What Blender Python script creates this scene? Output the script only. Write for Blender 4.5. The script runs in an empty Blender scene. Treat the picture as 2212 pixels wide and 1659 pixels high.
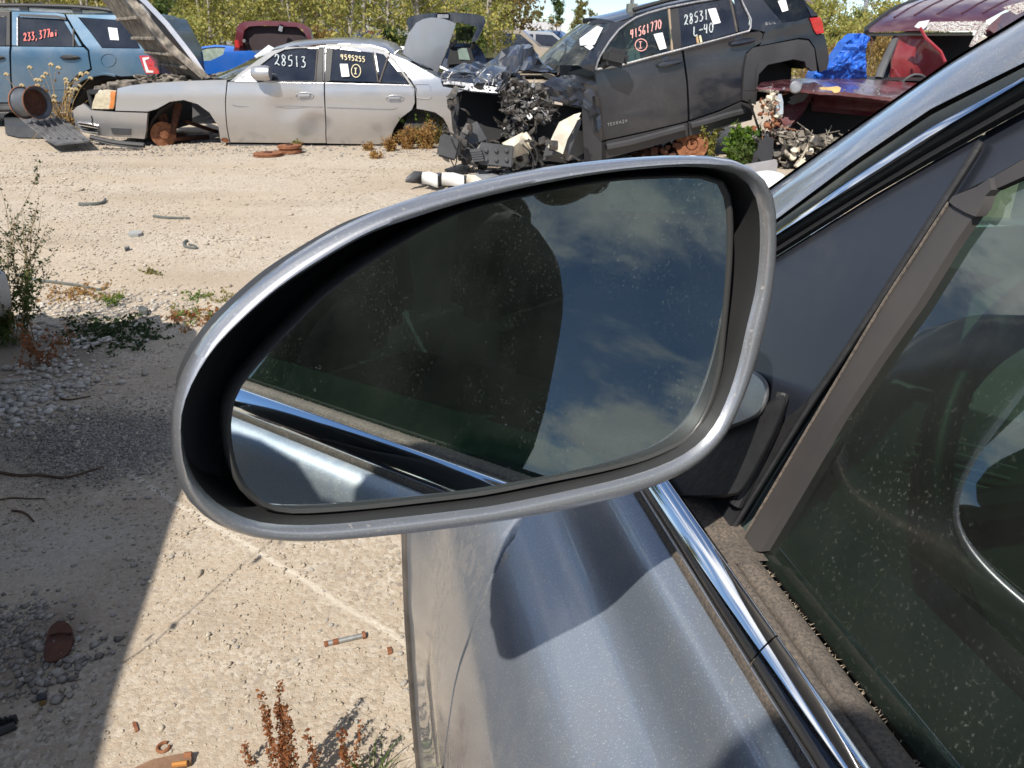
import bpy, bmesh, math, random
import numpy as np
from mathutils import Vector, Matrix, noise
from mathutils.geometry import delaunay_2d_cdt
R = math.radians
rnd = random.Random(7)
scene = bpy.context.scene
COL = scene.collection
# ------------------------------------------------------------ camera, sky, sun
CAM = Vector((0, 0, 1.25)); PITCH = R(24.3); FOC = 1671.0
cd = bpy.data.cameras.new("camera"); cam = bpy.data.objects.new("camera", cd); COL.objects.link(cam)
cam.location = CAM; cam.rotation_euler = (R(90) - PITCH, 0, 0)
cd.sensor_width = 36; cd.lens = 36 * FOC / 2212; cd.clip_start = 0.01; cd.clip_end = 1500
cd.dof.use_dof = True; cd.dof.focus_distance = 0.55; cd.dof.aperture_fstop = 55
scene.camera = cam
SUN_AZ = R(24.7); SUN_EL = R(48.7)
TO_SUN = Vector((-math.sin(SUN_AZ) * math.cos(SUN_EL), -math.cos(SUN_AZ) * math.cos(SUN_EL), math.sin(SUN_EL)))
world = bpy.data.worlds.new("World"); scene.world = world; world.use_nodes = True
nt = world.node_tree; nt.nodes.clear()
out = nt.nodes.new("ShaderNodeOutputWorld"); bg = nt.nodes.new("ShaderNodeBackground")
sky = nt.nodes.new("ShaderNodeTexSky"); sky.sky_type = 'NISHITA'; sky.sun_disc = False
sky.sun_elevation = SUN_EL; sky.sun_rotation = math.atan2(TO_SUN.x, TO_SUN.y)
sky.altitude = 2500; sky.air_density = 1.0; sky.dust_density = 0.0; sky.ozone_density = 4.0
tc = nt.nodes.new("ShaderNodeTexCoord"); sp = nt.nodes.new("ShaderNodeSeparateXYZ")
nt.links.new(tc.outputs['Generated'], sp.inputs[0])
def wm(op, a, b=None, clamp=False):
    n = nt.nodes.new("ShaderNodeMath"); n.operation = op; n.use_clamp = clamp
    for i, v in enumerate((a, b)):
        if v is None: continue
        if isinstance(v, (int, float)): n.inputs[i].default_value = v
        else: nt.links.new(v, n.inputs[i])
    return n.outputs[0]
zz = wm('ADD', wm('MAXIMUM', sp.outputs[2], 0.0), 0.22)
cb = nt.nodes.new("ShaderNodeCombineXYZ")
nt.links.new(wm('DIVIDE', sp.outputs[0], zz), cb.inputs[0]); nt.links.new(wm('DIVIDE', sp.outputs[1], zz), cb.inputs[1])
cn = nt.nodes.new("ShaderNodeTexNoise"); cn.inputs['Scale'].default_value = 1.7; cn.inputs['Detail'].default_value = 9
cn.inputs['Roughness'].default_value = 0.6; cn.inputs['Distortion'].default_value = 0.25
nt.links.new(cb.outputs[0], cn.inputs['Vector'])
cr = nt.nodes.new("ShaderNodeMapRange"); cr.interpolation_type = 'SMOOTHSTEP'
cr.inputs['From Min'].default_value = 0.47; cr.inputs['From Max'].default_value = 0.62
nt.links.new(cn.outputs[0], cr.inputs[0])
fade = nt.nodes.new("ShaderNodeMapRange"); fade.interpolation_type = 'SMOOTHSTEP'
fade.inputs['From Min'].default_value = 0.04; fade.inputs['From Max'].default_value = 0.17
nt.links.new(sp.outputs[2], fade.inputs[0])
mx = nt.nodes.new("ShaderNodeMix"); mx.data_type = 'RGBA'
nt.links.new(wm('MULTIPLY', cr.outputs[0], fade.outputs[0]), mx.inputs[0])
cn2 = nt.nodes.new("ShaderNodeTexNoise"); cn2.inputs['Scale'].default_value = 5; cn2.inputs['Detail'].default_value = 5
nt.links.new(cb.outputs[0], cn2.inputs['Vector'])
ccol = nt.nodes.new("ShaderNodeMix"); ccol.data_type = 'RGBA'
nt.links.new(cn2.outputs[0], ccol.inputs[0])
ccol.inputs[6].default_value = (12.5, 12.5, 12.2, 1); ccol.inputs[7].default_value = (5.6, 5.9, 6.4, 1)
nt.links.new(sky.outputs[0], mx.inputs[6]); nt.links.new(ccol.outputs[2], mx.inputs[7])
nt.links.new(mx.outputs[2], bg.inputs[0]); bg.inputs[1].default_value = 0.105
nt.links.new(bg.outputs[0], out.inputs[0])
sd = bpy.data.lights.new("sun", 'SUN'); sd.energy = 4.6; sd.angle = R(0.55); sd.color = (1.0, 0.94, 0.85)
sun = bpy.data.objects.new("sun", sd); COL.objects.link(sun); sun.location = TO_SUN * 30
sun.rotation_euler = TO_SUN.to_track_quat('Z', 'Y').to_euler()
scene.view_settings.view_transform = 'Standard'; scene.view_settings.look = 'None'
scene.view_settings.gamma = 1; scene.view_settings.use_curve_mapping = False
scene.view_settings.exposure = 0.38
scene.cycles.max_bounces = 10; scene.cycles.glossy_bounces = 6; scene.cycles.transparent_max_bounces = 16
scene.cycles.use_denoising = True; scene.cycles.caustics_reflective = False; scene.cycles.caustics_refractive = False

# ------------------------------------------------------------ rays
FW = Vector((0, math.cos(PITCH), -math.sin(PITCH))); UPV = Vector((0, math.sin(PITCH), math.cos(PITCH)))
def ray(px, py):
    return Vector(((px - 1106), 0, 0)) + UPV * (829.5 - py) + FW * FOC
def gnd(px, py, z=0.0):
    d = ray(px, py); t = (z - CAM.z) / d.z
    return CAM + d * t
def atY(px, py, Y):
    d = ray(px, py); return CAM + d * (Y / d.y)
def on_plane(px, py, p, n):
    d = ray(px, py); return CAM + d * ((p - CAM).dot(n) / d.dot(n))

class Side:
    """one flank of a vehicle: x runs along it, z is height, f(x,z) its outward bulge"""
    def __init__(s, O, a, f):
        s.O = Vector(O); s.a = Vector(a).normalized(); s.b = Vector((s.a.y, -s.a.x, 0)); s.f = f
    def pt(s, x, z, off=0.0):
        return s.O + s.a * x + s.b * (s.f(x, z) + off) + Vector((0, 0, z))
    def hit(s, px, py, off=0.0):
        d = ray(px, py); o = CAM - s.O
        def g(t):
            p = o + d * t; x = p.dot(s.a); z = p.z
            return p.dot(s.b) - s.f(x, z) - off, x, z
        L = d.length; t0 = 0.05 / L; v0 = g(t0)[0]; t1 = t0
        while t1 < 80 / L:
            t1 *= 1.06; v1 = g(t1)[0]
            if v1 <= 0: break
            t0, v0 = t1, v1
        for _ in range(28):
            tm = (t0 + t1) / 2
            if g(tm)[0] > 0: t0 = tm
            else: t1 = tm
        v, x, z = g(t1)
        if abs(x) > 60 or z < -.5: print('MISS', px, py, x, z); x = max(-3, min(3, x)); z = max(-.2, min(3, z))
        return (x, z)
    def P(s, pts, off=0.0): return [s.hit(px, py, off) for px, py in pts]

# ------------------------------------------------------------ objects
def tag(o, label=None, cat=None, group=None, kind=None):
    if label: o['label'] = label
    if cat: o['category'] = cat
    if group: o['group'] = group
    if kind: o['kind'] = kind
    return o
def thing(name, label, cat, loc, group=None):
    o = bpy.data.objects.new(name, None); COL.objects.link(o); o.location = loc; o.empty_display_size = .1
    return tag(o, label, cat, group)
WL = {}
def wloc(o):
    v = Vector((0, 0, 0))
    while o is not None: v += o.location; o = o.parent
    return v
def obj(name, V, F, mat, parent=None, smooth=True, sharp=35, label=None, cat=None, group=None, kind=None, origin=None):
    me = bpy.data.meshes.new(name)
    V = [Vector(v) for v in V]
    if parent is not None: base = wloc(parent)
    elif origin is not None: base = Vector(origin)
    elif kind == 'structure': base = Vector((0, 0, 0))
    else:
        base = Vector((sum(v.x for v in V) / len(V), sum(v.y for v in V) / len(V), min(v.z for v in V)))
    me.from_pydata([v - base for v in V], [], F)
    mats = mat if isinstance(mat, (list, tuple)) else [mat]
    for m in mats: me.materials.append(m)
    me.validate(); me.update()
    if smooth:
        me.shade_smooth()
        if sharp: me.set_sharp_from_angle(angle=R(sharp))
    o = bpy.data.objects.new(name, me); COL.objects.link(o)
    if parent is not None: o.parent = parent
    else: o.location = base
    if label or cat or group or kind: tag(o, label, cat, group, kind)
    return o
def npobj(name, V, F, mat, parent=None, mi=None, **kw):
    """V (n,3) array, F (m,k) array: fast path"""
    me = bpy.data.meshes.new(name); V = np.asarray(V, dtype=np.float32); F = np.asarray(F, dtype=np.int32)
    base = np.array(wloc(parent)) if parent is not None else np.array(kw.pop('origin', (0, 0, 0)))
    V = V - base.astype(np.float32)
    k = F.shape[1]; me.vertices.add(len(V)); me.vertices.foreach_set('co', V.ravel())
    me.loops.add(F.size); me.loops.foreach_set('vertex_index', F.ravel())
    me.polygons.add(len(F)); me.polygons.foreach_set('loop_start', np.arange(0, F.size, k, dtype=np.int32))
    mats = mat if isinstance(mat, (list, tuple)) else [mat]
    for m in mats: me.materials.append(m)
    if mi is not None: me.polygons.foreach_set('material_index', np.asarray(mi, dtype=np.int32))
    me.update(calc_edges=True); me.validate()
    if kw.pop('smooth', False): me.shade_smooth()
    o = bpy.data.objects.new(name, me); COL.objects.link(o)
    if parent is not None: o.parent = parent
    else: o.location = Vector([float(c) for c in base])
    tag(o, **{k_: v for k_, v in kw.items() if k_ in ('label', 'cat', 'group', 'kind')})
    return o
class MB:
    """collects shapes into one mesh"""
    def __init__(s): s.V = []; s.F = []
    def add(s, V, F):
        n = len(s.V); s.V += [Vector(v) for v in V]; s.F += [tuple(i + n for i in f) for f in F]; return s
    def box(s, c, d, rot=None, bev=0.0):
        c = Vector(c); h = Vector(d) / 2; bm = bmesh.new(); bmesh.ops.create_cube(bm, size=1)
        for v in bm.verts: v.co = Vector((v.co.x * d[0], v.co.y * d[1], v.co.z * d[2]))
        if bev: bmesh.ops.bevel(bm, geom=bm.edges[:], offset=bev, segments=2, affect='EDGES')
        M = rot.to_matrix() if hasattr(rot, 'to_matrix') else (rot or Matrix.Identity(3))
        bm.verts.index_update()
        s.add([M @ v.co + c for v in bm.verts], [[v.index for v in f.verts] for f in bm.faces]); bm.free(); return s
    def tube(s, pts, r, n=8, cap=True, flat=1.0, up=None):
        pts = [Vector(p) for p in pts]; rr = r if isinstance(r, (list, tuple)) else [r] * len(pts)
        V = []; F = []; prev = None
        for i, p in enumerate(pts):
            t = (pts[min(i + 1, len(pts) - 1)] - pts[max(i - 1, 0)])
            if t.length < 1e-9: t = Vector((0, 0, 1))
            t.normalize()
            if prev is None:
                a = up or (Vector((0, 0, 1)) if abs(t.z) < .9 else Vector((1, 0, 0)))
            else: a = prev
            a = (a - t * a.dot(t))
            if a.length < 1e-6: a = t.orthogonal()
            a.normalize(); prev = a; b = t.cross(a)
            for k in range(n):
                th = 2 * math.pi * k / n
                V.append(p + (a * math.cos(th) * flat + b * math.sin(th)) * rr[i])
        for i in range(len(pts) - 1):
            for k in range(n):
                F.append((i * n + k, i * n + (k + 1) % n, (i + 1) * n + (k + 1) % n, (i + 1) * n + k))
        if cap: F.append(tuple(range(n - 1, -1, -1))); F.append(tuple((len(pts) - 1) * n + k for k in range(n)))
        return s.add(V, F)
    def lathe(s, c, ax, prof, n=24, up=None):
        c = Vector(c); ax = Vector(ax).normalized(); a = ax.orthogonal().normalized(); b = ax.cross(a)
        V = []; F = []
        for (r, h) in prof:
            for k in range(n):
                th = 2 * math.pi * k / n; V.append(c + ax * h + (a * math.cos(th) + b * math.sin(th)) * max(r, 1e-4))
        for i in range(len(prof) - 1):
            for k in range(n): F.append((i * n + k, i * n + (k + 1) % n, (i + 1) * n + (k + 1) % n, (i + 1) * n + k))
        return s.add(V, F)
    def grid(s, rows, closed=False):
        m = len(rows[0]); V = [Vector(p) for r in rows for p in r]; F = []
        for i in range(len(rows) - 1):
            for k in range(m if closed else m - 1):
                F.append((i * m + k, i * m + (k + 1) % m, (i + 1) * m + (k + 1) % m, (i + 1) * m + k))
        return s.add(V, F)
    def build(s, name, mat, parent=None, **kw): return obj(name, s.V, s.F, mat, parent, **kw)

def slab_pts(poly, d):
    """polygon (world points) given thickness by vector d"""
    n = len(poly); V = [Vector(p) for p in poly] + [Vector(p) + d for p in poly]
    F = [tuple(range(n)), tuple(range(2 * n - 1, n - 1, -1))] + [(i, i + n, (i + 1) % n + n, (i + 1) % n) for i in range(n)]
    return V, F
def slab(name, poly, d, mat, parent=None, **kw):
    V, F = slab_pts(poly, Vector(d)); return obj(name, V, F, mat, parent, **kw)
def inside(p, poly):
    x, y = p; c = False; j = len(poly) - 1
    for i in range(len(poly)):
        xi, yi = poly[i]; xj, yj = poly[j]
        if (yi > y) != (yj > y) and x < (xj - xi) * (y - yi) / (yj - yi) + xi: c = not c
        j = i
    return c
def chaikin(P, n=2, closed=True):
    P = [Vector(p) for p in P]
    for _ in range(n):
        Q = []
        m = len(P)
        for i in range(m if closed else m - 1):
            a = P[i]; b = P[(i + 1) % m]
            Q += [a * .75 + b * .25, a * .25 + b * .75]
        if not closed: Q = [P[0]] + Q + [P[-1]]
        P = Q
    return P
def catmull(P, n=4, closed=False):
    P = [Vector(p) for p in P]; m = len(P); Q = []
    for i in range(m if closed else m - 1):
        p0 = P[(i - 1) % m] if (closed or i > 0) else P[i]; p1 = P[i]; p2 = P[(i + 1) % m]
        p3 = P[(i + 2) % m] if (closed or i + 2 < m) else P[i + 1]
        for k in range(n):
            t = k / n
            Q.append(.5 * ((2 * p1) + (p2 - p0) * t + (2 * p0 - 5 * p1 + 4 * p2 - p3) * t * t + (3 * p1 - p0 - 3 * p2 + p3) * t ** 3))
    if not closed: Q.append(P[-1])
    return Q
def resample(poly, step):
    Q = []; m = len(poly)
    for i in range(m):
        a = Vector(poly[i]); b = Vector(poly[(i + 1) % m]); k = max(1, int((b - a).length / step + .5))
        Q += [a.lerp(b, j / k) for j in range(k)]
    return Q
def area2(P): return sum(P[i][0] * P[(i + 1) % len(P)][1] - P[(i + 1) % len(P)][0] * P[i][1] for i in range(len(P))) / 2
def shrink(P, g):
    m = len(P); s = 1 if area2(P) > 0 else -1; Q = []
    for i in range(m):
        a = Vector(P[i - 1][:2]); b = Vector(P[i][:2]); c = Vector(P[(i + 1) % m][:2])
        n1 = Vector((-(b - a).y, (b - a).x)); n2 = Vector((-(c - b).y, (c - b).x))
        if n1.length < 1e-9 or n2.length < 1e-9: Q.append(b); continue
        n1.normalize(); n2.normalize(); n = n1 + n2
        if n.length < .3: Q.append(b + n1 * g * s); continue
        n.normalize(); Q.append(b + n * (g * s / max(.4, n.dot(n1))))
    return Q
def panel(name, poly, pt, mat, parent=None, step=.05, gap=.004, flange=.03, holes=(), inward=None, out=0.0, round_=0.0, **kw):
    """curved sheet over the 2-D outline poly; pt(x,z,off)->world; returned edge turned inwards"""
    base = [Vector(p[:2]) for p in poly]
    if gap: base = shrink(base, gap)
    O = resample(base, step)
    Hs = [resample(shrink([Vector(q[:2]) for q in h], -gap) if gap else [Vector(q[:2]) for q in h], step) for h in holes]
    V2 = []; E = []
    for L in [O] + Hs:
        n0 = len(V2); V2 += L; E += [(n0 + i, n0 + (i + 1) % len(L)) for i in range(len(L))]
    nb = len(V2)
    bound = np.array([(v.x, v.y) for v in V2])
    x0, y0 = bound.min(0); x1, y1 = bound.max(0)
    j = 0; y = y0 + step * .5
    while y < y1:
        x = x0 + (step * .5 if j % 2 else 0)
        while x < x1:
            if inside((x, y), O) and not any(inside((x, y), h) for h in Hs):
                if np.min((bound[:, 0] - x) ** 2 + (bound[:, 1] - y) ** 2) > (step * .45) ** 2: V2.append(Vector((x, y)))
            x += step
        y += step * .87; j += 1
    r = delaunay_2d_cdt(V2, E, [], 0, 1e-6)
    vv, ff = r[0], r[2]; T = []
    for f in ff:
        c = ((vv[f[0]].x + vv[f[1]].x + vv[f[2]].x) / 3, (vv[f[0]].y + vv[f[1]].y + vv[f[2]].y) / 3)
        if inside(c, O) and not any(inside(c, h) for h in Hs): T.append(tuple(f))
    W = [pt(v.x, v.y, out) for v in vv]; F = list(T)
    if kw.pop('flip', False): F = T = [tuple(reversed(f)) for f in T]
    if flange:
        cnt = {}
        for f in T:
            for a, b in ((f[0], f[1]), (f[1], f[2]), (f[2], f[0])): cnt[(a, b)] = 1
        m = {}
        for (a, b) in list(cnt):
            if (b, a) in cnt: continue
            for q in (a, b):
                if q not in m: m[q] = len(W); W.append(pt(vv[q].x, vv[q].y, out - flange))
            F.append((b, a, m[a], m[b]))
    return obj(name, W, F, mat, parent, **kw)

# ------------------------------------------------------------ materials
def newmat(name):
    m = bpy.data.materials.new(name); m.use_nodes = True; t = m.node_tree; b = t.nodes['Principled BSDF']; return m, t, b
def nz(t, scale, detail=3, rough=.5, coord='Object', dist=0.0, vec=None):
    n = t.nodes.new('ShaderNodeTexNoise'); n.inputs['Scale'].default_value = scale; n.inputs['Detail'].default_value = detail
    n.inputs['Roughness'].default_value = rough; n.inputs['Distortion'].default_value = dist
    if vec is None:
        c = t.nodes.new('ShaderNodeTexCoord'); vec = c.outputs[coord]
    t.links.new(vec, n.inputs['Vector']); return n.outputs[0]
def mr(t, v, a, b, c=0, d=1):
    n = t.nodes.new('ShaderNodeMapRange'); n.inputs[1].default_value = a; n.inputs[2].default_value = b
    n.inputs[3].default_value = c; n.inputs[4].default_value = d; t.links.new(v, n.inputs[0]); return n.outputs[0]
def mixc(t, f, a, b):
    n = t.nodes.new('ShaderNodeMix'); n.data_type = 'RGBA'
    for i, v in ((0, f), (6, a), (7, b)):
        if isinstance(v, (int, float)): n.inputs[i].default_value = v
        elif isinstance(v, tuple): n.inputs[i].default_value = v + (1,) if len(v) == 3 else v
        else: t.links.new(v, n.inputs[i])
    return n.outputs[2]
def mth(t, op, a, b=None, clamp=False):
    n = t.nodes.new('ShaderNodeMath'); n.operation = op; n.use_clamp = clamp
    for i, v in enumerate((a, b)):
        if v is None: continue
        if isinstance(v, (int, float)): n.inputs[i].default_value = v
        else: t.links.new(v, n.inputs[i])
    return n.outputs[0]
def bump(t, b, h, strength, dist=.01):
    n = t.nodes.new('ShaderNodeBump'); n.inputs['Strength'].default_value = strength; n.inputs['Distance'].default_value = dist
    t.links.new(h, n.inputs['Height']); t.links.new(n.outputs[0], b.inputs['Normal'])
def simple(name, col, rough=.6, metal=0.0, var=.25, scale=8, bmp=0.0, spec=.5, coat=0.0, col2=None, dist=.01):
    m, t, b = newmat(name)
    f = mr(t, nz(t, scale, 4), .35, .65)
    c2 = col2 or tuple(max(0, c * (1 - var)) for c in col)
    t.links.new(mixc(t, f, col, c2), b.inputs['Base Color'])
    b.inputs['Roughness'].default_value = rough; b.inputs['Metallic'].default_value = metal
    b.inputs['Specular IOR Level'].default_value = spec; b.inputs['Coat Weight'].default_value = coat
    if bmp: bump(t, b, nz(t, scale * 3, 4), bmp, dist)
    return m
def paint(name, col, metal=.5, rough=.35, coat=1.0, dust=.25, dscale=3.0, flake=0.0, dcol=(.42, .36, .29), crough=.06):
    m, t, b = newmat(name)
    d1 = nz(t, dscale, 6, .6); d2 = nz(t, 90, 3, .6)
    d = mth(t, 'MULTIPLY', mr(t, d1, .42, .72), mr(t, d2, .35, .6, .35, 1))
    d = mth(t, 'MULTIPLY', d, dust)
    if flake: d = mth(t, 'ADD', d, mth(t, 'MULTIPLY', mr(t, nz(t, 300, 2, .6), .66, .76), .55), True)
    c = mixc(t, d, col, dcol)
    if flake:
        fl = nz(t, 900, 1, .5)
        c = mixc(t, mr(t, fl, .6, .75, 0, flake), c, (min(1, col[0] * 2.5 + .2), min(1, col[1] * 2.5 + .2), min(1, col[2] * 2.5 + .2)))
    t.links.new(c, b.inputs['Base Color']); b.inputs['Metallic'].default_value = metal
    t.links.new(mr(t, d, 0, 1, rough, .9), b.inputs['Roughness'])
    b.inputs['Coat Weight'].default_value = coat
    t.links.new(mr(t, d, 0, .8, crough, .6), b.inputs['Coat Roughness'])
    return m
def rusty(name, a=(.16, .05, .02), b2=(.30, .13, .06), scale=25):
    m, t, b = newmat(name); f = nz(t, scale, 6, .65)
    t.links.new(mixc(t, mr(t, f, .35, .65), a, b2), b.inputs['Base Color']); b.inputs['Roughness'].default_value = .85
    bump(t, b, f, .6, .004); return m
def glassmat(name, tint=(.25, .32, .30), ior=1.9, dust=.12, rough=.01, dscale=60):
    m, t, b = newmat(name); t.nodes.remove(b); o = t.nodes['Material Output']
    tr = t.nodes.new('ShaderNodeBsdfTransparent'); tr.inputs[0].default_value = tint + (1,)
    gl = t.nodes.new('ShaderNodeBsdfGlossy'); gl.inputs['Roughness'].default_value = rough; gl.inputs['Color'].default_value = (.92, .97, .97, 1)
    lw = t.nodes.new('ShaderNodeLayerWeight'); lw.inputs[0].default_value = .5; f0 = ((ior - 1) / (ior + 1)) ** 2
    fr_ = mth(t, 'ADD', mth(t, 'MULTIPLY', mth(t, 'POWER', lw.outputs['Facing'], 5.0), 1 - f0), f0)
    mx_ = t.nodes.new('ShaderNodeMixShader'); t.links.new(fr_, mx_.inputs[0]); t.links.new(tr.outputs[0], mx_.inputs[1]); t.links.new(gl.outputs[0], mx_.inputs[2])
    df = t.nodes.new('ShaderNodeBsdfDiffuse'); df.inputs[0].default_value = (.44, .45, .39, 1)
    m2 = t.nodes.new('ShaderNodeMixShader')
    s1 = mr(t, nz(t, dscale, 3, .7), .58, .72); s2 = mr(t, nz(t, 9, 5, .6), .45, .68, .05, 1.4)
    s3 = mr(t, nz(t, 7, 4, .6), .3, .8, .03, .34)
    dd = mth(t, 'MULTIPLY', mth(t, 'ADD', mth(t, 'MULTIPLY', s1, s2), s3), dust)
    t.links.new(dd, m2.inputs[0]); t.links.new(mx_.outputs[0], m2.inputs[1]); t.links.new(df.outputs[0], m2.inputs[2])
    t.links.new(m2.outputs[0], o.inputs['Surface']); return m
def leafmat(name, a, b2, trans=.35):
    m, t, b = newmat(name); o = t.nodes['Material Output']
    g = t.nodes.new('ShaderNodeNewGeometry'); rp = g.outputs['Random Per Island']
    c = mixc(t, rp, a, b2); t.links.new(c, b.inputs['Base Color']); b.inputs['Roughness'].default_value = .6
    b.inputs['Specular IOR Level'].default_value = .25
    tl = t.nodes.new('ShaderNodeBsdfTranslucent'); t.links.new(c, tl.inputs[0]); ms = t.nodes.new('ShaderNodeMixShader'); ms.inputs[0].default_value = trans
    t.links.new(b.outputs[0], ms.inputs[1]); t.links.new(tl.outputs[0], ms.inputs[2]); t.links.new(ms.outputs[0], o.inputs['Surface']); return m

M = {}
M['black'] = simple('black_plastic', (.025, .025, .027), .55, bmp=.1, scale=40)
M['dark'] = simple('dark_inner', (.012, .012, .013), .8)
M['rubber'] = simple('rubber_dusty', (.10, .088, .078), .75, var=.35, scale=30, bmp=.15, dist=.002)
M['grey_plastic'] = simple('grey_plastic', (.09, .092, .098), .6, var=.35, scale=5, bmp=.1)
M['rust'] = rusty('rust'); M['rust_dark'] = rusty('rust_dark', (.055, .022, .014), (.12, .045, .025))
M['cream'] = simple('cream_plastic', (.70, .64, .52), .6, col2=(.52, .46, .36), scale=9, bmp=.2)
M['white'] = simple('white_paint', (.78, .78, .76), .45, var=.15, scale=9)
M['alu'] = simple('raw_aluminium', (.45, .45, .46), .45, metal=.8, scale=15, bmp=.3)
M['chrome'] = simple('chrome', (.85, .86, .88), .05, metal=1.0, var=.04, scale=30)
M['paper'] = simple('paper_label', (.82, .83, .84), .7, var=.04)
M['chalk_white'] = simple('window_marker_white', (.62, .68, .70), .8, var=.5, scale=120)
M['chalk_red'] = simple('window_marker_red', (.85, .22, .19), .8, var=.2, scale=120)
M['chalk_pink'] = simple('window_marker_pink', (.85, .42, .38), .8, var=.2, scale=120)
M['chalk_yellow'] = simple('window_marker_yellow', (.80, .70, .45), .8, var=.2, scale=120)
M['darkglass'] = simple('tinted_glass', (.030, .034, .044), .04, col2=(.012, .013, .018), spec=.8, scale=3, bmp=.06, dist=.05)
M['dustglass'] = simple('dusty_tinted_glass', (.03, .033, .04), .06, col2=(.012, .014, .018), scale=3, spec=.9)
M['bark'] = simple('bark', (.32, .29, .25), .9, scale=14, col2=(.16, .13, .10), bmp=.6, dist=.02)
M['twig'] = simple('twig', (.12, .075, .045), .85, var=.4, scale=30)
M['stone'] = None
# ============================================================ the near car
AZ = R(10.5)
def curve1(tab):
    xs = [t[0] for t in tab]; ys = [t[1] for t in tab]
    def f(z):
        if z <= xs[0]: return ys[0]
        for i in range(len(xs) - 1):
            if z <= xs[i + 1]:
                t = (z - xs[i]) / (xs[i + 1] - xs[i]); t2 = t
                m0 = (ys[min(i + 1, len(xs) - 1)] - ys[max(i - 1, 0)]) / (xs[min(i + 1, len(xs) - 1)] - xs[max(i - 1, 0)])
                j = i + 1
                m1 = (ys[min(j + 1, len(xs) - 1)] - ys[max(j - 1, 0)]) / (xs[min(j + 1, len(xs) - 1)] - xs[max(j - 1, 0)])
                h = xs[i + 1] - xs[i]
                return (2 * t**3 - 3 * t**2 + 1) * ys[i] + (t**3 - 2 * t**2 + t) * h * m0 + (-2 * t**3 + 3 * t**2) * ys[i + 1] + (t**3 - t**2) * h * m1
        return ys[-1]
    return f
LOW = curve1([(-1.25, -.044), (-1.1, -.042), (-.9, -.037), (-.8, -.033), (-.7, -.031), (-.6, -.040), (-.5, -.0594), (-.46, -.074), (-.425, -.092), (-.405, -.113), (-.385, -.138), (-.372, -.149), (-.35, -.157), (-.325, -.167), (-.315, -.179), (-.30, -.196)])
class Near(Side):
    def __init__(s, f):
        s.O = Vector((0, 0, 0)); s.a = Vector((-math.sin(AZ), math.cos(AZ), 0)); s.b = Vector((-math.cos(AZ), -math.sin(AZ), 0)); s.f = f
def f_low(u, z):
    w = z - 1.25
    k = min(1, max(0, (u - .72) / .26)); return LOW(w) + .032 * k * k * (3 - 2 * k) * min(1, max(0, (-.28 - w) / .3)) - .10 * max(0, u - 1.15) ** 2
def f_glass(u, z): return -.224 - .404 * (z - 1.25 + .295)
NL = Near(f_low); NG = Near(f_glass)
def uvw(u, v, w): return CAM + NL.a * u + NL.b * v + Vector((0, 0, w))

M['silver'] = paint('silver_blue_paint', (.265, .305, .365), metal=.55, rough=.38, dust=.5, dscale=4, flake=.35, crough=.03)
M['silver2'] = paint('silver_mirror_paint', (.40, .41, .43), metal=.75, rough=.34, dust=.06, dscale=8, flake=.25)
M['sail'] = paint('dark_satin_panel', (.017, .020, .028), metal=.0, rough=.35, coat=.6, dust=.06, dscale=5, crough=.22)
M['nearglass'] = glassmat('tinted_side_glass', (.17, .28, .22), ior=2.05, dust=.15, dscale=380)
M['windshield'] = glassmat('windshield_glass', (.7, .78, .75), ior=1.5, dust=.2)
m, t, b = newmat('mirror_glass'); M['mirrorglass'] = m
sp_ = mr(t, nz(t, 420, 2, .6), .66, .74); sp2 = mr(t, nz(t, 9, 4, .6), .5, .75)
b.inputs['Metallic'].default_value = 1; b.inputs['Roughness'].default_value = .012
dd_ = mth(t, 'MULTIPLY', sp_, mth(t, 'ADD', sp2, .06), True)
t.links.new(mixc(t, dd_, (.80, .88, .87), (.5, .5, .45)), b.inputs['Base Color'])
t.links.new(mr(t, dd_, 0, 1, .012, .7), b.inputs['Roughness'])
M['interior'] = simple('interior_grey_green', (.058, .080, .070), .7, scale=6, bmp=.1)
M['wheelm'] = simple('wheel_leather', (.022, .024, .024), .45, scale=30); M['interior_l'] = simple('interior_light', (.22, .24, .22), .6, scale=6)
m, t, b = newmat('beltline_rubber'); M['seal'] = m
q1 = mr(t, nz(t, 500, 4, .75), .35, .62); q2 = mr(t, nz(t, 25, 4, .6), .25, .65, .25, 1)
t.links.new(mixc(t, mth(t, 'MULTIPLY', q1, q2), (.060, .054, .050), (.21, .168, .13)), b.inputs['Base Color']); b.inputs['Roughness'].default_value = .8
bump(t, b, nz(t, 260, 3, .7), .4, .002)
m, t, b = newmat('grey_run_channel'); M['channel'] = m
t.links.new(mixc(t, mr(t, nz(t, 14, 5, .6), .3, .7), (.048, .045, .047), (.072, .065, .060)), b.inputs['Base Color']); b.inputs['Roughness'].default_value = .6

car = thing('silver_car', 'silver-blue car seen close up from its driver door with its mirror filling the view', 'car', uvw(.4, -.9, -1.25))
def npan(name, S, px, mat, **kw):
    parent = kw.pop('parent', car); off = kw.pop('out', 0.0)
    return panel(name, S.P(px, off), S.pt, mat, parent, out=off, **kw)
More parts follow.
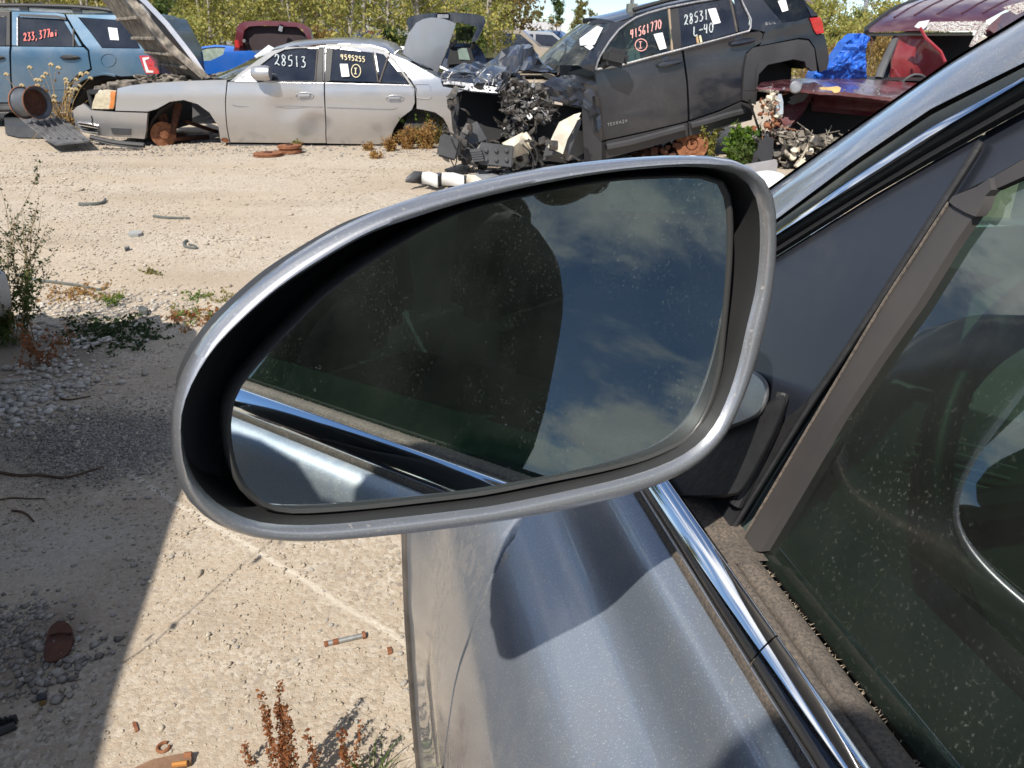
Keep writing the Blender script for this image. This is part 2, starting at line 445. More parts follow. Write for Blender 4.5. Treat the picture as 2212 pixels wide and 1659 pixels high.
# door skin and fender, parted by the gap line
GAP = [(1104, 1165), (1086, 1189), (1072, 1225), (1045, 1293), (1012, 1382), (994, 1433), (982, 1481), (973, 1537), (966, 1588), (958, 1659), (953, 1720)]
gapu = NL.P(GAP)
gp = [gapu[0]] + gapu[1:]
toprow = [(gp[0][0] + .16, .905), (gp[0][0] + .10, .872)]
zt = .936
doorpoly = [(-.95, zt), (.75, zt), (.78, .915), (.70, .885), (.62, .868)] + gp + [(gp[-1][0] + .01, .30), (gp[-1][0] + .0, .12), (-.95, .12)]
panel('front_door', doorpoly, NL.pt, M['silver'], car, step=.011, gap=.003, flange=.02, sharp=50)
fend_edge = NL.P([(878, 1155), (880, 1250), (884, 1350), (890, 1450), (897, 1550), (907, 1659)])
fe = [(u, z) for u, z in fend_edge]
arch = [(1.02 + .0, .66), (1.10, .72), (1.22, .755), (1.34, .755), (1.46, .72), (1.56, .64), (1.62, .52), (1.64, .35), (1.66, .25), (1.98, .24), (2.02, .50), (1.96, .66)]
fend = [(.80, .925), (.72, .89), (.63, .871)] + gp + [(gp[-1][0] + .012, .30), (gp[-1][0] + .012, .16), (fe[-1][0] + .03, .16)] + fe[::-1] + arch + [(1.7, .80), (1.3, .885), (1.0, .925)]
panel('front_fender', fend, NL.pt, M['silver'], car, step=.013, gap=.003, flange=.035, sharp=50)
lip = MB(); lp = [NL.pt(u, z, .001) for u, z in [(fe[-1][0] + .03, .16)] + fe[::-1] + arch[:8]]
lip.tube(lp, .006, 8); lip.build('wheel_arch_lip', M['rubber'], car)
well = MB(); wp = [(fe[-1][0] + .05, .1)] + [(u + .04, z - .03) for u, z in fe[::-1]] + [(u, z - .04) for u, z in arch[:8]]
well.grid([[NL.pt(u, z, -.02) for u, z in wp], [NL.pt(u, z, -.40) for u, z in wp]]); well.build('wheel_liner', M['black'], car)
# hood, cowl, bumper, far side, roof
def pr(u, v, w): return uvw(u, v, w)
hood = MB()
rows = []
for u, ze, fv in [(.80, -.318, -.20), (1.0, -.325, -.20), (1.3, -.37, -.22), (1.6, -.43, -.25), (1.85, -.50, -.32), (1.97, -.58, -.40)]:
    e = fv; far = -1.56 - (fv + .2); rows.append([pr(u, e + (far - e) * k / 10, ze + .06 * math.sin(math.pi * k / 10) ** .6 * (1 if u < 1.9 else .5)) for k in range(11)])
hood.grid(rows).build('hood', M['silver'], car)
bp = MB(); rows = []
for u, v in [(1.66, -.08), (1.9, -.13), (2.05, -.35), (2.12, -.88), (2.05, -1.42), (1.9, -1.63), (1.66, -1.68)]:
    rows.append([pr(u, v, w) for w in (-.60, -.72, -.85, -.98)])
bp.grid(rows).build('front_bumper', M['silver'], car)
fs = MB(); fs.grid([[pr(u, -1.76 - .1 * max(0, u - 1.2), w) for w in (-1.1, -.8, -.55, -.31)] for u in (-2.6, -1.5, 0, 1, 1.6, 1.95)]).build('far_side_panel', M['silver'], car)
rf = MB(); rf.grid([[pr(u, -.43 - (1.1) * k / 8, w + .04 * math.sin(math.pi * k / 8)) for k in range(9)] for u, w in ((-2.2, .20), (-1.2, .27), (-.4, .26), (.02, .21))]).build('roof', M['silver'], car)
fl = MB(); fl.box(pr(-.3, -.96, -1.02), (1.5, 4.2, .06), Matrix.Rotation(AZ, 3, 'Z')); fl.build('floor_pan', M['dark'], car)
rd = MB(); rd.grid([[NL.pt(u, z, 0) for z in (.16, .35, .55, .7, .8, .88, .93)] for u in (-2.4, -2, -1.6, -1.2, -.97)]).build('rear_door', M['silver'], car)
rw = MB(); rw.grid([[pr(-2.5, v, w) for w in (-1.0, -.3, .18)] for v in (-.4, -.96, -1.5)]).build('tailgate', M['silver'], car)
# windshield between the pillars
A = [(1540, 506), (1657, 410), (1785, 318), (1922, 222), (2051, 132), (2212, 34), (2420, -90)]
B = [(1540, 566), (1663, 484), (1760, 411), (1844, 348), (2012, 234), (2212, 135), (2420, 33)]
C = [(1540, 600), (1665, 521), (1773, 453), (1872, 391), (2012, 302), (2212, 180), (2420, 75)]
D = [(1540, 634), (1665, 560), (1773, 492), (1892, 418), (2047, 329), (2212, 238), (2420, 128)]
def at_x(L, x):
    for i in range(len(L) - 1):
        if L[i][0] <= x <= L[i + 1][0]:
            k = (x - L[i][0]) / (L[i + 1][0] - L[i][0]); return L[i][1] + (L[i + 1][1] - L[i][1]) * k
    return L[-1][1] if x > L[-1][0] else L[0][1]
XS = [1540 + (2420 - 1540) * k / 30 for k in range(31)]
def strip(L1, L2, offs, name, mat, parent=car, a=0.0, b2=1.0, **kw):
    rows = []
    for k, off in enumerate(offs):
        tt = a + (b2 - a) * k / (len(offs) - 1); r = []
        for x in XS:
            py = at_x(L1, x) * (1 - tt) + at_x(L2, x) * tt
            r.append(NG.pt(*NG.hit(x, py, off), off))
        rows.append(r)
    return MB().grid(rows).build(name, mat, parent, **kw)
pill = strip(A, B, [-.035, -.014, -.004, .002, .006, .009, .0115, .0135, .015, .0155], 'door_pillar', M['silver'], sharp=60)
strip(A, B, [-.02, -.045], 'pillar_seal', M['rubber'], a=-.02, b2=.03)
strip(B, C, [.004, .008, .011, .0135, .0155, .0165, .012], 'chrome_trim', M['chrome'], a=.10, b2=1.0, sharp=60)
strip(B, C, [.004, .006, .004], 'trim_seal', M['seal'], a=-.10, b2=.13)
strip(C, D, [.003, .009, .006, .009, .002], 'weather_strip', M['rubber'] if False else M['black'], a=-.02, b2=1.02)
rowA = [NG.pt(*NG.hit(x, at_x(A, x), -.035), -.035) for x in XS]
rowA2 = [p - NG.b * .05 + NG.a * .02 + Vector((0, 0, .012)) for p in rowA]
MB().grid([rowA, rowA2]).build('windshield_pillar', M['silver'], car)
ws = []
for k in range(9):
    t_ = k / 8; ws.append([p - NG.b * (1.38 * t_ * (1 - .0)) + NG.a * (.16 * math.sin(math.pi * t_)) + Vector((0, 0, .03 * math.sin(math.pi * t_))) for p in rowA2])
MB().grid(ws).build('windshield', M['windshield'], car)
# satin sail panel, ridge, upper frame
npan('sail_panel', NG, [(1540, 636), (1665, 562), (1773, 494), (1892, 420), (2047, 331), (2118, 292), (2098, 330), (2047, 410), (1971, 525), (1884, 659), (1800, 785), (1739, 872), (1650, 1017), (1557, 1168), (1520, 1112), (1466, 1070), (1440, 1020), (1540, 860)],
     M['sail'], step=.02, gap=0, flange=.01, out=.003)
ridge = MB()
rp_ = [NG.pt(*NG.hit(x, y, .004), .004) for x, y in [(2119, 306), (2100, 338), (2053, 412), (1977, 529), (1892, 660), (1806, 790), (1747, 877), (1662, 1012), (1567, 1166)]]
ridge.tube(catmull(rp_, 4), [.0012] + [.0022] * 8 * 4, 8).build('sail_ridge', M['black'], car)
npan('upper_frame', NG, [(2130, 285), (2212, 240), (2420, 130), (2420, 240), (2212, 342), (2136, 386), (2057, 425), (2052, 428)], M['sail'], step=.03, gap=0, flange=.008, out=.0)
ch = M['channel']
npan('run_channel', NG, [(2049, 437), (2061, 442), (2086, 455), (2104, 466), (2061, 527), (1980, 658), (1894, 780), (1810, 907), (1730, 1045), (1643, 1192), (1630, 1190), (1602, 1166), (1668, 1056), (1735, 942), (1820, 800), (1910, 650), (1975, 551)], ch, step=.015, gap=0, flange=.006, out=.004)
npan('channel_corner', NG, [(2049, 436), (2057, 424), (2110, 403), (2137, 385), (2141, 410), (2127, 424), (2121, 448), (2107, 468), (2085, 459), (2062, 446)], ch, step=.01, gap=0, flange=.006, out=.006)
npan('upper_channel', NG, [(2138, 386), (2212, 343), (2420, 238), (2420, 278), (2212, 381), (2142, 412)], ch, step=.02, gap=0, flange=.006, out=.003)
edgeV = [NG.pt(*NG.hit(x, y, .005), .005) for x, y in [(2049, 437), (1975, 551), (1910, 650), (1820, 800), (1735, 942), (1668, 1056), (1604, 1164)]]
MB().tube(catmull(edgeV, 4), .0009, 6).build('channel_edge', M['seal'], car)
# the pane
pq = NG.P([(2142, 408), (2060, 520), (1890, 780), (1730, 1040), (1640, 1184)], -.002)
tq = NG.P([(2420, 262)], -.002)[0]
panel('window_pane', [(pq[-1][0] + .004, .952)] + pq[::-1] + [tq, (tq[0] - .25, 1.42), (-.6, 1.46), (-1.0, 1.45), (-1.0, .952)], lambda x, z, o=0: NG.pt(x, z, o - .002), M['nearglass'], car, step=.08, gap=0, flange=0, flip=True)
# belt mouldings, swept along the belt
def sweep(prof, u0, u1, name, mat, n=24, cap=False, **kw):
    return MB().grid([[uvw(u0 + (u1 - u0) * k / n, v, w) for v, w in prof] for k in range(n + 1)]).build(name, mat, car, **kw)
sweep([(-.186, -.325), (-.181, -.315), (-.1835, -.3085), (-.1865, -.306), (-.1885, -.312)], -.95, .78, 'belt_seal', M['seal'], sharp=70)
def arcp(c, r, a0, a1, n): return [(c[0] + r * math.cos(R(a0 + (a1 - a0) * k / n)), c[1] + r * math.sin(R(a0 + (a1 - a0) * k / n)) * 1.0) for k in range(n + 1)]
pc = [(-.1872, -.3130), (-.1830, -.3098), (-.1822, -.3055), (-.1842, -.3005), (-.1875, -.2955), (-.1912, -.2912), (-.1952, -.2882), (-.1965, -.292)]
sweep([tuple(p)[:2] for p in catmull([Vector((a, c, 0)) for a, c in pc], 4)], -.95, .285, 'belt_chrome', M['chrome'], sharp=70)
sweep([tuple(p)[:2] for p in catmull([Vector((a, c, 0)) for a, c in pc], 4)], .2862, .78, 'belt_chrome', M['chrome'], sharp=70)
seal_prof = [(-.1955, -.302), (-.1960, -.294), (-.198, -.2915), (-.2015, -.291), (-.2035, -.2925), (-.2043, -.296), (-.2052, -.2925), (-.207, -.2905), (-.211, -.2895), (-.2165, -.2905), (-.2195, -.2935), (-.2215, -.301)]
sweep(seal_prof, -.95, .352, 'window_sill_seal', M['seal'], sharp=50)
sweep([(-.200, -.2935), (-.212, -.292), (-.225, -.2935)], .352, .45, 'window_sill_seal', M['seal'])
fz = MB(); rr = random.Random(5)
for k in range(420):
    u = rr.uniform(-.35, .35); v = -.2195 + rr.uniform(-.0008, .0008)
    p = uvw(u, v, -.2938); d = NG.a * rr.uniform(-.002, .002) - NG.b * rr.uniform(.0005, .003) + Vector((0, 0, rr.uniform(.0003, .0014)))
    s_ = NG.a * .00035
    fz.add([p - s_, p + s_, p + d], [(0, 1, 2)])
fz.build('seal_fuzz', simple('dusty_fuzz', (.42, .34, .25), .9), car, smooth=False, kind='stuff')

# ---------------------------------------------------------------- mirror
OUTL = [(368, 920), (372, 870), (393, 805), (438, 728), (500, 660), (580, 590), (680, 522), (790, 465), (900, 425), (1000, 398), (1100, 375), (1200, 358), (1300, 346), (1400, 338), (1480, 335), (1540, 337), (1590, 347), (1625, 368), (1650, 402), (1661, 448), (1663, 510), (1661, 570), (1654, 640), (1641, 705), (1620, 780), (1590, 858), (1560, 922), (1520, 975), (1470, 1015), (1400, 1049), (1300, 1079), (1180, 1105), (1000, 1132), (850, 1150), (700, 1162), (620, 1163), (540, 1154), (470, 1130), (420, 1095), (390, 1050), (372, 990)]
INL = [(393, 920), (398, 870), (422, 812), (463, 750), (520, 692), (600, 623), (700, 558), (800, 503), (900, 468), (987, 441), (1080, 417), (1200, 391), (1310, 373), (1400, 364), (1471, 360), (1552, 364), (1592, 378), (1622, 405), (1638, 446), (1642, 500), (1640, 560), (1631, 630), (1612, 710), (1594, 790), (1568, 868), (1532, 934), (1471, 985), (1374, 1024), (1245, 1056), (1084, 1089), (987, 1103), (850, 1119), (720, 1132), (620, 1134), (550, 1125), (490, 1100), (445, 1065), (415, 1022), (399, 975)]
GLS = [(499, 906), (516, 842), (567, 776), (640, 700), (722, 622), (850, 535), (987, 464), (1149, 422), (1310, 393), (1439, 385), (1503, 385), (1549, 396), (1566, 431), (1572, 495), (1569, 592), (1556, 740), (1550, 794), (1529, 872), (1490, 937), (1407, 982), (1310, 1010), (1181, 1036), (1042, 1063), (920, 1078), (790, 1092), (647, 1101), (587, 1092), (555, 1072), (524, 1037), (504, 977)]
y_, p_ = R(19), R(3)
MN = NL.a * (-math.cos(y_) * math.cos(p_)) + NL.b * (-math.sin(y_) * math.cos(p_)) + Vector((0, 0, math.sin(p_)))
MC = CAM + ray(631, 1102) * (.278 / ray(631, 1102).dot(NL.a))
def mg(px, py, off=0): return on_plane(px, py, MC + MN * off, MN)
RN = MN.copy(); RC = MC + MN * .009
def mrp(px, py, off=0): return on_plane(px, py, RC + RN * off, RN)
def ring(L, n=120):
    """closed smooth loop resampled to n points by angle about its middle"""
    P = catmull([Vector((x, y, 0)) for x, y in L], 6, closed=True); c = Vector((1010, 760, 0)); Q = []
    ang = sorted(((math.atan2((p - c).y, (p - c).x), p) for p in P), key=lambda t: t[0])
    for k in range(n):
        a = -math.pi + 2 * math.pi * k / n
        for i in range(len(ang)):
            a0, p0 = ang[i - 1]; a1, p1 = ang[i]
            if i == 0: a0 -= 2 * math.pi
            if a0 <= a <= a1: Q.append(p0.lerp(p1, (a - a0) / (a1 - a0 + 1e-9))); break
        else:
            a0, p0 = ang[-1]; a1, p1 = ang[0]; a1 += 2 * math.pi; Q.append(p0.lerp(p1, (a - a0) / (a1 - a0)))
    return Q
NO = 128
ro = ring(OUTL, NO); ri = ring(INL, NO); rg = ring(GLS, NO)
RO = [mrp(p.x, p.y, -.004) for p in ro]; RI = [mrp(p.x, p.y, 0.0) for p in ri]; RG = [mg(p.x, p.y) for p in rg]
mid = [a.lerp(b_, .5) for a, b_ in zip(RO, RI)]
cR = sum(RO, Vector()) / NO
rows = []
# bright rolled rim then the body bulging away forwards
rows.append([a for a in RI]); rows.append([a.lerp(b_, .12) + RN * .0035 for a, b_ in zip(RI, RO)])
rows.append([a.lerp(b_, .35) + RN * .0062 for a, b_ in zip(RI, RO)]); rows.append([a.lerp(b_, .62) + RN * .0068 for a, b_ in zip(RI, RO)])
rows.append([a.lerp(b_, .86) + RN * .004 for a, b_ in zip(RI, RO)]); rows.append([a for a in RO])
AX = (RO[0] - CAM).normalized()
BD = (NL.a * .25 + (cR - CAM).normalized() * .75).normalized()
for t_, sc in ((.015, 1.0), (.04, .99), (.07, .96), (.10, .88), (.125, .72), (.14, .45), (.145, .0)):
    ctr = cR + BD * t_
    rows.append([ctr + (a - cR) * sc + (-RN) * 0 for a in RO])
hous = MB().grid([r + [r[0]] for r in rows]).build('mirror_housing', M['silver2'], car, sharp=70, label='rounded silver driver mirror housing')
# inner wall down to the glass bezel
cg = sum(RG, Vector()) / NO
w2 = [RI, [a - RN * .006 for a in RI], [a.lerp(g, .06) - RN * .022 for a, g in zip(RI, RG)], [a.lerp(g, .12) - RN * .034 for a, g in zip(RI, RG)], [cg + (g - cg) * 1.0 - MN * .036 for g in RG], [cg + (g - cg) * .8 - MN * .037 for g in RG]]
MB().grid([r + [r[0]] for r in w2]).build('housing_throat', simple('throat_plastic', (.035, .035, .036), .5, scale=20), hous, sharp=50)
bz = [[cg + (g - cg) * .97 - MN * .012 for g in RG], [cg + (g - cg) * 1.022 - MN * .009 for g in RG], [cg + (g - cg) * 1.024 + MN * .0006 for g in RG], [cg + (g - cg) * 1.012 + MN * .0016 for g in RG], [cg + (g - cg) * 1.0 + MN * .0008 for g in RG], [cg + (g - cg) * .998 - MN * .0006 for g in RG]]
MB().grid([r + [r[0]] for r in bz]).build('mirror_bezel', simple('bezel_plastic', (.06, .06, .058), .4, scale=20), hous, sharp=60)
obj('mirror_glass', RG, [tuple(range(NO))], M['mirrorglass'], hous, smooth=False)
# arm cover, foot
npan('mirror_arm_cover', NG, [(1470, 800), (1560, 770), (1600, 778), (1630, 795), (1652, 815), (1663, 836), (1657, 868), (1640, 902), (1600, 920), (1530, 944), (1470, 960)], M['silver2'], step=.012, gap=0, flange=.03, out=.045) if False else None
def blob(name, px, o0, o1, mat, parent=car, bev=3.0, base=1.0):
    c_ = [(Vector((x, y))) for x, y in px]
    def at(k, off, grow=0):
        Q = shrink(c_, k) if k else c_
        return [NG.pt(*NG.hit(q.x, q.y, off), off) for q in Q]
    rows = [at(-grow_, o) for grow_, o in ((base, o0), (base * .5, o0 + (o1 - o0) * .3))] + [at(0, o1 - (o1 - o0) * .25), at(bev * .35, o1 - (o1 - o0) * .07), at(bev, o1)]
    mb = MB().grid([r + [r[0]] for r in rows]); mb.add(rows[-1], [tuple(range(len(c_)))]); return mb.build(name, mat, parent, sharp=65)
sm = lambda L, k=2: [(p.x, p.y) for p in chaikin([Vector((x, y, 0)) for x, y in L], k)]
blob('arm_cover', sm([(1440, 808), (1560, 790), (1615, 794), (1645, 808), (1663, 834), (1659, 872), (1641, 902), (1590, 924), (1500, 952), (1440, 960)]), .004, .032, M['silver2'], bev=9)
blob('mirror_foot', sm([(1285, 1076), (1360, 1040), (1440, 1000), (1500, 930), (1560, 900), (1640, 880), (1672, 862), (1690, 850), (1700, 865), (1690, 900), (1650, 985), (1612, 1052), (1590, 1074), (1500, 1076)], 1), .0, .026, M['black'], bev=6)
npan('foot_flange', NG, [(1557, 1168), (1520, 1112), (1480, 1072), (1590, 1074), (1640, 1010), (1700, 900), (1740, 872), (1650, 1018)], M['black'], step=.012, gap=0, flange=.004, out=.008)
MB().tube([NG.pt(*NG.hit(x, y, .012), .012) for x, y in [(1690, 850), (1672, 920), (1630, 1010), (1590, 1090)]], .0045, 10).build('foot_rib', M['black'], car)

# ---------------------------------------------------------------- cabin
MB().grid([[uvw(u, v, w) for u, w in ((.40, -.50), (.44, -.30), (.52, -.215), (.62, -.20), (.9, -.235), (1.0, -.30))] for v in (-.30, -.40, -.55, -.8, -1.1, -1.6)]).build('dashboard', M['interior'], car, sharp=60)
vh = MB(); vp = on_plane(2085, 1000, uvw(.50, 0, 0), NL.a)
for k, (a_, b_) in enumerate([((2006, 942), (2140, 972)), ((1975, 958), (2195, 1012)), ((1965, 980), (2180, 1034)), ((2006, 1020), (2150, 1060)), ((2050, 1062), (2110, 1082))]):
    vh.tube([on_plane(*a_, uvw(.424, 0, 0), NL.a), on_plane(*b_, uvw(.424, 0, 0), NL.a)], .0012, 6)
vh.build('vent_slats', M['interior_l'], car)
# steering wheel: rim fitted through the visible arc
swc = uvw(.40, -.562, -.31); swn = (NL.a * -.9 + Vector((0, 0, .43))).normalized()
sx = NL.b.copy(); sy = swn.cross(sx).normalized()
rim = [swc + sx * .182 * math.cos(R(a)) + sy * .175 * math.sin(R(a)) for a in range(0, 361, 6)]
sw = MB().tube(rim, .0115, 12, cap=False)
sw.build('steering_wheel', M['wheelm'], car)
MB().tube([swc + sx * .17, swc, swc - sx * .17], .014, 8).tube([swc, swc - sy * .17], .013, 8).box(swc, (.13, .05, .11), Matrix.Rotation(AZ, 3, 'Z'), .01).build('wheel_hub', M['wheelm'], car)
MB().box(uvw(-.45, -.60, -.55), (.50, .50, .16), Matrix.Rotation(AZ, 3, 'Z'), .05).build('driver_seat', M['interior'], car)
MB().box(uvw(-.72, -.60, -.18), (.48, .16, .66), Matrix.Rotation(AZ, 3, 'Z') @ Matrix.Rotation(R(-14), 3, 'X'), .05).box(uvw(-.80, -.60, .16), (.26, .10, .16), Matrix.Rotation(AZ, 3, 'Z'), .04).build('seat_back', M['interior'], car)
MB().grid([[uvw(u, v, w) for v, w in ((-.228, -.30), (-.30, -.30), (-.32, -.40), (-.34, -.9))] for u in (-.95, -.4, 0, .36, .45)]).build('door_trim', M['interior'], car)
MB().grid([[uvw(u, -.46, w) for w in (.20, .16)] for u in (-2.2, 0.02)]).build('roof_rail', M['interior'], car)
for uu in (-.98,):
    MB().grid([[NG.pt(u, z, .01) for z in (.95, 1.1, 1.3, 1.45)] for u in (uu - .12, uu + .04)]).build('centre_pillar', M['sail'], car)
MB().grid([[NG.pt(u, z, 0) for z in (.95, 1.1, 1.3, 1.44)] for u in (-2.3, -1.7, uu - .12)]).build('rear_window_pane', M['nearglass'], car)

MB().grid([[uvw(u, -1.56 - .404 * (w + .3) * -1, w) for w in (-.30, -.1, .15)] for u in (-2.3, -1.2, -.2, .25)]).build('far_window_pane', glassmat('dark_privacy_glass', (.06, .09, .08), ior=1.6), car)
MB().box(uvw(-1.75, -.95, -.45), (1.25, .55, .5), Matrix.Rotation(AZ, 3, 'Z'), .06).box(uvw(-2.05, -.95, -.05), (1.25, .18, .6), Matrix.Rotation(AZ, 3, 'Z'), .06).build('rear_seat', M['interior'], car)
MB().box(uvw(-.45, -1.32, -.55), (.50, .50, .16), Matrix.Rotation(AZ, 3, 'Z'), .05).box(uvw(-.72, -1.32, -.18), (.48, .16, .66), Matrix.Rotation(AZ, 3, 'Z') @ Matrix.Rotation(R(-14), 3, 'X'), .05).build('passenger_seat', M['interior'], car)
# ============================================================ wrecks behind
def car_frame(Y, yaw=0.0, x0=0.0, f=None):
    a = Vector((math.cos(R(yaw)), math.sin(R(yaw)), 0)); return Side((x0, Y, 0), a, f)
STROKES = {'0': [[(.5, 1), (.15, .8), (.1, .3), (.4, 0), (.75, .15), (.85, .65), (.5, 1)]], '1': [[(.4, 1), (.45, .5), (.5, 0)]],
 '2': [[(.05, .75), (.35, 1), (.7, .85), (.6, .5), (.1, .05), (.3, .2), (.9, .0)]], '3': [[(.1, .95), (.7, .95), (.4, .6), (.8, .4), (.6, .02), (.1, .05)]],
 '4': [[(.2, 1), (.1, .5), (.8, .55)], [(.65, 1), (.6, 0)]], '5': [[(.8, 1), (.3, .98), (.2, .6), (.7, .55), (.7, .1), (.15, .02)]],
 '6': [[(.7, 1), (.25, .6), (.15, .15), (.6, .0), (.75, .35), (.2, .4)]], '7': [[(.1, .95), (.8, .98), (.45, .0)]],
 '8': [[(.7, .85), (.35, 1), (.2, .75), (.75, .3), (.5, 0), (.15, .2), (.7, .7), (.7, .85)]], '9': [[(.75, .6), (.3, .55), (.3, .95), (.75, .95), (.6, 0)]],
 'L': [[(.15, 1), (.15, .05), (.85, .05)]], '-': [[(.1, .5), (.9, .52)]], ',': [[(.4, .1), (.3, -.2)]], 'm': [[(.05, 0), (.1, .5), (.3, .45), (.35, 0)], [(.35, .4), (.6, .5), (.65, 0)]],
 'i': [[(.4, .45), (.45, 0)], [(.45, .65), (.47, .7)]], 'I': [[(.5, 1), (.5, 0)], [(.2, 1), (.8, 1)], [(.2, 0), (.8, 0)]],
 'S': [[(.8, .95), (.3, 1), (.2, .6), (.75, .4), (.6, 0), (.1, .05)]], 'E': [[(.8, 1), (.2, 1), (.2, 0), (.8, 0)], [(.2, .5), (.7, .5)]],
 'T': [[(.5, 0), (.5, 1)], [(.1, 1), (.9, 1)]], 'R': [[(.2, 0), (.2, 1), (.7, .9), (.7, .6), (.2, .5), (.8, 0)]], 'A': [[(.1, 0), (.5, 1), (.9, 0)], [(.3, .4), (.7, .4)]],
 'N': [[(.15, 0), (.15, 1), (.8, 0), (.8, 1)]], 'O': [[(.5, 1), (.15, .8), (.1, .3), (.4, 0), (.75, .15), (.85, .65), (.5, 1)]]}
def write(S, text, p0, p1, h, mat, parent, w=1.6, name='marker_writing', off=.006, slant=0):
    """marker writing on a pane, from pixel p0 to p1 (baseline), height h px"""
    mb = MB(); n = len(text)
    for i, chh in enumerate(text):
        if chh not in STROKES: continue
        for st in STROKES[chh]:
            P = []
            for (a, c) in st:
                t = (i + a * .85) / n
                x = p0[0] + (p1[0] - p0[0]) * t + c * slant; y = p0[1] + (p1[1] - p0[1]) * t - c * h
                xx, z = S.hit(x, y, off); P.append(S.pt(xx, z, off))
            if len(P) > 2: P = catmull(P, 3)
            mb.tube(P, [w / 1671 * (P[0] - CAM).length * .46 * (.75 + .55 * abs(math.sin(i * 2.3 + len(P) + q_ * .7))) for q_ in range(len(P))], 5, flat=.25, up=S.b)
    return mb.build(name, mat, parent, smooth=False)
def circ(S, c, rx, ry, mat, parent, w=1.6, off=.006):
    P = [S.pt(*S.hit(c[0] + rx * math.cos(R(a)), c[1] + ry * math.sin(R(a)), off), off) for a in range(0, 361, 24)]
    return MB().tube(P, w / 1671 * (P[0] - CAM).length * .46, 5, flat=.25, up=S.b, cap=False).build('marker_ring', mat, parent, smooth=False)
def label_on(S, px, parent, off=.008):
    P = [S.pt(*S.hit(x, y, off), off) for x, y in px]
    return slab('paper_label', P, -S.b * .002, M['paper'], parent, smooth=False)
def pp(S, name, px, mat, parent, out=0.0, **kw):
    kw.setdefault('step', .07); kw.setdefault('gap', .006); kw.setdefault('flange', .05)
    return panel(name, S.P(px, out), S.pt, mat, parent, out=out, **kw)
def seam(S, px, r, parent, name='panel_seam', mat=None, off=.001, sm_=True):
    P = [S.pt(*S.hit(x, y, off), off) for x, y in px]
    if sm_ and len(P) > 2: P = catmull(P, 4)
    return MB().tube(P, r, 6).build(name, mat or M['black'], parent)
def mirror_side(S, px, width, name, mat, parent, extra=0.0):
    """far flank: same outline on the other side of the vehicle"""
    T = [S.pt(x, z, -width) for x, z in S.P(px)]
    return slab(name, T, S.b * .02, mat, parent, smooth=False)
def core(S, px, w0, w1, mat, parent, name='inner_body'):
    T = [S.pt(x, z, -w0) for x, z in S.P(px)]
    return slab(name, T, -S.b * (w1 - w0), mat, parent, smooth=False)

# ------------------------------------------------ silver sedan
def f_sedan(x, z):
    v = 0.0
    if z > .765: v -= .42 * (z - .765)
    else: v -= .10 * max(0, z - .66) ** 2 * 10 * .12
    v -= .55 * max(0, .50 - z) ** 2 + (.010 if z < .475 else 0) * 0
    v += .012 * math.exp(-((z - .60) / .05) ** 2)
    if x < -4.95: v -= .55 * (-4.95 - x) ** 2
    # dents
    for (dx, dz, r, a) in ((-2.72, .43, .16, -.035), (-2.55, .50, .10, -.02), (-2.28, .26, .07, -.03), (-2.45, .27, .12, -.02), (-2.9, .55, .07, .012)):
        v += a * math.exp(-((x - dx) ** 2 + (z - dz) ** 2) / (r * r))
    return v
SD = car_frame(9.77, 0, 0, f_sedan)
M['sedan'] = paint('silver_paint', (.52, .525, .545), metal=.75, rough=.33, dust=.3, dscale=2.5, crough=.05)
M['headlamp'] = simple('yellowed_headlamp', (.62, .55, .40), .12, var=.3, scale=25, coat=1)
M['amber'] = simple('amber_lens', (.65, .22, .05), .2, coat=1)
sedan = thing('silver_sedan', 'silver sedan with raised hood, dented doors and no wheels, sitting on the gravel', 'car', (-3, 10.4, 0))
fd = pp(SD, 'front_door', [(491, 176), (556, 176.5), (700, 178), (703, 250), (705, 310), (600, 309.5), (497, 308.5), (490, 273), (487, 223)], M['sedan'], sedan)
rdr = pp(SD, 'rear_door', [(701, 178), (890, 183), (896, 192), (897, 222), (890, 238), (866, 256), (851, 280), (843, 305), (840, 313), (705, 311), (703, 250)], M['sedan'], sedan)
AR = [(477, 310), (471, 273), (452, 244), (427, 226), (397, 217), (367, 221), (340, 236), (322, 260), (315, 290), (314, 300)]
pp(SD, 'front_fender', [(253, 190), (285, 183), (322, 178.5), (370, 175.5), (422, 173), (491, 171), (487, 223), (490, 273), (497, 309)] + AR[:7] + [(320, 242), (248, 240), (250, 215)], M['sedan'], sedan)
bum = pp(SD, 'front_bumper', [(157, 238), (166, 229), (180, 223), (197, 237), (248, 240.5), (320, 243), (317, 282), (313, 301), (224, 295), (176, 285), (162, 272)], M['sedan'], sedan)
pp(SD, 'rear_quarter', [(830, 105), (848, 118), (880, 130), (920, 153), (950, 168), (1000, 180), (1088, 196), (1088, 290), (975, 300), (966, 272), (957, 256), (940, 244), (915, 238), (899, 236), (899, 191), (893, 183), (884, 168), (862, 140)], M['sedan'], sedan)
pp(SD, 'rocker', [(495, 311), (600, 312), (705, 313.5), (838, 315), (838, 322), (700, 322), (495, 320)], simple('rocker_paint', (.22, .22, .24), .6, scale=5), sedan)
fdf = pp(SD, 'door_frame', [(494, 177), (520, 155), (560, 126), (590, 108), (620, 101), (702, 99), (701, 177), (698, 176), (698, 104), (642, 105), (615, 108), (592, 119), (553, 149), (520, 176)], simple('frame_paint', (.33, .335, .35), .6, scale=9), sedan, step=.04, out=.006)
pp(SD, 'door_frame', [(703, 94), (760, 95), (800, 99), (828, 106), (848, 123), (870, 152), (895, 188), (889, 189), (866, 156), (844, 127), (826, 113), (800, 107), (705, 102)], simple('worn_white_trim', (.44, .44, .43), .65, scale=9), sedan, step=.04, out=.012)
gk = dict(step=.12, gap=.002, flange=.0)
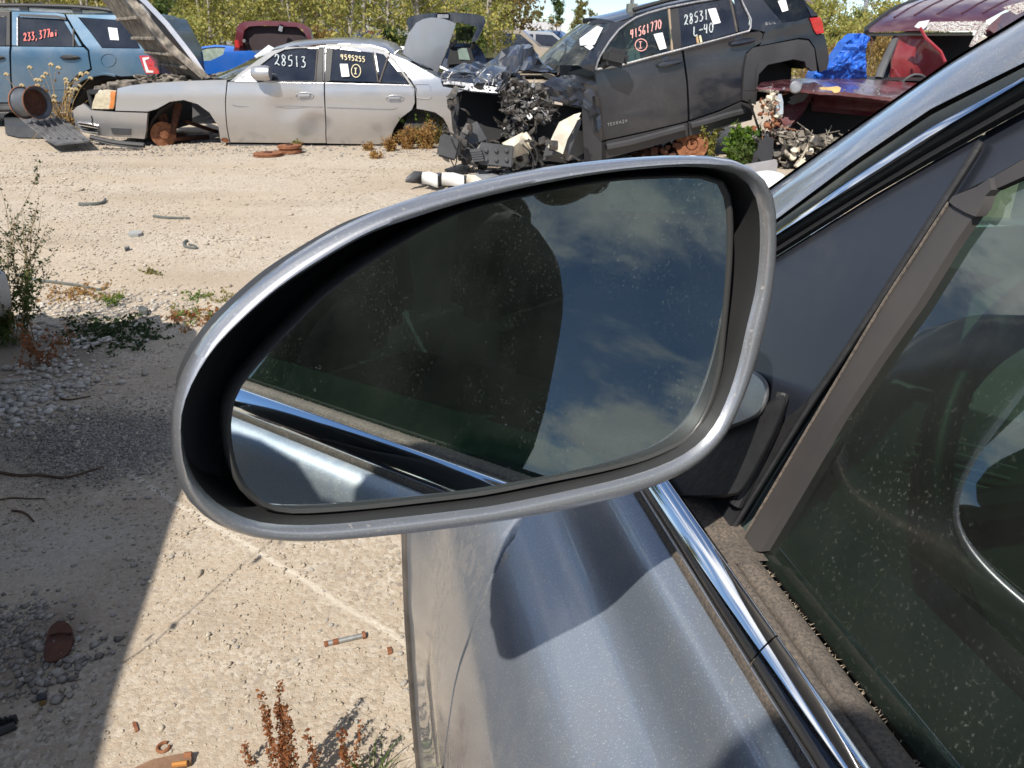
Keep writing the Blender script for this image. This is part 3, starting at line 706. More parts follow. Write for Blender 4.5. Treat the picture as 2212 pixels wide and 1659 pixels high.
pp(SD, 'front_glass', [(548, 150), (592, 118), (615, 107), (642, 104), (688, 104.5), (683, 175), (548, 175)], M['darkglass'], sedan, out=-.012, **gk)
pp(SD, 'rear_glass', [(718, 104), (806, 113), (816, 178), (713, 174)], M['dustglass'], sedan, out=-.012, **gk)
pp(SD, 'quarter_glass', [(811, 113), (829, 117), (883, 182), (821, 178)], M['darkglass'], sedan, out=-.012, **gk)
pp(SD, 'centre_pillar', [(688, 103), (698, 103), (697, 177), (683, 176)], M['black'], sedan, step=.1, gap=0, out=-.003)
pp(SD, 'centre_pillar', [(704, 103), (719, 104), (713, 175), (702, 177)], M['black'], sedan, step=.1, gap=0, out=-.003)
seam(SD, [(842, 113), (820, 178)], .012, sedan, 'glass_bar', M['rubber']); seam(SD, [(806, 113), (817, 177)], .010, sedan, 'glass_bar', M['rubber'])
seam(SD, [(686, 105), (681, 175)], .010, sedan, 'glass_bar', M['rubber'])
seam(SD, [(502, 226), (520, 230), (600, 230), (696, 231)], .0035, sedan, 'side_moulding', bpy.data.materials['rocker_paint'], .004); seam(SD, [(706, 232), (800, 235), (845, 236), (858, 233)], .0035, sedan, 'side_moulding', bpy.data.materials['rocker_paint'], .004)
for (x, y, door) in ((658, 207, fd), (853, 213, rdr)):
    P = [SD.pt(*SD.hit(x + 19 * math.cos(R(a)), y + 7 * math.sin(R(a)), .004), .004) for a in range(0, 361, 20)]
    MB().tube(P, .006, 6, cap=False).build('handle_recess', M['sedan'], door)
    c = SD.pt(*SD.hit(x - 1, y - 1, .015), .015); MB().box(c, (.15, .03, .035), None, .01).build('handle', M['sedan'], door)
    c = SD.pt(*SD.hit(x - 1, y + 3, .002), .002); MB().box(c, (.12, .006, .03)).build('handle_shadow_gap', M['dark'], door) if False else None
P = [SD.pt(*SD.hit(x, y, .002), .002) for x, y in [(897, 182), (925, 181.5), (929, 186), (932, 210), (928, 214), (900, 212), (897, 182)]]
MB().tube(P, .005, 6).build('fuel_door', M['sedan'], sedan)
# door mirror
mc = SD.pt(*SD.hit(566, 158, .14), .14)
mm = MB().lathe(mc - Vector((.13, 0, 0)), (1, 0, 0), [(0, 0), (.04, .004), (.068, .03), (.082, .09), (.085, .17), (.075, .225), (0, .23)], 16)
mm.tube([mc + Vector((-.05, .02, -.03)), mc + Vector((-.12, .14, -.06))], [.03, .04], 8); mm.build('door_mirror', M['sedan'], sedan)
MB().add([SD.pt(*SD.hit(*q, .01), .01) for q in [(506, 176), (540, 150), (553, 150), (556, 177)]], [(0, 1, 2, 3)]).build('mirror_sail', M['sedan'], sedan)
# lamps, grille
hl = pp(SD, 'headlight', [(216, 194), (230, 192), (252, 195), (250, 215), (248, 231), (244, 237), (197, 236), (199, 222), (206, 203)], M['headlamp'], sedan, step=.04, out=.008)
pp(SD, 'amber_lens', [(238, 196), (252, 196), (249, 216), (246, 235), (234, 236), (238, 214)], M['amber'], hl, step=.04, out=.014)
for (a_, b_) in ((214, 222), (219, 203)):
    MB().lathe(SD.pt(*SD.hit(a_, b_, -.01), -.01), (0, -1, 0), [(.045, -.01), (.02, 0.01), (.0, .012)], 14).build('reflector', M['white'], hl)
pp(SD, 'fog_lamp', [(238, 275), (262, 276), (284, 277), (283, 293), (250, 292), (242, 290)], M['grey_plastic'], bum, step=.05, out=.008)
for k in range(4):
    seam(SD, [(168 + k * 2, 264 + k * 5.5), (190, 267 + k * 6), (212, 272 + k * 5)], .009, bum, 'grille_bar', M['chrome'] if k < 3 else M['sedan'], .012)
pp(SD, 'lower_grille', [(166, 262), (212, 270), (214, 290), (180, 283)], M['dark'], bum, step=.06, out=.004)
seam(SD, [(197, 250), (199, 258), (198, 266)], .006, bum, 'crack', M['black'], .004)
# grille opening / radiator support (dark, dusty)
rs = MB(); g0 = SD.pt(*SD.hit(186, 225))
for k in range(9): rs.box(g0 + Vector((.02 + .01 * k, .12 + .13 * k, .0)), (.05, .09, .26), None, .01)
rs.box(g0 + Vector((.10, .75, .13)), (.16, 1.45, .05), None, .01); rs.build('grille', M['black'], sedan)
dusty = simple('dusty_engine_parts', (.30, .26, .21), .85, col2=(.05, .045, .04), scale=9, bmp=.5, dist=.02)
eng = MB(); r2 = random.Random(3)
for k in range(150):
    x = r2.uniform(-5.0, -3.75); y = r2.uniform(9.95, 11.0); z = .66 + (x + 5.0) * .045 + r2.uniform(-.05, .035)
    q = Matrix.Rotation(r2.uniform(-.5, .5), 3, 'Z') @ Matrix.Rotation(r2.uniform(-.3, .3), 3, 'X')
    eng.box((x, y, z), (r2.uniform(.04, .2), r2.uniform(.04, .2), r2.uniform(.03, .10)), q, .008)
for k in range(14):
    x = r2.uniform(-4.7, -3.8); y = r2.uniform(9.95, 10.5); z = .74
    eng.tube(catmull([(x, y, z), (x + r2.uniform(-.2, .2), y + .1, z + .05), (x + r2.uniform(-.3, .3), y + .3, z)], 4), .012, 6)
eng.box((-4.4, 10.0, .66), (1.25, .10, .05)); eng.build('engine_bay', dusty, sedan, kind='stuff')
MB().lathe(gnd(0, 0) * 0 + atY(414, 150, 10.2), (0, 0, 1), [(0, .02), (.035, .02), (.035, -.02), (.0, -.02)], 12).build('washer_cap', simple('blue_plastic', (.02, .10, .42), .4), sedan)
core(SD, [(190, 230), (250, 205), (300, 190), (311, 260), (312, 297), (200, 285)], .10, 1.55, M['dark'], sedan, 'front_inner')
core(SD, [(482, 200), (890, 200), (888, 238), (850, 262), (838, 300), (836, 315), (482, 315)], .10, 1.6, M['dark'], sedan, 'cabin_tub')
core(SD, [(900, 200), (1080, 205), (1080, 300), (985, 300), (960, 250), (915, 232)], .25, 1.6, M['dark'], sedan, 'boot_tub')
# front wheel well furniture
wl = MB(); c0 = atY(352, 290, 10.0)
well_in = MB().grid([[SD.pt(*SD.hit(x + dx_, y + 2), -.06) for x, y in AR] for dx_ in (0,)] + [[SD.pt(*SD.hit(x, y + 2), -.5) for x, y in AR]])
well_in.build('wheel_liner', M['black'], sedan)
MB().lathe(c0, (.75, -1, 0), [(0, -.02), (.07, -.02), (.08, 0), (.15, 0), (.15, .025), (.05, .03), (.05, .06), (0, .06)], 24).build('brake_disc', M['rust'], sedan)
MB().tube([atY(372, 290, 10.05), atY(385, 222, 10.15)], [.035, .05], 10).tube([atY(372, 300, 10.05), atY(450, 296, 10.5)], .03, 8).tube([atY(400, 262, 10.3), atY(470, 285, 10.7)], .025, 8).box(atY(392, 300, 10.3), (.2, .1, .14), None, .03).box(atY(352, 262, 10.1), (.12, .1, .25), None, .03).build('strut', M['rust_dark'], sedan)
# hood, open
hu = [(447, 168), (420, 125), (398, 96), (360, 48), (318, 4), (270, -40)]
hp = [SD.pt(*SD.hit(x, y), -.05) for x, y in hu]
rows = []
for k in range(9):
    t_ = k / 8; rows.append([p + Vector((-.92 * t_ - .03 * math.sin(math.pi * t_), 1.45 * t_, .05 * math.sin(math.pi * t_))) for p in hp])
hh = MB().grid(rows)
rows2 = [[p + Vector((-.05, .0, -.035)) * 1.0 for p in r] for r in rows]; hh.grid(rows2); hh.grid([rows[0], rows2[0]])
hh.build('hood', M['sedan'], sedan)
und = MB()
u0 = [SD.pt(*SD.hit(x, y), -.03) for x, y in [(441, 171), (405, 140), (372, 112), (340, 78), (303, 32), (262, -16)]]
und.grid([u0, [p + Vector((.07, -.0, .02)) for p in u0]]); und.grid([[p + Vector((-.03, 0, -.03)) for p in u0], [p + Vector((-.93, 1.4, -.02)) for p in u0]])
for k in range(1, 5): und.tube([u0[k] + Vector((-.04, 0, -.03)), u0[k] + Vector((-.92, 1.35, -.03))], .022, 6)
und.tube(catmull([p + Vector((-.012, -.01, 0)) for p in u0], 3), .02, 6)
und.build('hood_underside', dusty, sedan)
MB().tube([atY(445, 171, 10.0), atY(385, 95, 10.05)], .012, 6).build('hood_strut', M['black'], sedan)
# windshield, roof, trunk
La = [SD.pt(*SD.hit(x, y), 0) for x, y in [(497, 173), (520, 155), (560, 125), (592, 106)]]
rows = []
for k in range(11):
    t_ = k / 10; bow = math.sin(math.pi * t_); rows.append([p + Vector((-(.42 - .12 * j) * bow, 1.5 * t_ + (j * .05) * (1 - 2 * t_), .02 * bow)) for j, p in enumerate(La)])
MB().grid(rows).build('windshield', glassmat('windscreen_bg', (.10, .13, .14), ior=1.7, dust=.25, dscale=15), sedan)
slab('paper_label', [atY(x, y, 10.35) for x, y in [(549, 121), (580, 97), (593, 104), (558, 130)]], (0, .003, 0), M['paper'], sedan, smooth=False)
slab('paper_label', [atY(x, y, 10.34) for x, y in [(546, 128), (558, 130), (552, 138), (541, 133)]], (0, .003, 0), M['paper'], sedan, smooth=False)
slab('cowl', [SD.pt(*SD.hit(x, y), -.1) + Vector((0, dy, 0)) for x, y, dy in [(497, 174, 0), (425, 176, 0), (425, 176, 1.35), (497, 174, 1.35)]], (0, 0, -.03), M['black'], sedan)
Lr = [SD.pt(*SD.hit(x, y), 0) for x, y in [(590, 107), (620, 100), (660, 97), (704, 94), (760, 94), (800, 97), (830, 105), (850, 119)]]
rows = []
for k in range(13):
    t_ = k / 12; bow = math.sin(math.pi * t_) ** .55; rows.append([p + Vector((0, (1.34) * t_, (.065 if 0 < j < 7 else .05) * bow)) for j, p in enumerate(Lr)])
MB().grid(rows).build('roof', M['sedan'], sedan, sharp=60)
Lb = [SD.pt(*SD.hit(x, y), 0) for x, y in [(850, 119), (890, 137), (925, 155), (950, 168)]]
rows = [[p + Vector((0, 1.34 * k / 10, .05 * math.sin(math.pi * k / 10))) for p in Lb] for k in range(11)]
MB().grid(rows).build('rear_window', M['dustglass'], sedan)
mirror_side(SD, [(160, 235), (253, 192), (491, 171), (590, 107), (704, 94), (830, 105), (950, 168), (1088, 196), (1088, 300), (310, 300), (170, 285)], 1.82, 'far_side_panel', M['sedan'], sedan)
# trunk lid standing open, seen from its outer face
tl = [(901, 49), (915, 41), (930, 38), (946, 38.5), (960, 41), (972, 45), (985, 51), (976, 78), (963, 112), (952, 141), (943, 162), (935, 150), (925, 144), (911, 138), (896, 134), (884, 125), (871, 117), (876, 96), (883, 74)]
TS = Side((0, 10.35, 0), (1, .35, 0), lambda x, z: -.10 * ((x + 1.1) ** 2) * 2 - .05 * (z - 1.0) ** 2)
panel('trunk_lid', TS.P(tl), TS.pt, M['sedan'], sedan, step=.05, gap=0, flange=.05)
# writing
write(SD, '28513', (593, 140), (664, 146), 23, M['chalk_white'], sedan, 2.0)
write(SD, '4595255', (736, 128), (790, 134), 11, M['chalk_yellow'], sedan, 1.7)
circ(SD, (769, 153), 10, 14, M['chalk_yellow'], sedan, 1.6); write(SD, 'I', (763, 159), (775, 160), 12, M['chalk_yellow'], sedan, 1.8)
label_on(SD, [(734, 138), (751, 138), (755, 165), (738, 166)], sedan)
for (x, y, r_) in ((485, 302, 7), (489, 305, 5), (650, 309, 4)):
    P = [(x + r_ * math.cos(a) * 1.2, y + r_ * .6 * math.sin(a)) for a in [k * .78 for k in range(8)]]
    pp(SD, 'rust_patch', P, M['rust'], sedan, step=.05, gap=0, flange=0, out=.004)

# ------------------------------------------------ blue SUV
def f_suv(x, z):
    v = -.02 * ((z - .7) / .4) ** 2 if z < 1.02 else -.012 - .34 * (z - 1.02)
    if x > -4.75: v -= .75 * (x + 4.75) ** 2
    return v
BS = car_frame(11.9, 0, 0, f_suv)
M['bluegrey'] = paint('steel_blue_paint', (.055, .125, .20), metal=.45, rough=.35, dust=.25, dscale=2, crough=.1)
suv = thing('blue_suv', 'steel blue SUV with roof rails and red mileage on its window, behind the silver sedan', 'car', (-6.5, 12.7, 0))
pp(BS, 'front_door', [(-130, 100), (22, 99.5), (22, 150), (23, 178), (31, 222), (-130, 222)], M['bluegrey'], suv)
pp(BS, 'rear_door', [(25, 99.5), (180, 101), (190, 110), (196, 149), (170, 160), (154, 175), (145, 195), (139, 218), (137, 222), (33, 222), (25, 178)], M['bluegrey'], suv)
pp(BS, 'rear_quarter', [(141, 30), (270, 32), (298, 36), (318, 70), (335, 105), (341, 119), (346, 160), (330, 163), (262, 166), (245, 163), (223, 161), (184, 169), (170, 177), (158, 200), (155, 222), (142, 222), (158, 176), (198, 150), (192, 108), (180, 95), (158, 60)], M['bluegrey'], suv,
   holes=[BS.P([(170, 38), (273, 45), (287, 72), (302, 104), (221, 103), (195, 68)])])
dfr = pp(BS, 'door_frame', [(25, 24), (120, 27), (139, 30), (152, 55), (178, 100), (170, 100), (143, 55), (135, 41), (40, 36), (37, 99), (25, 99)], M['bluegrey'], suv, step=.06)
pp(BS, 'door_frame', [(-130, 22), (22, 24), (22, 99), (12, 99), (14, 36), (-130, 34)], M['black'], suv, step=.06)
pp(BS, 'rain_deflector', [(38, 29), (120, 32), (142, 37), (144, 44), (120, 40), (42, 36)], M['black'], suv, out=.03, step=.06)
pp(BS, 'rear_glass', [(40, 36), (141, 41), (157, 66), (176, 101), (38, 99)], M['dustglass'], suv, out=-.01, **gk)
pp(BS, 'front_glass', [(-130, 35), (17, 36), (12, 99), (-130, 98)], M['dustglass'], suv, out=-.01, **gk)
pp(BS, 'quarter_glass', [(171, 37), (273, 44), (288, 72), (302, 104), (221, 103), (194, 66)], M['dustglass'], suv, out=-.006, **gk)
seam(BS, [(159, 62), (159, 101)], .015, suv, 'glass_bar', M['rubber']); seam(BS, [(38, 38), (38, 99)], .012, suv, 'glass_bar', M['alu'])
tlm = simple('red_lens', (.55, .02, .02), .12, coat=1, scale=40)
tla = pp(BS, 'tail_light', [(299, 119), (338, 119), (341, 140), (345, 160), (315, 161), (306, 140)], tlm, suv, out=.01, step=.05)
pp(BS, 'reflector', [(307, 125), (322, 123), (322, 127), (313, 130), (321, 152), (331, 153), (331, 157), (316, 157)], M['white'], tla, out=.016, step=.05, gap=0)
P = [BS.pt(*BS.hit(234 + 16 * math.cos(R(a)), 130 + 14 * math.sin(R(a)), .003), .003) for a in range(0, 361, 20)]
MB().tube(P, .006, 6, cap=False).build('fuel_door', M['bluegrey'], suv)
for hx in (151, -12):
    c = BS.pt(*BS.hit(hx, 124, .02), .02)
    MB().lathe(c - Vector((.15, 0, 0)), (1, 0, 0), [(0, 0), (.025, .04), (.035, .10), (.035, .18), (.022, .26), (0, .30)], 10).build('door_handle', M['black'], suv)
pp(BS, 'sill', [(-130, 223), (137, 223), (150, 224), (150, 243), (-130, 244)], M['grey_plastic'], suv)
seam(BS, [(-130, 235), (8, 234), (110, 234)], .03, suv, 'sill_moulding', M['grey_plastic'], .0)
seam(BS, [(155, 222), (158, 200), (170, 177), (190, 167), (223, 160), (250, 164)], .02, suv, 'arch_lip', M['bluegrey'], .005)
seam(BS, [(25, 193), (140, 193)], .006, suv, 'body_crease', M['bluegrey'], .004)
core(BS, [(-130, 40), (290, 45), (325, 110), (335, 155), (262, 170), (184, 175), (158, 222), (150, 240), (-130, 240)], .12, 1.6, M['dark'], suv)
Lr = [BS.pt(*BS.hit(x, y), 0) for x, y in [(-130, 22), (22, 23), (141, 28), (230, 30), (298, 36)]]
MB().grid([[p + Vector((0, 1.5 * k / 10, .05 * math.sin(math.pi * k / 10) ** .6)) for p in Lr] for k in range(11)]).build('roof', M['bluegrey'], suv, sharp=60)
for yy in (.12, 1.3):
    P = [BS.pt(*BS.hit(x, y), 0) + Vector((0, yy, 0)) for x, y in [(-100, 11), (40, 11), (100, 12), (156, 14), (210, 19), (250, 26), (262, 31)]]
    mb = MB().tube(catmull(P, 3), .028, 8)
    for i in (1, 3, 5): mb.box(P[i] - Vector((0, 0, .03)), (.12, .04, .08))
    mb.build('roof_rail', M['black'], suv)
MB().grid([[Vector((p.x, p.y + 1.7 * k / 6, p.z)) for p in [BS.pt(*BS.hit(x, y), -.06) for x, y in [(298, 36), (337, 105), (346, 160), (343, 225)]]] for k in range(7)]).build('tailgate', M['bluegrey'], suv)
mirror_side(BS, [(-130, 100), (-130, 22), (141, 28), (298, 36), (341, 119), (346, 160), (340, 230), (-130, 230)], 1.75, 'far_side_panel', M['bluegrey'], suv)
# its hood end, outside the frame
MB().grid([[Vector((x, y, z)) for x, z in ((-8.35, 1.02), (-9.4, .98), (-9.55, .6), (-9.5, .25))] for y in (12.0, 12.8, 13.6)]).build('hood', M['bluegrey'], suv)
slab('front_fender', [Vector(p) for p in ((-8.3, 11.95, .98), (-9.4, 12.05, .95), (-9.5, 12.1, .3), (-8.3, 11.93, .2))], (0, .05, 0), M['bluegrey'], suv)
write(BS, '233,377mi', (51, 89), (126, 77), 17, M['chalk_red'], suv, 1.8)
label_on(BS, [(233, 59), (253, 61), (257, 87), (238, 86)], suv)

def islemat(name, a, b2, rough, metal):
    m, t, b = newmat(name); g = t.nodes.new('ShaderNodeNewGeometry'); c = mixc(t, g.outputs['Random Per Island'], a, b2)
    t.links.new(mixc(t, mr(t, nz(t, 30, 4, .6), .45, .65, 0, .6), c, (.16, .13, .10)), b.inputs['Base Color']); b.inputs['Roughness'].default_value = rough; b.inputs['Metallic'].default_value = metal; return m
M['wreck_alu'] = islemat('broken_alloy', (.05, .05, .055), (.50, .50, .50), .45, .6); M['wreck_blk'] = islemat('broken_plastic', (.008, .008, .009), (.07, .068, .066), .5, 0)
M['wreck_mix'] = islemat('dusty_wreck_mix', (.05, .045, .04), (.42, .37, .30), .8, 0)
# ------------------------------------------------ crashed charcoal SUV
def f_gs(x, z):
    zz_ = z - .17 * (x - .5); v = 0
    if zz_ > 1.0: v -= .012 + .40 * (zz_ - 1.0)
    else: v -= .05 * ((zz_ - .6) / .4) ** 2 * .5
    v += .02 * math.exp(-((zz_ - .93) / .05) ** 2)
    if x > 3.6: v -= .6 * (x - 3.6) ** 2
    return v
GS = car_frame(8.45, 10, 0.0, f_gs)
M['charcoal'] = paint('charcoal_paint', (.018, .022, .032), metal=.3, rough=.35, dust=.14, dscale=2.0, dcol=(.26, .24, .22), crough=.10)
M['clad'] = simple('grey_cladding', (.05, .05, .054), .55, scale=4, bmp=.1)
gsv = thing('charcoal_suv', 'charcoal SUV with crushed front end and marker numbers on its windows', 'car', (2.2, 9.5, 0))
gfd = pp(GS, 'front_door', [(1285, 156), (1290, 150), (1341, 142), (1400, 126), (1473, 108), (1475, 120), (1483, 174), (1487, 262), (1400, 283), (1299, 305), (1297, 248), (1288, 190)], M['charcoal'], gsv)
grd = pp(GS, 'rear_door', [(1476, 108), (1550, 88), (1622, 69), (1640, 66), (1649, 72), (1646, 92), (1625, 104), (1613, 114), (1606, 149), (1603, 180), (1603, 217), (1550, 240), (1489, 261), (1485, 174)], M['charcoal'], gsv)
pp(GS, 'sill_cladding', [(1487, 264), (1555, 241), (1603, 219), (1630, 227), (1625, 260), (1560, 277), (1489, 295)], M['clad'], gsv, out=.02)
pp(GS, 'sill_cladding', [(1299, 307), (1400, 285), (1486, 264), (1487, 295), (1400, 320), (1300, 346)], M['clad'], gsv, out=.02)
seam(GS, [(1492, 272), (1530, 262), (1570, 250), (1610, 240)], .035, gsv, 'cladding_rib', M['clad'], .03); seam(GS, [(1310, 318), (1360, 308), (1420, 292), (1478, 276)], .035, gsv, 'cladding_rib', M['clad'], .03)
pp(GS, 'rear_quarter', [(1622, 64), (1624, 42), (1600, 0), (1600, -30), (1720, -30), (1745, 10), (1771, 34), (1748, 38), (1757, 64), (1764, 74), (1781, 72), (1788, 100), (1792, 128), (1788, 150), (1770, 158), (1764, 130), (1760, 104), (1747, 85), (1726, 83), (1640, 100), (1652, 70)], M['charcoal'], gsv,
   holes=[GS.P([(1649, -3), (1726, -12), (1740, 12), (1751, 35), (1720, 44), (1690, 48), (1668, 22)])])
pp(GS, 'quarter_glass', [(1648, -4), (1727, -14), (1741, 12), (1752, 36), (1720, 45), (1689, 49), (1667, 22)], glassmat('suv_quarter_glass', (.15, .22, .22), ior=1.7, dust=.1, dscale=20), gsv, out=-.006, **gk)
acl = pp(GS, 'arch_cladding', [(1603, 217), (1605, 180), (1607, 149), (1613, 118), (1628, 102), (1726, 84), (1747, 86), (1760, 104), (1766, 154), (1755, 156), (1741, 145), (1738, 134), (1714, 129), (1659, 141), (1640, 161), (1636, 182), (1634, 226), (1628, 226)], M['clad'], gsv, out=.03, step=.05)
pp(GS, 'arch_inner_lip', [(1634, 226), (1632, 182), (1634, 150), (1640, 137), (1655, 130), (1730, 117), (1745, 121), (1752, 150), (1741, 146), (1738, 134), (1714, 129), (1659, 141), (1640, 161), (1637, 190)], M['clad'], gsv, out=.045, step=.05)
gtl = pp(GS, 'tail_light', [(1747, 38), (1771, 35), (1778, 47), (1782, 72), (1764, 75), (1756, 63)], tlm, gsv, out=.02, step=.05)
fram = [(1287, 150), (1291, 135), (1297, 120), (1316, 90), (1337, 64), (1355, 50), (1374, 38), (1400, 28), (1443, 16), (1500, 5), (1597, -12), (1606, 10), (1622, 42), (1621, 60), (1618, 67), (1560, 83), (1473, 106), (1400, 125), (1341, 141), (1289, 150)]
seam(GS, fram, .012, gsv, 'window_trim', M['alu'], .012, sm_=False)
pp(GS, 'front_glass', [(1293, 147), (1298, 124), (1337, 68), (1375, 41), (1443, 19), (1452, 110), (1341, 138)], glassmat('suv_clear_glass', (.45, .6, .56), ior=1.6, dust=.12, dscale=20), gsv, out=-.004, **gk)
pp(GS, 'rear_glass', [(1464, 14), (1580, -9), (1592, 70), (1470, 103)], M['darkglass'], gsv, out=-.004, **gk)
pp(GS, 'rear_glass', [(1583, -9), (1596, -10), (1606, 12), (1619, 42), (1617, 64), (1597, 69)], M['darkglass'], gsv, out=-.004, **gk)
pp(GS, 'centre_pillar', [(1442, 18), (1465, 13), (1472, 105), (1452, 110)], M['black'], gsv, out=0.0, **gk)
seam(GS, [(1445, 20), (1452, 109)], .014, gsv, 'glass_bar', simple('dusty_bar', (.35, .26, .18), .7)); seam(GS, [(1577, -5), (1592, 69)], .012, gsv, 'glass_bar', M['rubber'])
pp(GS, 'windshield_pillar', [(1324, 48), (1345, 44), (1374, 34), (1337, 62), (1314, 88), (1296, 116), (1288, 148), (1283, 156), (1262, 150), (1250, 141), (1285, 95)], M['charcoal'], gsv, out=.0, step=.05)
Lr = [GS.pt(*GS.hit(x, y), 0) for x, y in [(1330, 48), (1374, 33), (1443, 13), (1500, 1), (1600, -20), (1720, -33), (1760, 10)]]
Wf = [-GS.b * .0] * 7
rows = []
for k in range(11):
    t_ = k / 10; bow = math.sin(math.pi * t_) ** .6
    rows.append([p - GS.b * (1.30 * t_) + Vector((0, 0, .05 * bow)) + GS.a * ((-.14 * math.sin(math.pi * t_)) if j == 0 else 0) for j, p in enumerate(Lr)])
MB().grid(rows).build('roof', M['charcoal'], gsv, sharp=60)
MB().tube(catmull([p + Vector((0, 0, .05)) - GS.b * .1 for p in Lr[1:]], 3), .022, 8).build('roof_rail', M['black'], gsv)
Lw = [GS.pt(*GS.hit(x, y), 0) for x, y in [(1250, 141), (1272, 108), (1297, 78), (1330, 48)]]
rows = []
for k in range(11):
    t_ = k / 10; bow = math.sin(math.pi * t_)
    rows.append([p - GS.b * (1.42 * t_) + (GS.a * -(.30 - .05 * j) + Vector((0, 0, -.01))) * bow for j, p in enumerate(Lw)])
MB().grid(rows).build('windshield', glassmat('suv_windscreen', (.32, .42, .44), ior=1.6, dust=.5, dscale=12), gsv)
for q in ([(1252, 84), (1290, 56), (1302, 60), (1284, 96), (1253, 98)], [(1262, 100), (1278, 96), (1282, 102), (1274, 108)]):
    pn = GS.a * -.7 + GS.b * .45 + Vector((0, 0, .5)); pc_ = Lw[2] - GS.b * .35 + GS.a * -.27
    slab('paper_label', [on_plane(x, y, pc_ + Vector((0, 0, .02)), pn.normalized()) for x, y in q], -pn * .002, M['paper'], gsv, smooth=False)
MB().tube([atY(1193, 162, 9.1), atY(1222, 110, 9.3), atY(1224, 86, 9.35)], .009, 6).tube([atY(1222, 115, 9.3), atY(1205, 140, 9.2)], .012, 6).build('wiper', M['black'], gsv)
mc = GS.pt(*GS.hit(1330, 124, .16), .16)
MB().box(mc, (.25, .13, .17), Matrix.Rotation(R(12), 3, 'Y'), .045).tube([mc + Vector((-.05, .05, -.05)), mc + Vector((-.12, .17, -.1))], .03, 8).build('door_mirror', M['black'], gsv)
for (x, y, d_) in ((1448, 138, gfd), (1605, 92, grd)):
    c = GS.pt(*GS.hit(x, y, .03), .03)
    MB().lathe(c - GS.a * .14 - Vector((0, 0, .02)), GS.a + Vector((0, 0, .17)), [(0, 0), (.018, .01), (.026, .08), (.026, .2), (.016, .27), (0, .28)], 10).build('handle', M['charcoal'], d_)
    c = GS.pt(*GS.hit(x - 10, y - 7, .002), .002); MB().lathe(c, GS.b, [(.05, 0), (.03, .006), (0, .007)], 14).build('handle_recess', M['charcoal'], d_)
core(GS, [(1300, 170), (1470, 125), (1630, 85), (1635, 225), (1500, 285), (1310, 335)], .10, 1.5, M['dark'], gsv)
core(GS, [(1640, 72), (1745, 55), (1775, 80), (1780, 125), (1745, 150), (1735, 130), (1655, 140), (1640, 150)], .10, 1.5, M['dark'], gsv, 'rear_inner')
core(GS, [(1636, 235), (1638, 160), (1660, 140), (1715, 128), (1745, 150), (1742, 200)], .35, 1.2, M['dark'], gsv, 'wheel_cavity')
mirror_side(GS, [(1290, 150), (1374, 35), (1600, -20), (1720, -30), (1780, 60), (1785, 140), (1630, 226), (1300, 310)], 1.72, 'far_side_panel', M['charcoal'], gsv)
MB().grid([[p - GS.b * (1.6 * k / 6) for p in [GS.pt(*GS.hit(x, y), -.05) for x, y in [(1727, -20), (1771, 34), (1790, 110), (1788, 150)]]] for k in range(7)]).build('tailgate', M['charcoal'], gsv)
# seats seen through the clear front glass
ctr = GS.pt(*GS.hit(1385, 105), -.45)
MB().box(ctr, (.18, .45, .6), Matrix.Rotation(R(-15), 3, 'Y'), .05).box(ctr + Vector((.02, 0, .38)), (.10, .25, .18), None, .04).build('front_seat', M['interior_l'], gsv)
write(GS, '41561770', (1362, 84), (1430, 60), 19, M['chalk_pink'], gsv, 2.0)
circ(GS, (1385, 97), 13, 13, M['chalk_pink'], gsv, 1.8); write(GS, 'I', (1378, 105), (1391, 103), 14, M['chalk_pink'], gsv, 1.6)
write(GS, '28531', (1478, 55), (1532, 41), 22, M['chalk_white'], gsv, 2.0); write(GS, 'L-40', (1498, 78), (1543, 68), 20, M['chalk_white'], gsv, 2.2)
seam(GS, [(1505, 78), (1508, 94)], .012, gsv, 'tape_strip', simple('tan_tape', (.55, .38, .2), .7), .006); seam(GS, [(1512, 77), (1515, 92)], .012, gsv, 'tape_strip', M['chalk_yellow'], .006)
label_on(GS, [(1412, 74), (1431, 70), (1440, 104), (1425, 108)], gsv); label_on(GS, [(1529, 20), (1546, 17), (1557, 49), (1541, 53)], gsv)
label_on(GS, [(1680, 2), (1697, -2), (1703, 22), (1690, 26)], gsv)
write(GS, 'SLE', (1652, 54), (1678, 50), 5, M['alu'], gsv, 1.0, 'badge'); write(GS, 'TERRAIN', (1312, 273), (1356, 263), 6, M['alu'], gsv, 1.1, 'badge')
# crumpled hood
def facets(name, P, F, mat, parent, thick=.012, crumple=0, **kw):
    V = [atY(x, y, Y) for x, y, Y in P]
    if crumple:
        bm = bmesh.new(); bv = [bm.verts.new(v) for v in V]
        for f in F: bm.faces.new([bv[i] for i in f])
        bmesh.ops.triangulate(bm, faces=bm.faces[:]); bmesh.ops.subdivide_edges(bm, edges=bm.edges[:], cuts=3, use_grid_fill=True)
        for v in bm.verts:
            q = v.co * 3.2; v.co += Vector((0, -1, .35)) * crumple * (abs(noise.noise(q)) * 1.6 - .35 + .7 * abs(noise.noise(q * 2.7)) + .3 * noise.noise(q * 6))
        bm.verts.index_update(); V = [v.co.copy() for v in bm.verts]; F = [tuple(v.index for v in f.verts) for f in bm.faces]; bm.free()
    mb = MB().add(V, F)
    mb.add([v + Vector((0, thick, -thick)) for v in V], [tuple(reversed(f)) for f in F]); return mb.build(name, mat, parent, sharp=18, **kw)
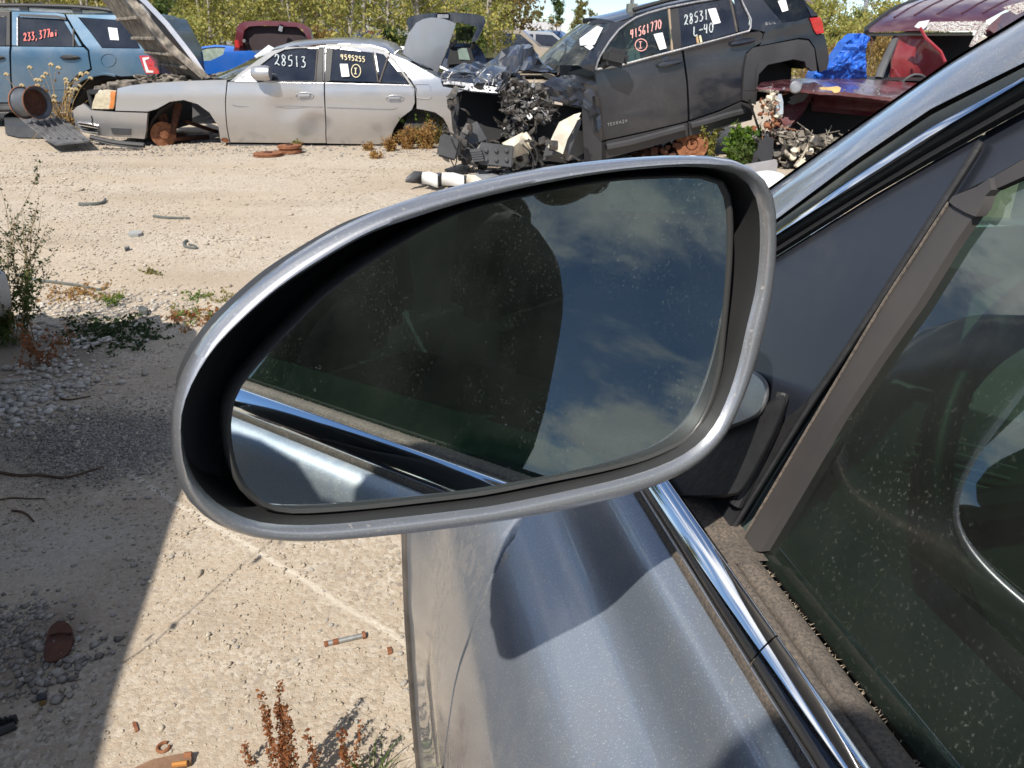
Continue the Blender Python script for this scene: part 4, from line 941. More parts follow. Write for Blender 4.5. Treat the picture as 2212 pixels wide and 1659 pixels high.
HP = [(952, 172, 8.1), (962, 155, 8.3), (992, 139, 8.7), (1017, 137, 8.9), (1051, 136, 9.0), (1052, 181, 7.95), (1017, 190, 7.9), (955, 183, 8.0), (1085, 150, 8.5), (1088, 178, 8.0), (1076, 199, 7.9), (1116, 102, 9.2), (1143, 99, 9.2), (1118, 155, 8.4), (1101, 171, 8.1), (1170, 130, 9.0), (1208, 159, 8.9), (1195, 165, 8.6), (1140, 150, 8.5), (1020, 160, 8.35)]
HF = [(0, 1, 19), (1, 2, 19), (2, 3, 19), (3, 4, 8), (3, 8, 19), (0, 19, 7), (7, 19, 6), (6, 19, 5), (19, 8, 5), (5, 8, 9), (5, 9, 10), (6, 5, 10), (4, 11, 8), (8, 11, 13), (8, 13, 9), (9, 13, 14), (11, 12, 13), (12, 15, 18), (12, 18, 13), (13, 18, 14), (15, 16, 18), (16, 17, 18), (9, 14, 10)]
facets('crushed_hood', HP, HF, M['charcoal'], gsv, crumple=.14)
facets('hood_edge', [(952, 172, 8.08), (955, 184, 8.0), (1017, 196, 7.88), (1076, 201, 7.86), (1080, 190, 7.9), (1017, 180, 7.9), (1000, 176, 7.95)], [(0, 1, 2, 5), (2, 3, 4, 5)], M['alu'], gsv)
FP = [(1168, 180, 8.1), (1205, 166, 8.3), (1240, 161, 8.5), (1287, 178, 8.55), (1290, 190, 8.5), (1250, 176, 8.35), (1193, 216, 8.1), (1225, 225, 8.15), (1257, 233, 8.3), (1297, 246, 8.5), (1210, 190, 8.1), (1265, 280, 8.35), (1280, 309, 8.4), (1300, 306, 8.5), (1262, 205, 8.4)]
FF = [(0, 1, 10), (1, 2, 5), (1, 5, 10), (2, 3, 5), (3, 4, 5), (0, 10, 6), (10, 7, 6), (10, 14, 7), (5, 14, 10), (4, 9, 14), (5, 4, 14), (14, 8, 7), (14, 9, 8), (8, 9, 11), (9, 13, 11), (11, 13, 12)]
facets('crushed_fender', FP, FF, M['charcoal'], gsv, crumple=.07)
facets('fender_cladding', [(1257, 236, 8.25), (1268, 240, 8.3), (1282, 290, 8.35), (1300, 309, 8.42), (1300, 347, 8.4), (1262, 347, 8.3), (1260, 290, 8.25)], [(0, 1, 2, 6), (2, 3, 4, 5, 6)], M['clad'], gsv, thick=.03)
facets('fender_liner', [(1257, 256, 8.05), (1243, 262, 8.0), (1225, 345, 7.85), (1173, 338, 7.7), (1184, 300, 7.75), (1213, 330, 7.75), (1228, 300, 7.9)], [(0, 1, 6), (0, 6, 2), (2, 6, 5), (2, 5, 3), (3, 5, 4)], M['grey_plastic'], gsv, thick=.04)
facets('cream_pad', [(1255, 243, 8.0), (1240, 247, 7.98), (1208, 264, 7.9), (1195, 290, 7.8), (1183, 318, 7.7), (1216, 333, 7.75), (1226, 300, 7.85), (1240, 275, 7.9)], [(0, 1, 7), (1, 2, 7), (2, 3, 6, 7), (3, 4, 5, 6)], M['cream'], gsv, thick=.05)
facets('washer_tank', [(1084, 309, 7.75), (1105, 298, 7.7), (1128, 286, 7.75), (1141, 290, 7.8), (1147, 327, 7.75), (1108, 342, 7.65), (1098, 325, 7.62), (1120, 308, 7.6)], [(0, 1, 7, 6), (1, 2, 7), (2, 3, 7), (3, 4, 7), (7, 4, 5, 6)], M['cream'], gsv, thick=.14)
MB().tube([atY(1132, 290, 7.75), atY(1152, 318, 7.7)], .035, 10).build('tank_neck', M['cream'], gsv)
# dark radiator opening
facets('radiator', [(970, 207, 8.25), (1002, 195, 8.3), (1090, 202, 8.4), (1100, 240, 8.3), (1080, 300, 8.1), (1051, 309, 8.05), (997, 290, 8.05), (973, 240, 8.2)], [(0, 1, 2, 3, 4, 5, 6, 7)], M['dark'], gsv, thick=.2)
facets('radiator_support', [(968, 205, 8.0), (990, 196, 8.05), (992, 232, 8.0), (985, 262, 7.9), (975, 245, 7.95)], [(0, 1, 2, 3, 4)], M['black'], gsv, thick=.06)
facets('lamp_housing', [(1000, 275, 7.75), (1030, 262, 7.8), (1052, 300, 7.8), (1010, 318, 7.7), (990, 300, 7.7)], [(0, 1, 2, 3, 4)], M['grey_plastic'], gsv, thick=.16)
MB().box(atY(970, 318, 7.7), (.20, .16, .20), Matrix.Rotation(R(15), 3, 'Y'), .02).build('headlamp_box', M['grey_plastic'], gsv)
dbx = MB()
for k in range(5): dbx.box(atY(1028 + k * 1.5, 325 + k * 5, 7.55), (.11, .12, .022), Matrix.Rotation(R(-6), 3, 'Y'), .006)
dbx.box(atY(1072, 335, 7.6), (.32, .06, .20), Matrix.Rotation(R(6), 3, 'Y'), .01)
for k in range(6): dbx.lathe(atY(1050 + k % 3 * 22, 325 + k // 3 * 20, 7.56), (0, -1, 0), [(.022, 0), (.014, .012), (0, .012)], 8)
dbx.build('crash_beam', M['grey_plastic'], gsv)
# shattered engine bits: aluminium, black plastic, hoses
def clutter(name, n, region, Yr, mat, parent, seed, s0=.02, s1=.09, kind='stuff'):
    r_ = random.Random(seed); mb = MB()
    for k in range(n):
        x, y = region(r_); Y = r_.uniform(*Yr); c = atY(x, y, Y); t = r_.random()
        if t < .45:
            e1 = Vector((r_.gauss(0, 1), r_.gauss(0, .6), r_.gauss(0, 1))).normalized() * r_.uniform(s0, s1); e2 = Vector((r_.gauss(0, 1), r_.gauss(0, 1), r_.gauss(0, 1))).normalized() * r_.uniform(s0, s1) * .7; e3 = e2 * .6 + e1.cross(e2).normalized() * s1 * r_.uniform(-.5, .5)
            mb.grid([[c, c + e1], [c + e2, c + e1 * .9 + e2], [c + e2 + e3, c + e1 * .7 + e2 + e3 * 1.2]])
        elif t < .7: mb.box(c, tuple(r_.uniform(s0, s1) for _ in range(3)), Matrix.Rotation(r_.uniform(0, 3), 3, 'X') @ Matrix.Rotation(r_.uniform(0, 3), 3, 'Z'), .004)
        elif t < .85: mb.lathe(c, (r_.gauss(0, 1), r_.gauss(0, 1), r_.gauss(0, 1)), [(0, 0), (s1 * .35, 0), (s1 * .4, s1 * .2), (s1 * .2, s1 * .3), (0, s1 * .3)], 9)
        else:
            mb.tube(catmull([c, c + Vector((r_.gauss(0, .9), r_.gauss(0, .7), r_.gauss(0, .9))) * s1, c + Vector((r_.gauss(0, 1.5), r_.gauss(0, 1), r_.gauss(0, 1.4))) * s1], 3), r_.uniform(.05, .13) * s1, 6)
    return mb.build(name, mat, parent, sharp=25, kind=kind)
inpoly = lambda P: (lambda r_: next(q for q in ((r_.uniform(min(p[0] for p in P), max(p[0] for p in P)), r_.uniform(min(p[1] for p in P), max(p[1] for p in P))) for _ in range(10000)) if inside(q, P)))
EP = [(1080, 200), (1110, 178), (1160, 178), (1190, 215), (1188, 260), (1150, 285), (1120, 300), (1080, 295), (1095, 250)]
clutter('broken_alloy', 240, inpoly(EP), (7.85, 8.2), M['wreck_alu'], gsv, 11, .01, .05); clutter('broken_plastic', 260, inpoly(EP), (7.85, 8.3), M['wreck_blk'], gsv, 12, .02, .08)
clutter('broken_plastic', 110, inpoly([(965, 205), (1000, 195), (1000, 260), (1050, 310), (1180, 300), (1260, 345), (1100, 360), (1000, 352), (950, 330), (960, 290), (990, 290)]), (7.6, 8.1), M['wreck_blk'], gsv, 13, .03, .10)
clutter('broken_glassy_trim', 50, inpoly([(955, 165), (1085, 150), (1100, 200), (960, 185)]), (7.85, 7.95), M['alu'], gsv, 15, .008, .03)
facets('engine_block', [(1100, 190, 8.45), (1185, 180, 8.5), (1195, 240, 8.4), (1180, 330, 8.2), (1060, 330, 8.2), (1075, 240, 8.35)], [(0, 1, 2, 3, 4, 5)], M['dark'], gsv, thick=.3)
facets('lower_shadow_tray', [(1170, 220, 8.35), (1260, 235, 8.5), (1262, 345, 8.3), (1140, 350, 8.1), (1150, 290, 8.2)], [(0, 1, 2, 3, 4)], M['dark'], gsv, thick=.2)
for k, P in enumerate([[(1128, 312), (1150, 335), (1152, 360), (1148, 368)], [(1141, 300), (1160, 330), (1158, 355)], [(975, 300), (990, 330), (1010, 345)]]):
    MB().tube(catmull([atY(x, y, 7.62) for x, y in P], 4), .008, 6).build('hose', M['black'], gsv)
drum = MB().lathe(atY(1495, 312, 8.9), (-.15, -1, .1), [(0, -.04), (.02, .0), (.055, .0), (.06, -.02), (.07, .01), (.10, .015), (.13, .0), (.15, .0), (.175, .02), (.175, -.08)], 28); drum.build('brake_drum', M['rust'], gsv)
clutter('underbody', 60, inpoly([(1330, 345), (1480, 305), (1480, 340), (1340, 350)]), (8.9, 9.3), M['rust_dark'], gsv, 17, .05, .15)

# ------------------------------------------------ burgundy van wreck on the right
M['burg'] = paint('burgundy_paint', (.10, .018, .028), metal=.3, rough=.35, dust=.45, dscale=3, dcol=(.40, .30, .28), crough=.12)
M['redp'] = paint('red_fender_paint', (.30, .022, .030), metal=.2, rough=.45, dust=.3, dscale=4, dcol=(.5, .25, .22))
van = thing('burgundy_van', 'burgundy van with smashed windshield, crumpled hood and no front, at the right', 'van', (4.8, 10.5, 0))
HV = []
top = [(1648, 178, 8.9), (1703, 170, 9.3), (1760, 168.5, 9.5), (1830, 169, 9.6), (1910, 174, 9.6), (1985, 180, 9.5), (2080, 190, 9.4)]
midr = [(1640, 182, 8.5), (1700, 178, 8.6), (1760, 181, 8.5), (1830, 184, 8.6), (1910, 190, 8.6), (1975, 196, 8.6), (2080, 206, 8.6)]
bot = [(1633, 188, 8.2), (1700, 190, 8.15), (1760, 196, 8.1), (1816, 199, 8.1), (1880, 206, 8.1), (1930, 212, 8.1), (2060, 226, 8.2)]
low = [(1636, 193, 8.18), (1700, 197, 8.15), (1760, 203, 8.1), (1816, 206, 8.1), (1880, 213, 8.1), (1928, 219, 8.1), (2060, 234, 8.2)]
def row(L, jit=0, seed=1):
    r_ = random.Random(seed); P = catmull([atY(*q) for q in L], 5); return [p + Vector((0, 0, r_.uniform(-jit, jit))) for p in P]
MB().grid([row(top), row([((a[0] + b_[0]) / 2, (a[1] + b_[1]) / 2 - 1, (a[2] + b_[2]) / 2) for a, b_ in zip(top, midr)], .008, 2), row(midr, .012, 3), row(bot, .006, 4), row(low, .004, 5), [p + Vector((0, .6, -.05)) for p in row(low, .0, 5)]]).build('hood', M['burg'], van, sharp=30)
slab('yellow_paint_smear', [atY(x, y, 8.09) for x, y in [(1770, 189), (1795, 188), (1810, 186), (1817, 190), (1813, 199), (1803, 201), (1797, 196), (1772, 193)]], (0, .01, 0), simple('yellow_smear', (.75, .52, .22), .7), van, smooth=False)
clutter('hood_scratch', 26, inpoly([(1640, 180), (1900, 180), (1930, 210), (1760, 200), (1640, 188)]), (8.1, 8.14), M['alu'], van, 21, .006, .03)
MB().lathe(atY(1719, 188, 8.10), (0, -1, .1), [(.06, 0), (.05, .012), (0, .014)], 16).build('badge', M['alu'], van)
facets('bay_back', [(1680, 200, 9.0), (2090, 230, 9.0), (2090, 330, 8.6), (1680, 330, 8.6)], [(0, 1, 2, 3)], M['dark'], van, thick=.1)
facets('bay_panel', [(1755, 206, 8.8), (2040, 232, 8.8), (2030, 255, 8.75), (1760, 230, 8.75)], [(0, 1, 2, 3)], M['burg'], van, thick=.05)
facets('inner_fender', [(1690, 232, 8.45), (1720, 215, 8.5), (1760, 200, 8.5), (1740, 235, 8.4), (1690, 290, 8.2), (1660, 300, 8.2)], [(0, 1, 2, 3, 4, 5)], M['burg'], van, thick=.08)
facets('white_bracket', [(1704, 212, 8.3), (1730, 197, 8.35), (1752, 196, 8.4), (1740, 210, 8.35), (1715, 218, 8.3)], [(0, 1, 2, 3, 4)], M['grey_plastic'], van, thick=.04)
facets('pale_bracket', [(1677, 222, 8.15), (1681, 203, 8.15), (1688, 203, 8.15), (1692, 220, 8.15), (1692, 246, 8.15), (1676, 252, 8.15)], [(0, 1, 2, 3, 4, 5)], simple('pale_blue_metal', (.42, .48, .55), .5), van, thick=.03)
dust2 = simple('dusty_wreck_parts', (.36, .31, .25), .85, col2=(.06, .055, .05), scale=7, bmp=.5, dist=.02)
clutter('radiator_support', 260, inpoly([(1665, 280), (1690, 278), (1740, 292), (1840, 305), (1900, 318), (1890, 330), (1780, 320), (1665, 300)]), (8.15, 8.35), M['wreck_mix'], van, 31, .02, .07)
clutter('engine_parts', 200, inpoly([(1665, 295), (1900, 325), (1800, 400), (1700, 400), (1640, 345)]), (8.1, 8.5), M['wreck_blk'], van, 32, .04, .12)
clutter('engine_parts', 130, inpoly([(1680, 300), (1880, 325), (1800, 390), (1700, 380)]), (8.0, 8.3), M['wreck_mix'], van, 33, .02, .08)
clutter('pale_engine_parts', 14, inpoly([(1700, 310), (1850, 330), (1800, 370), (1690, 350)]), (7.95, 8.1), M['cream'], van, 34, .04, .1)
clutter('rusty_parts', 40, inpoly([(1640, 205), (1675, 205), (1690, 270), (1650, 290), (1635, 280)]), (8.0, 8.3), M['rust'], van, 35, .02, .06)
clutter('rusty_parts', 26, inpoly([(1640, 215), (1672, 205), (1690, 250), (1650, 250)]), (8.0, 8.2), M['cream'], van, 36, .02, .06)
facets('headlamp_bucket', [(1633, 335, 7.9), (1640, 305, 8.0), (1656, 293, 8.05), (1672, 300, 8.05), (1668, 345, 7.9), (1645, 350, 7.85)], [(0, 1, 2, 3, 4, 5)], M['black'], van, thick=.12)
# body: cowl, far and near pillars, ribbed roof
facets('cowl', [(1760, 172, 9.7), (2110, 176, 9.7), (2110, 168, 10.3), (1760, 164, 10.3)], [(0, 1, 2, 3)], M['black'], van, thick=.08)
Ft = [(1872, 70, 10.3), (1925, 68, 10.2), (2000, 66, 10.15), (2080, 66, 10.15), (2125, 66, 10.2)]
Fr = [(1872, 62, 10.4), (1925, 52, 10.35), (2000, 47, 10.3), (2080, 46, 10.3), (2130, 44, 10.35)]
Bk = [(1985, 0, 12.2), (2060, -14, 12.1), (2140, -20, 12.0), (2230, -24, 12.0), (2310, -26, 12.0)]
rr_ = []
P1 = catmull([atY(*q) for q in Ft], 8); P2 = catmull([atY(*q) for q in Fr], 8); P3 = catmull([atY(*q) for q in Bk], 8)
roofrows = [P1, P2] + [[a.lerp(b_, t_) + Vector((0, 0, .06 * math.sin(math.pi * t_))) for a, b_ in zip(P2, P3)] for t_ in (.15, .35, .55, .8, 1.0)]
MB().grid(roofrows).build('roof', M['burg'], van, sharp=40)
for k in (6, 11, 16, 21, 26):
    MB().tube([r_[k] + Vector((0, 0, .004)) for r_ in roofrows[2:]], .014, 6, flat=.5).build('roof_rib', simple('rib_paint', (.07, .012, .02), .4), van)
MB().tube([P1[0], P2[0]] + [r_[0] for r_ in roofrows[2:]], .03, 8).build('roof_edge_seal', M['black'], van)
shat = simple('shattered_glass', (.55, .56, .52), .5, scale=60, col2=(.12, .04, .05), bmp=.6)
def crack_strip(P, name='broken_windshield_edge'):
    V = [atY(*q) for q in P]; return slab(name, V, (0, .01, 0), shat, van, smooth=False)
crack_strip([(1992, 48, 10.1), (2060, 46, 10.1), (2124, 46, 10.1), (2108, 66, 10.0), (2040, 68, 10.0), (1990, 66, 10.0)])
crack_strip([(2124, 46, 10.08), (2136, 54, 10.08), (2118, 84, 9.95), (2100, 104, 9.9), (2094, 100, 9.9), (2108, 72, 10.0)])
crack_strip([(2165, 16, 10.05), (2215, 2, 10.05), (2215, 22, 10.0), (2196, 32, 10.0)])
r5 = random.Random(8); net = MB()
for k in range(60):
    x = r5.uniform(1995, 2118); y = r5.uniform(47, 65)
    net.tube([atY(x, y, 10.04), atY(x + r5.uniform(-14, 14), y + r5.uniform(-6, 6), 10.04)], .0035, 4)
for k in range(30):
    x = r5.uniform(2100, 2130); y = 100 - (x - 2100) * 1.5 + r5.uniform(-6, 6)
    net.tube([atY(x, y, 9.96), atY(x + r5.uniform(-7, 7), y + r5.uniform(-9, 9), 9.96)], .0035, 4)
net.build('glass_cracks', M['white'], van, smooth=False, kind='stuff')
slab('paper_label', [atY(x, y, 9.98) for x, y in [(1985, 47), (2008, 43), (2001, 57), (1993, 64), (1975, 58)]], (0, .004, 0), M['paper'], van, smooth=False)
MB().tube([atY(1872, 66, 10.35), atY(1872, 74, 10.35), atY(1940, 74, 10.25), atY(2100, 73, 10.2)], .02, 6).build('windshield_header', simple('pale_header', (.35, .38, .34), .6), van)
MB().tube([atY(1938, 74, 10.3), atY(1926, 100, 10.2), atY(1905, 148, 10.0), atY(1898, 168, 9.95)], [.035, .045, .05, .05], 8, flat=.5).build('windshield_pillar', M['grey_plastic'], van)
facets('cabin_dark', [(1935, 76, 11.2), (2110, 76, 11.2), (2120, 170, 10.9), (1905, 172, 10.9)], [(0, 1, 2, 3)], M['dark'], van, thick=.1)
facets('door_trim', [(1928, 80, 10.5), (1940, 78, 10.5), (1942, 168, 10.3), (1900, 170, 10.3), (1912, 130, 10.4)], [(0, 1, 2, 3, 4)], M['grey_plastic'], van, thick=.06)
facets('side_rail', [(2130, 60, 10.1), (2165, 30, 10.3), (2212, 12, 10.5), (2330, -20, 11.4), (2330, 10, 11.4), (2240, 36, 10.8), (2150, 74, 10.1)], [(0, 1, 6), (1, 2, 5, 6), (2, 3, 4, 5)], M['burg'], van, thick=.06)
MB().grid([[Vector((x, y, z)) for z in (.2, .6, 1.0)] for x, y in ((6.0, 8.6), (6.3, 9.4), (6.7, 10.6), (7.2, 12.4))]).build('side_panel', M['burg'], van)
MB().grid([[Vector((x, y, z)) for z in (.25, .6, .85)] for x, y in ((2.75, 8.7), (3.3, 9.8), (3.9, 11.2), (4.6, 12.6))]).build('side_panel', M['burg'], van) if False else None
MB().tube([atY(1872, 74, 10.4), atY(1885, 82, 10.5)], .05, 8).build('visor', M['grey_plastic'], van)
# loose red fender leaning in the windshield
fender = thing('loose_fender', 'crumpled bright red fender leaning against the burgundy van cowl', 'car fender', atY(1960, 175, 9.85))
PF = [(1926, 92, 9.9), (1936, 79, 9.95), (1960, 66, 10.0), (1984, 55, 10.0), (1990, 66, 9.95), (1998, 79, 9.9), (2015, 92, 9.85), (2034, 108, 9.8), (2034, 120, 9.75), (2046, 137, 9.7), (2030, 152, 9.7), (1998, 168, 9.65), (1990, 162, 9.65), (1976, 160, 9.65), (1962, 166, 9.65), (1950, 176, 9.65), (1924, 170, 9.7), (1927, 130, 9.75), (1968, 92, 9.86), (1985, 128, 9.70), (1950, 125, 9.74), (2012, 128, 9.74)]
FFc = [(0, 1, 18), (1, 2, 18), (2, 3, 4), (2, 4, 18), (4, 5, 18), (5, 6, 18), (0, 18, 20), (0, 20, 17), (17, 20, 16), (16, 20, 15), (15, 20, 14), (14, 20, 19), (13, 14, 19), (20, 18, 19), (18, 6, 19), (6, 7, 21), (6, 21, 19), (7, 8, 21), (8, 9, 21), (9, 10, 21), (21, 10, 11), (19, 21, 11), (19, 11, 12), (19, 12, 13)]
def f_fen(x, z):
    return .10 * math.sin((x - 4.2) * 3.0) - .30 * (z - 1.0) ** 2 + .025 * noise.noise(Vector((x * 4, z * 4, 2))) + .02 * max(0, 1 - abs((z - .95) - (x - 4.6) * -.9) / .03)
FSD = Side((0, 9.78, 0), (1, .12, 0), f_fen)
ol = [(x, y) for x, y, _ in PF[:17]]
panel('fender_skin', FSD.P(ol), FSD.pt, M['redp'], fender, step=.03, gap=0, flange=.03, sharp=25)
MB().tube(catmull([atY(1950, 177, 9.62), atY(1962, 167, 9.6), atY(1976, 161, 9.6), atY(1992, 163, 9.6), atY(1999, 169, 9.6)], 4), .014, 6).build('arch_edge', M['grey_plastic'], fender)
MB().tube([atY(1988, 60, 9.92), atY(2000, 82, 9.85), atY(2032, 112, 9.75), atY(2042, 134, 9.68)], .018, 6).build('bolt_flange', M['redp'], fender)
# blue tarp
TP = [(1754, 170), (1760, 157), (1768, 152), (1785, 149), (1796, 138), (1815, 112), (1830, 90), (1842, 78), (1850, 73), (1862, 72), (1872, 77), (1880, 80), (1878, 88), (1872, 98), (1870, 126), (1871, 150), (1873, 170)]
def f_tarp(x, z):
    n_ = noise.noise(Vector((x * 6, z * 6, 1))) * .05 + abs(noise.noise(Vector((x * 15, z * 13, 4)))) * .05 + abs(noise.noise(Vector((x * 33, z * 33, 9)))) * .02
    return n_ + .10 * math.sin((z - .9) * 5)
TR = Side((0, 9.55, 0), (1, 0, 0), f_tarp)
m, t, b = newmat('blue_tarp'); b.inputs['Base Color'].default_value = (.015, .16, .78, 1); b.inputs['Roughness'].default_value = .22; b.inputs['Specular IOR Level'].default_value = .8
bump(t, b, nz(t, 30, 5, .65), .9, .03)
panel('blue_tarp', TR.P(TP), TR.pt, m, None, step=.016, gap=0, flange=.25, sharp=30, label='bright blue crinkled tarp standing in a peak behind the burgundy hood', cat='tarp')
MB().tube([atY(1876, 78, 9.5), atY(1884, 86, 9.5), atY(1882, 96, 9.5)], .012, 6).build('metal_hook', M['rust_dark'], None, label='small dark hook at the tip of the blue tarp', cat='hook')
# grey panel and white cap in front of the van
slab('plastic_sheet', [atY(x, y, 7.4) for x, y in [(1606, 357), (1676, 345), (1680, 352), (1676, 392), (1612, 400)]], (0, .03, .0), simple('grey_sheet', (.36, .35, .36), .5, scale=6), None, smooth=False, label='flat grey plastic panel standing in front of the burgundy van engine', cat='panel')
MB().lathe(gnd(1665, 412) + Vector((.02, .18, 0)), (0, 0, 1), [(.19, 0), (.19, .04), (.17, .085), (.11, .125), (.04, .14), (0, .142)], 32).build('plastic_dome', M['white'], None, label='white rounded plastic dome on the ground behind the mirror', cat='dome')

# ------------------------------------------------ raised tailgates in the second row
hat = thing('dark_hatchback', 'dark navy hatchback with raised tailgate behind the silver sedan trunk', 'car', atY(1000, 150, 12.8))
M['navy'] = paint('navy_paint', (.02, .028, .05), metal=.3, rough=.35, dust=.2)
HT = Side((0, 12.4, 0), (1, 0, 0), lambda x, z: -.25 * (x + .9) ** 2)
frm = [(878, 43), (885, 36), (905, 31), (940, 27.5), (975, 27), (1002, 28), (1030, 31), (1045, 35), (1049, 45), (1040, 68), (1030, 88), (1018, 92), (1022, 78), (1030, 60), (1024, 56), (1000, 50), (960, 46), (920, 46), (900, 52), (890, 62), (884, 68)]
panel('tailgate', HT.P(frm), HT.pt, M['navy'], hat, step=.07, gap=0, flange=.25)
MB().box(atY(957, 35, 12.35), (.20, .04, .09), None, .02).build('latch', M['alu'], hat)
facets('tailgate_glass', [(984, 60, 12.5), (1024, 56, 12.5), (1018, 86, 12.6), (985, 88, 12.6)], [(0, 1, 2, 3)], glassmat('hatch_glass', (.4, .45, .4), ior=1.5), hat, thick=.006)
facets('rear_body', [(972, 92, 12.9), (1030, 95, 12.9), (1045, 115, 12.8), (1052, 136, 12.7), (1055, 200, 12.7), (960, 200, 12.7), (955, 140, 12.8)], [(0, 1, 2, 3, 4, 5, 6)], M['navy'], hat, thick=.5)
facets('cabin_opening', [(972, 102, 12.68), (1015, 100, 12.68), (1026, 135, 12.6), (965, 140, 12.6)], [(0, 1, 2, 3)], M['dark'], hat, thick=.05)
facets('side_glass', [(988, 104, 12.66), (1008, 104, 12.66), (1016, 130, 12.6), (992, 128, 12.6)], [(0, 1, 2, 3)], simple('dull_green_glass', (.18, .24, .20), .2), hat, thick=.01)
MB().tube([atY(1024, 92, 12.6), atY(1020, 104, 12.65)], .03, 8).tube([atY(985, 90, 12.6), atY(975, 100, 12.65)], .03, 8).build('gate_strut', M['black'], hat)
MB().box(Vector((-.75, 14.6, .55)), (1.75, 3.6, .75), None, .12).build('body', M['navy'], hat)
mvn = thing('red_minivan', 'dark red minivan with its tailgate raised, behind the silver sedan roof', 'car', atY(590, 150, 13.8))
M['dred'] = paint('dark_red_paint', (.13, .012, .018), metal=.3, rough=.3, dust=.15)
MV = Side((0, 13.6, 0), (1, 0, 0), lambda x, z: -.12 * (x + 3.9) ** 2 - .3 * max(0, z - 1.2) ** 2)
panel('tailgate', MV.P([(505, 110), (508, 85), (511, 60), (517, 52), (527, 47), (568, 44.5), (633, 47), (655, 52), (668, 61), (674, 84), (676, 100), (663, 100), (662, 80), (654, 64), (640, 58), (568, 55), (538, 57), (527, 66), (524, 84), (524, 110)]), MV.pt, M['dred'], mvn, step=.07, gap=0, flange=.12)
panel('gate_lining', MV.P([(524, 110), (524, 70), (538, 56), (640, 57), (663, 76), (664, 104)], -.10), lambda x, z, o=0: MV.pt(x, z, o - .10), simple('dark_lining', (.035, .02, .022), .7), mvn, step=.2, gap=0, flange=0)
MB().box(atY(607, 62, 13.55), (.10, .04, .12), Matrix.Rotation(R(20), 3, 'Y'), .02).build('latch', M['alu'], mvn)
MB().tube([atY(527, 88, 13.6), atY(540, 100, 13.8)], .03, 8).tube([atY(660, 84, 13.6), atY(645, 98, 13.8)], .03, 8).build('gate_strut', M['black'], mvn)
for q in (512,): MB().box(atY(q, 95, 13.55), (.07, .03, .12), None, .01).build('reflector', simple('red_reflector', (.5, .03, .03), .2), mvn)
MB().box(Vector((-3.75, 16.4, .55)), (1.5, 4.2, .75), None, .12).build('body', M['dred'], mvn)

# bright blue car
blc = thing('bright_blue_car', 'bright blue car seen past the open hood of the silver sedan', 'car', atY(450, 150, 15.5))
M['brblue'] = paint('bright_blue_paint', (.01, .12, .50), metal=.2, rough=.3, dust=.1)
BC = Side((0, 15.2, 0), (1, 0, 0), lambda x, z: -.3 * max(0, z - .95))
panel('body', BC.P([(352, 122), (372, 118), (410, 118), (412, 113), (424, 105), (440, 100), (466, 97), (496, 99), (530, 104), (560, 118), (600, 124), (600, 160), (352, 160)]), BC.pt, M['brblue'], blc, step=.1, gap=0, flange=.5, holes=[BC.P([(418, 114), (430, 107), (445, 103), (466, 101), (487, 102), (482, 118), (455, 131), (421, 132)])])
panel('side_glass', BC.P([(416, 115), (430, 106), (466, 100), (489, 101), (484, 119), (455, 132), (419, 133)]), lambda x, z, o=0: BC.pt(x, z, o - .02), simple('pale_green_glass', (.30, .36, .30), .15, scale=14), blc, step=.2, gap=0, flange=0)
MB().box(atY(362, 129, 15.1), (.14, .10, .12), None, .03).build('door_mirror', M['white'], blc)
MB().box(Vector((-6.0, 16.2, .5)), (2.6, 1.5, .7), None, .12).build('far_body', M['brblue'], blc)

# ------------------------------------------------ far rows of wrecks
def far_car(col, glass, kind, label, loc, rz, group='rows of wrecked cars far behind', src=None):
    t = thing('wrecked_car', label, 'car', loc, group)
    return t
def build_far(col, seed):
    r_ = random.Random(seed); L = 4.3; W_ = 1.7
    prof = [(-2.1, .25), (-2.15, .6), (-1.9, .78), (-1.0, .88), (-.45, 1.32), (.75, 1.35), (1.45, .95), (2.05, .90), (2.15, .6), (2.1, .25)]
    mb = MB(); ws_ = {0: .9, 1: 1, 2: .96, 3: .95, 4: .72, 5: .72, 6: .94, 7: .94, 8: 1, 9: .9}
    rows = [[Vector((x + r_.uniform(-.05, .05), s * W_ / 2 * ws_[i], z * 1.0 + r_.uniform(-.04, .04))) for i, (x, z) in enumerate(prof)] for s in (-1, -.6, .6, 1)]
    rows[1] = [Vector((p.x, p.y, p.z + .03)) for p in rows[1]]; rows[2] = [Vector((p.x, p.y, p.z + .03)) for p in rows[2]]
    mb.grid(rows); mb.add(rows[0], [tuple(range(10))]); mb.add(rows[3], [tuple(reversed(range(10)))])
    return mb, [[(-.85, .93), (-.42, 1.24), (.1, 1.27), (.1, .93)], [(.18, .93), (.18, 1.27), (.7, 1.26), (1.2, .95)]]
fcols = [('white', (.65, .66, .66)), ('silver', (.45, .47, .50)), ('dark', (.03, .035, .05)), ('blue', (.04, .10, .28)), ('red', (.35, .03, .03)), ('tan', (.35, .30, .24))]
fm = {n_: paint('far_paint_' + n_, c_, metal=.2, rough=.35, dust=.3) for n_, c_ in fcols}
protos = {}
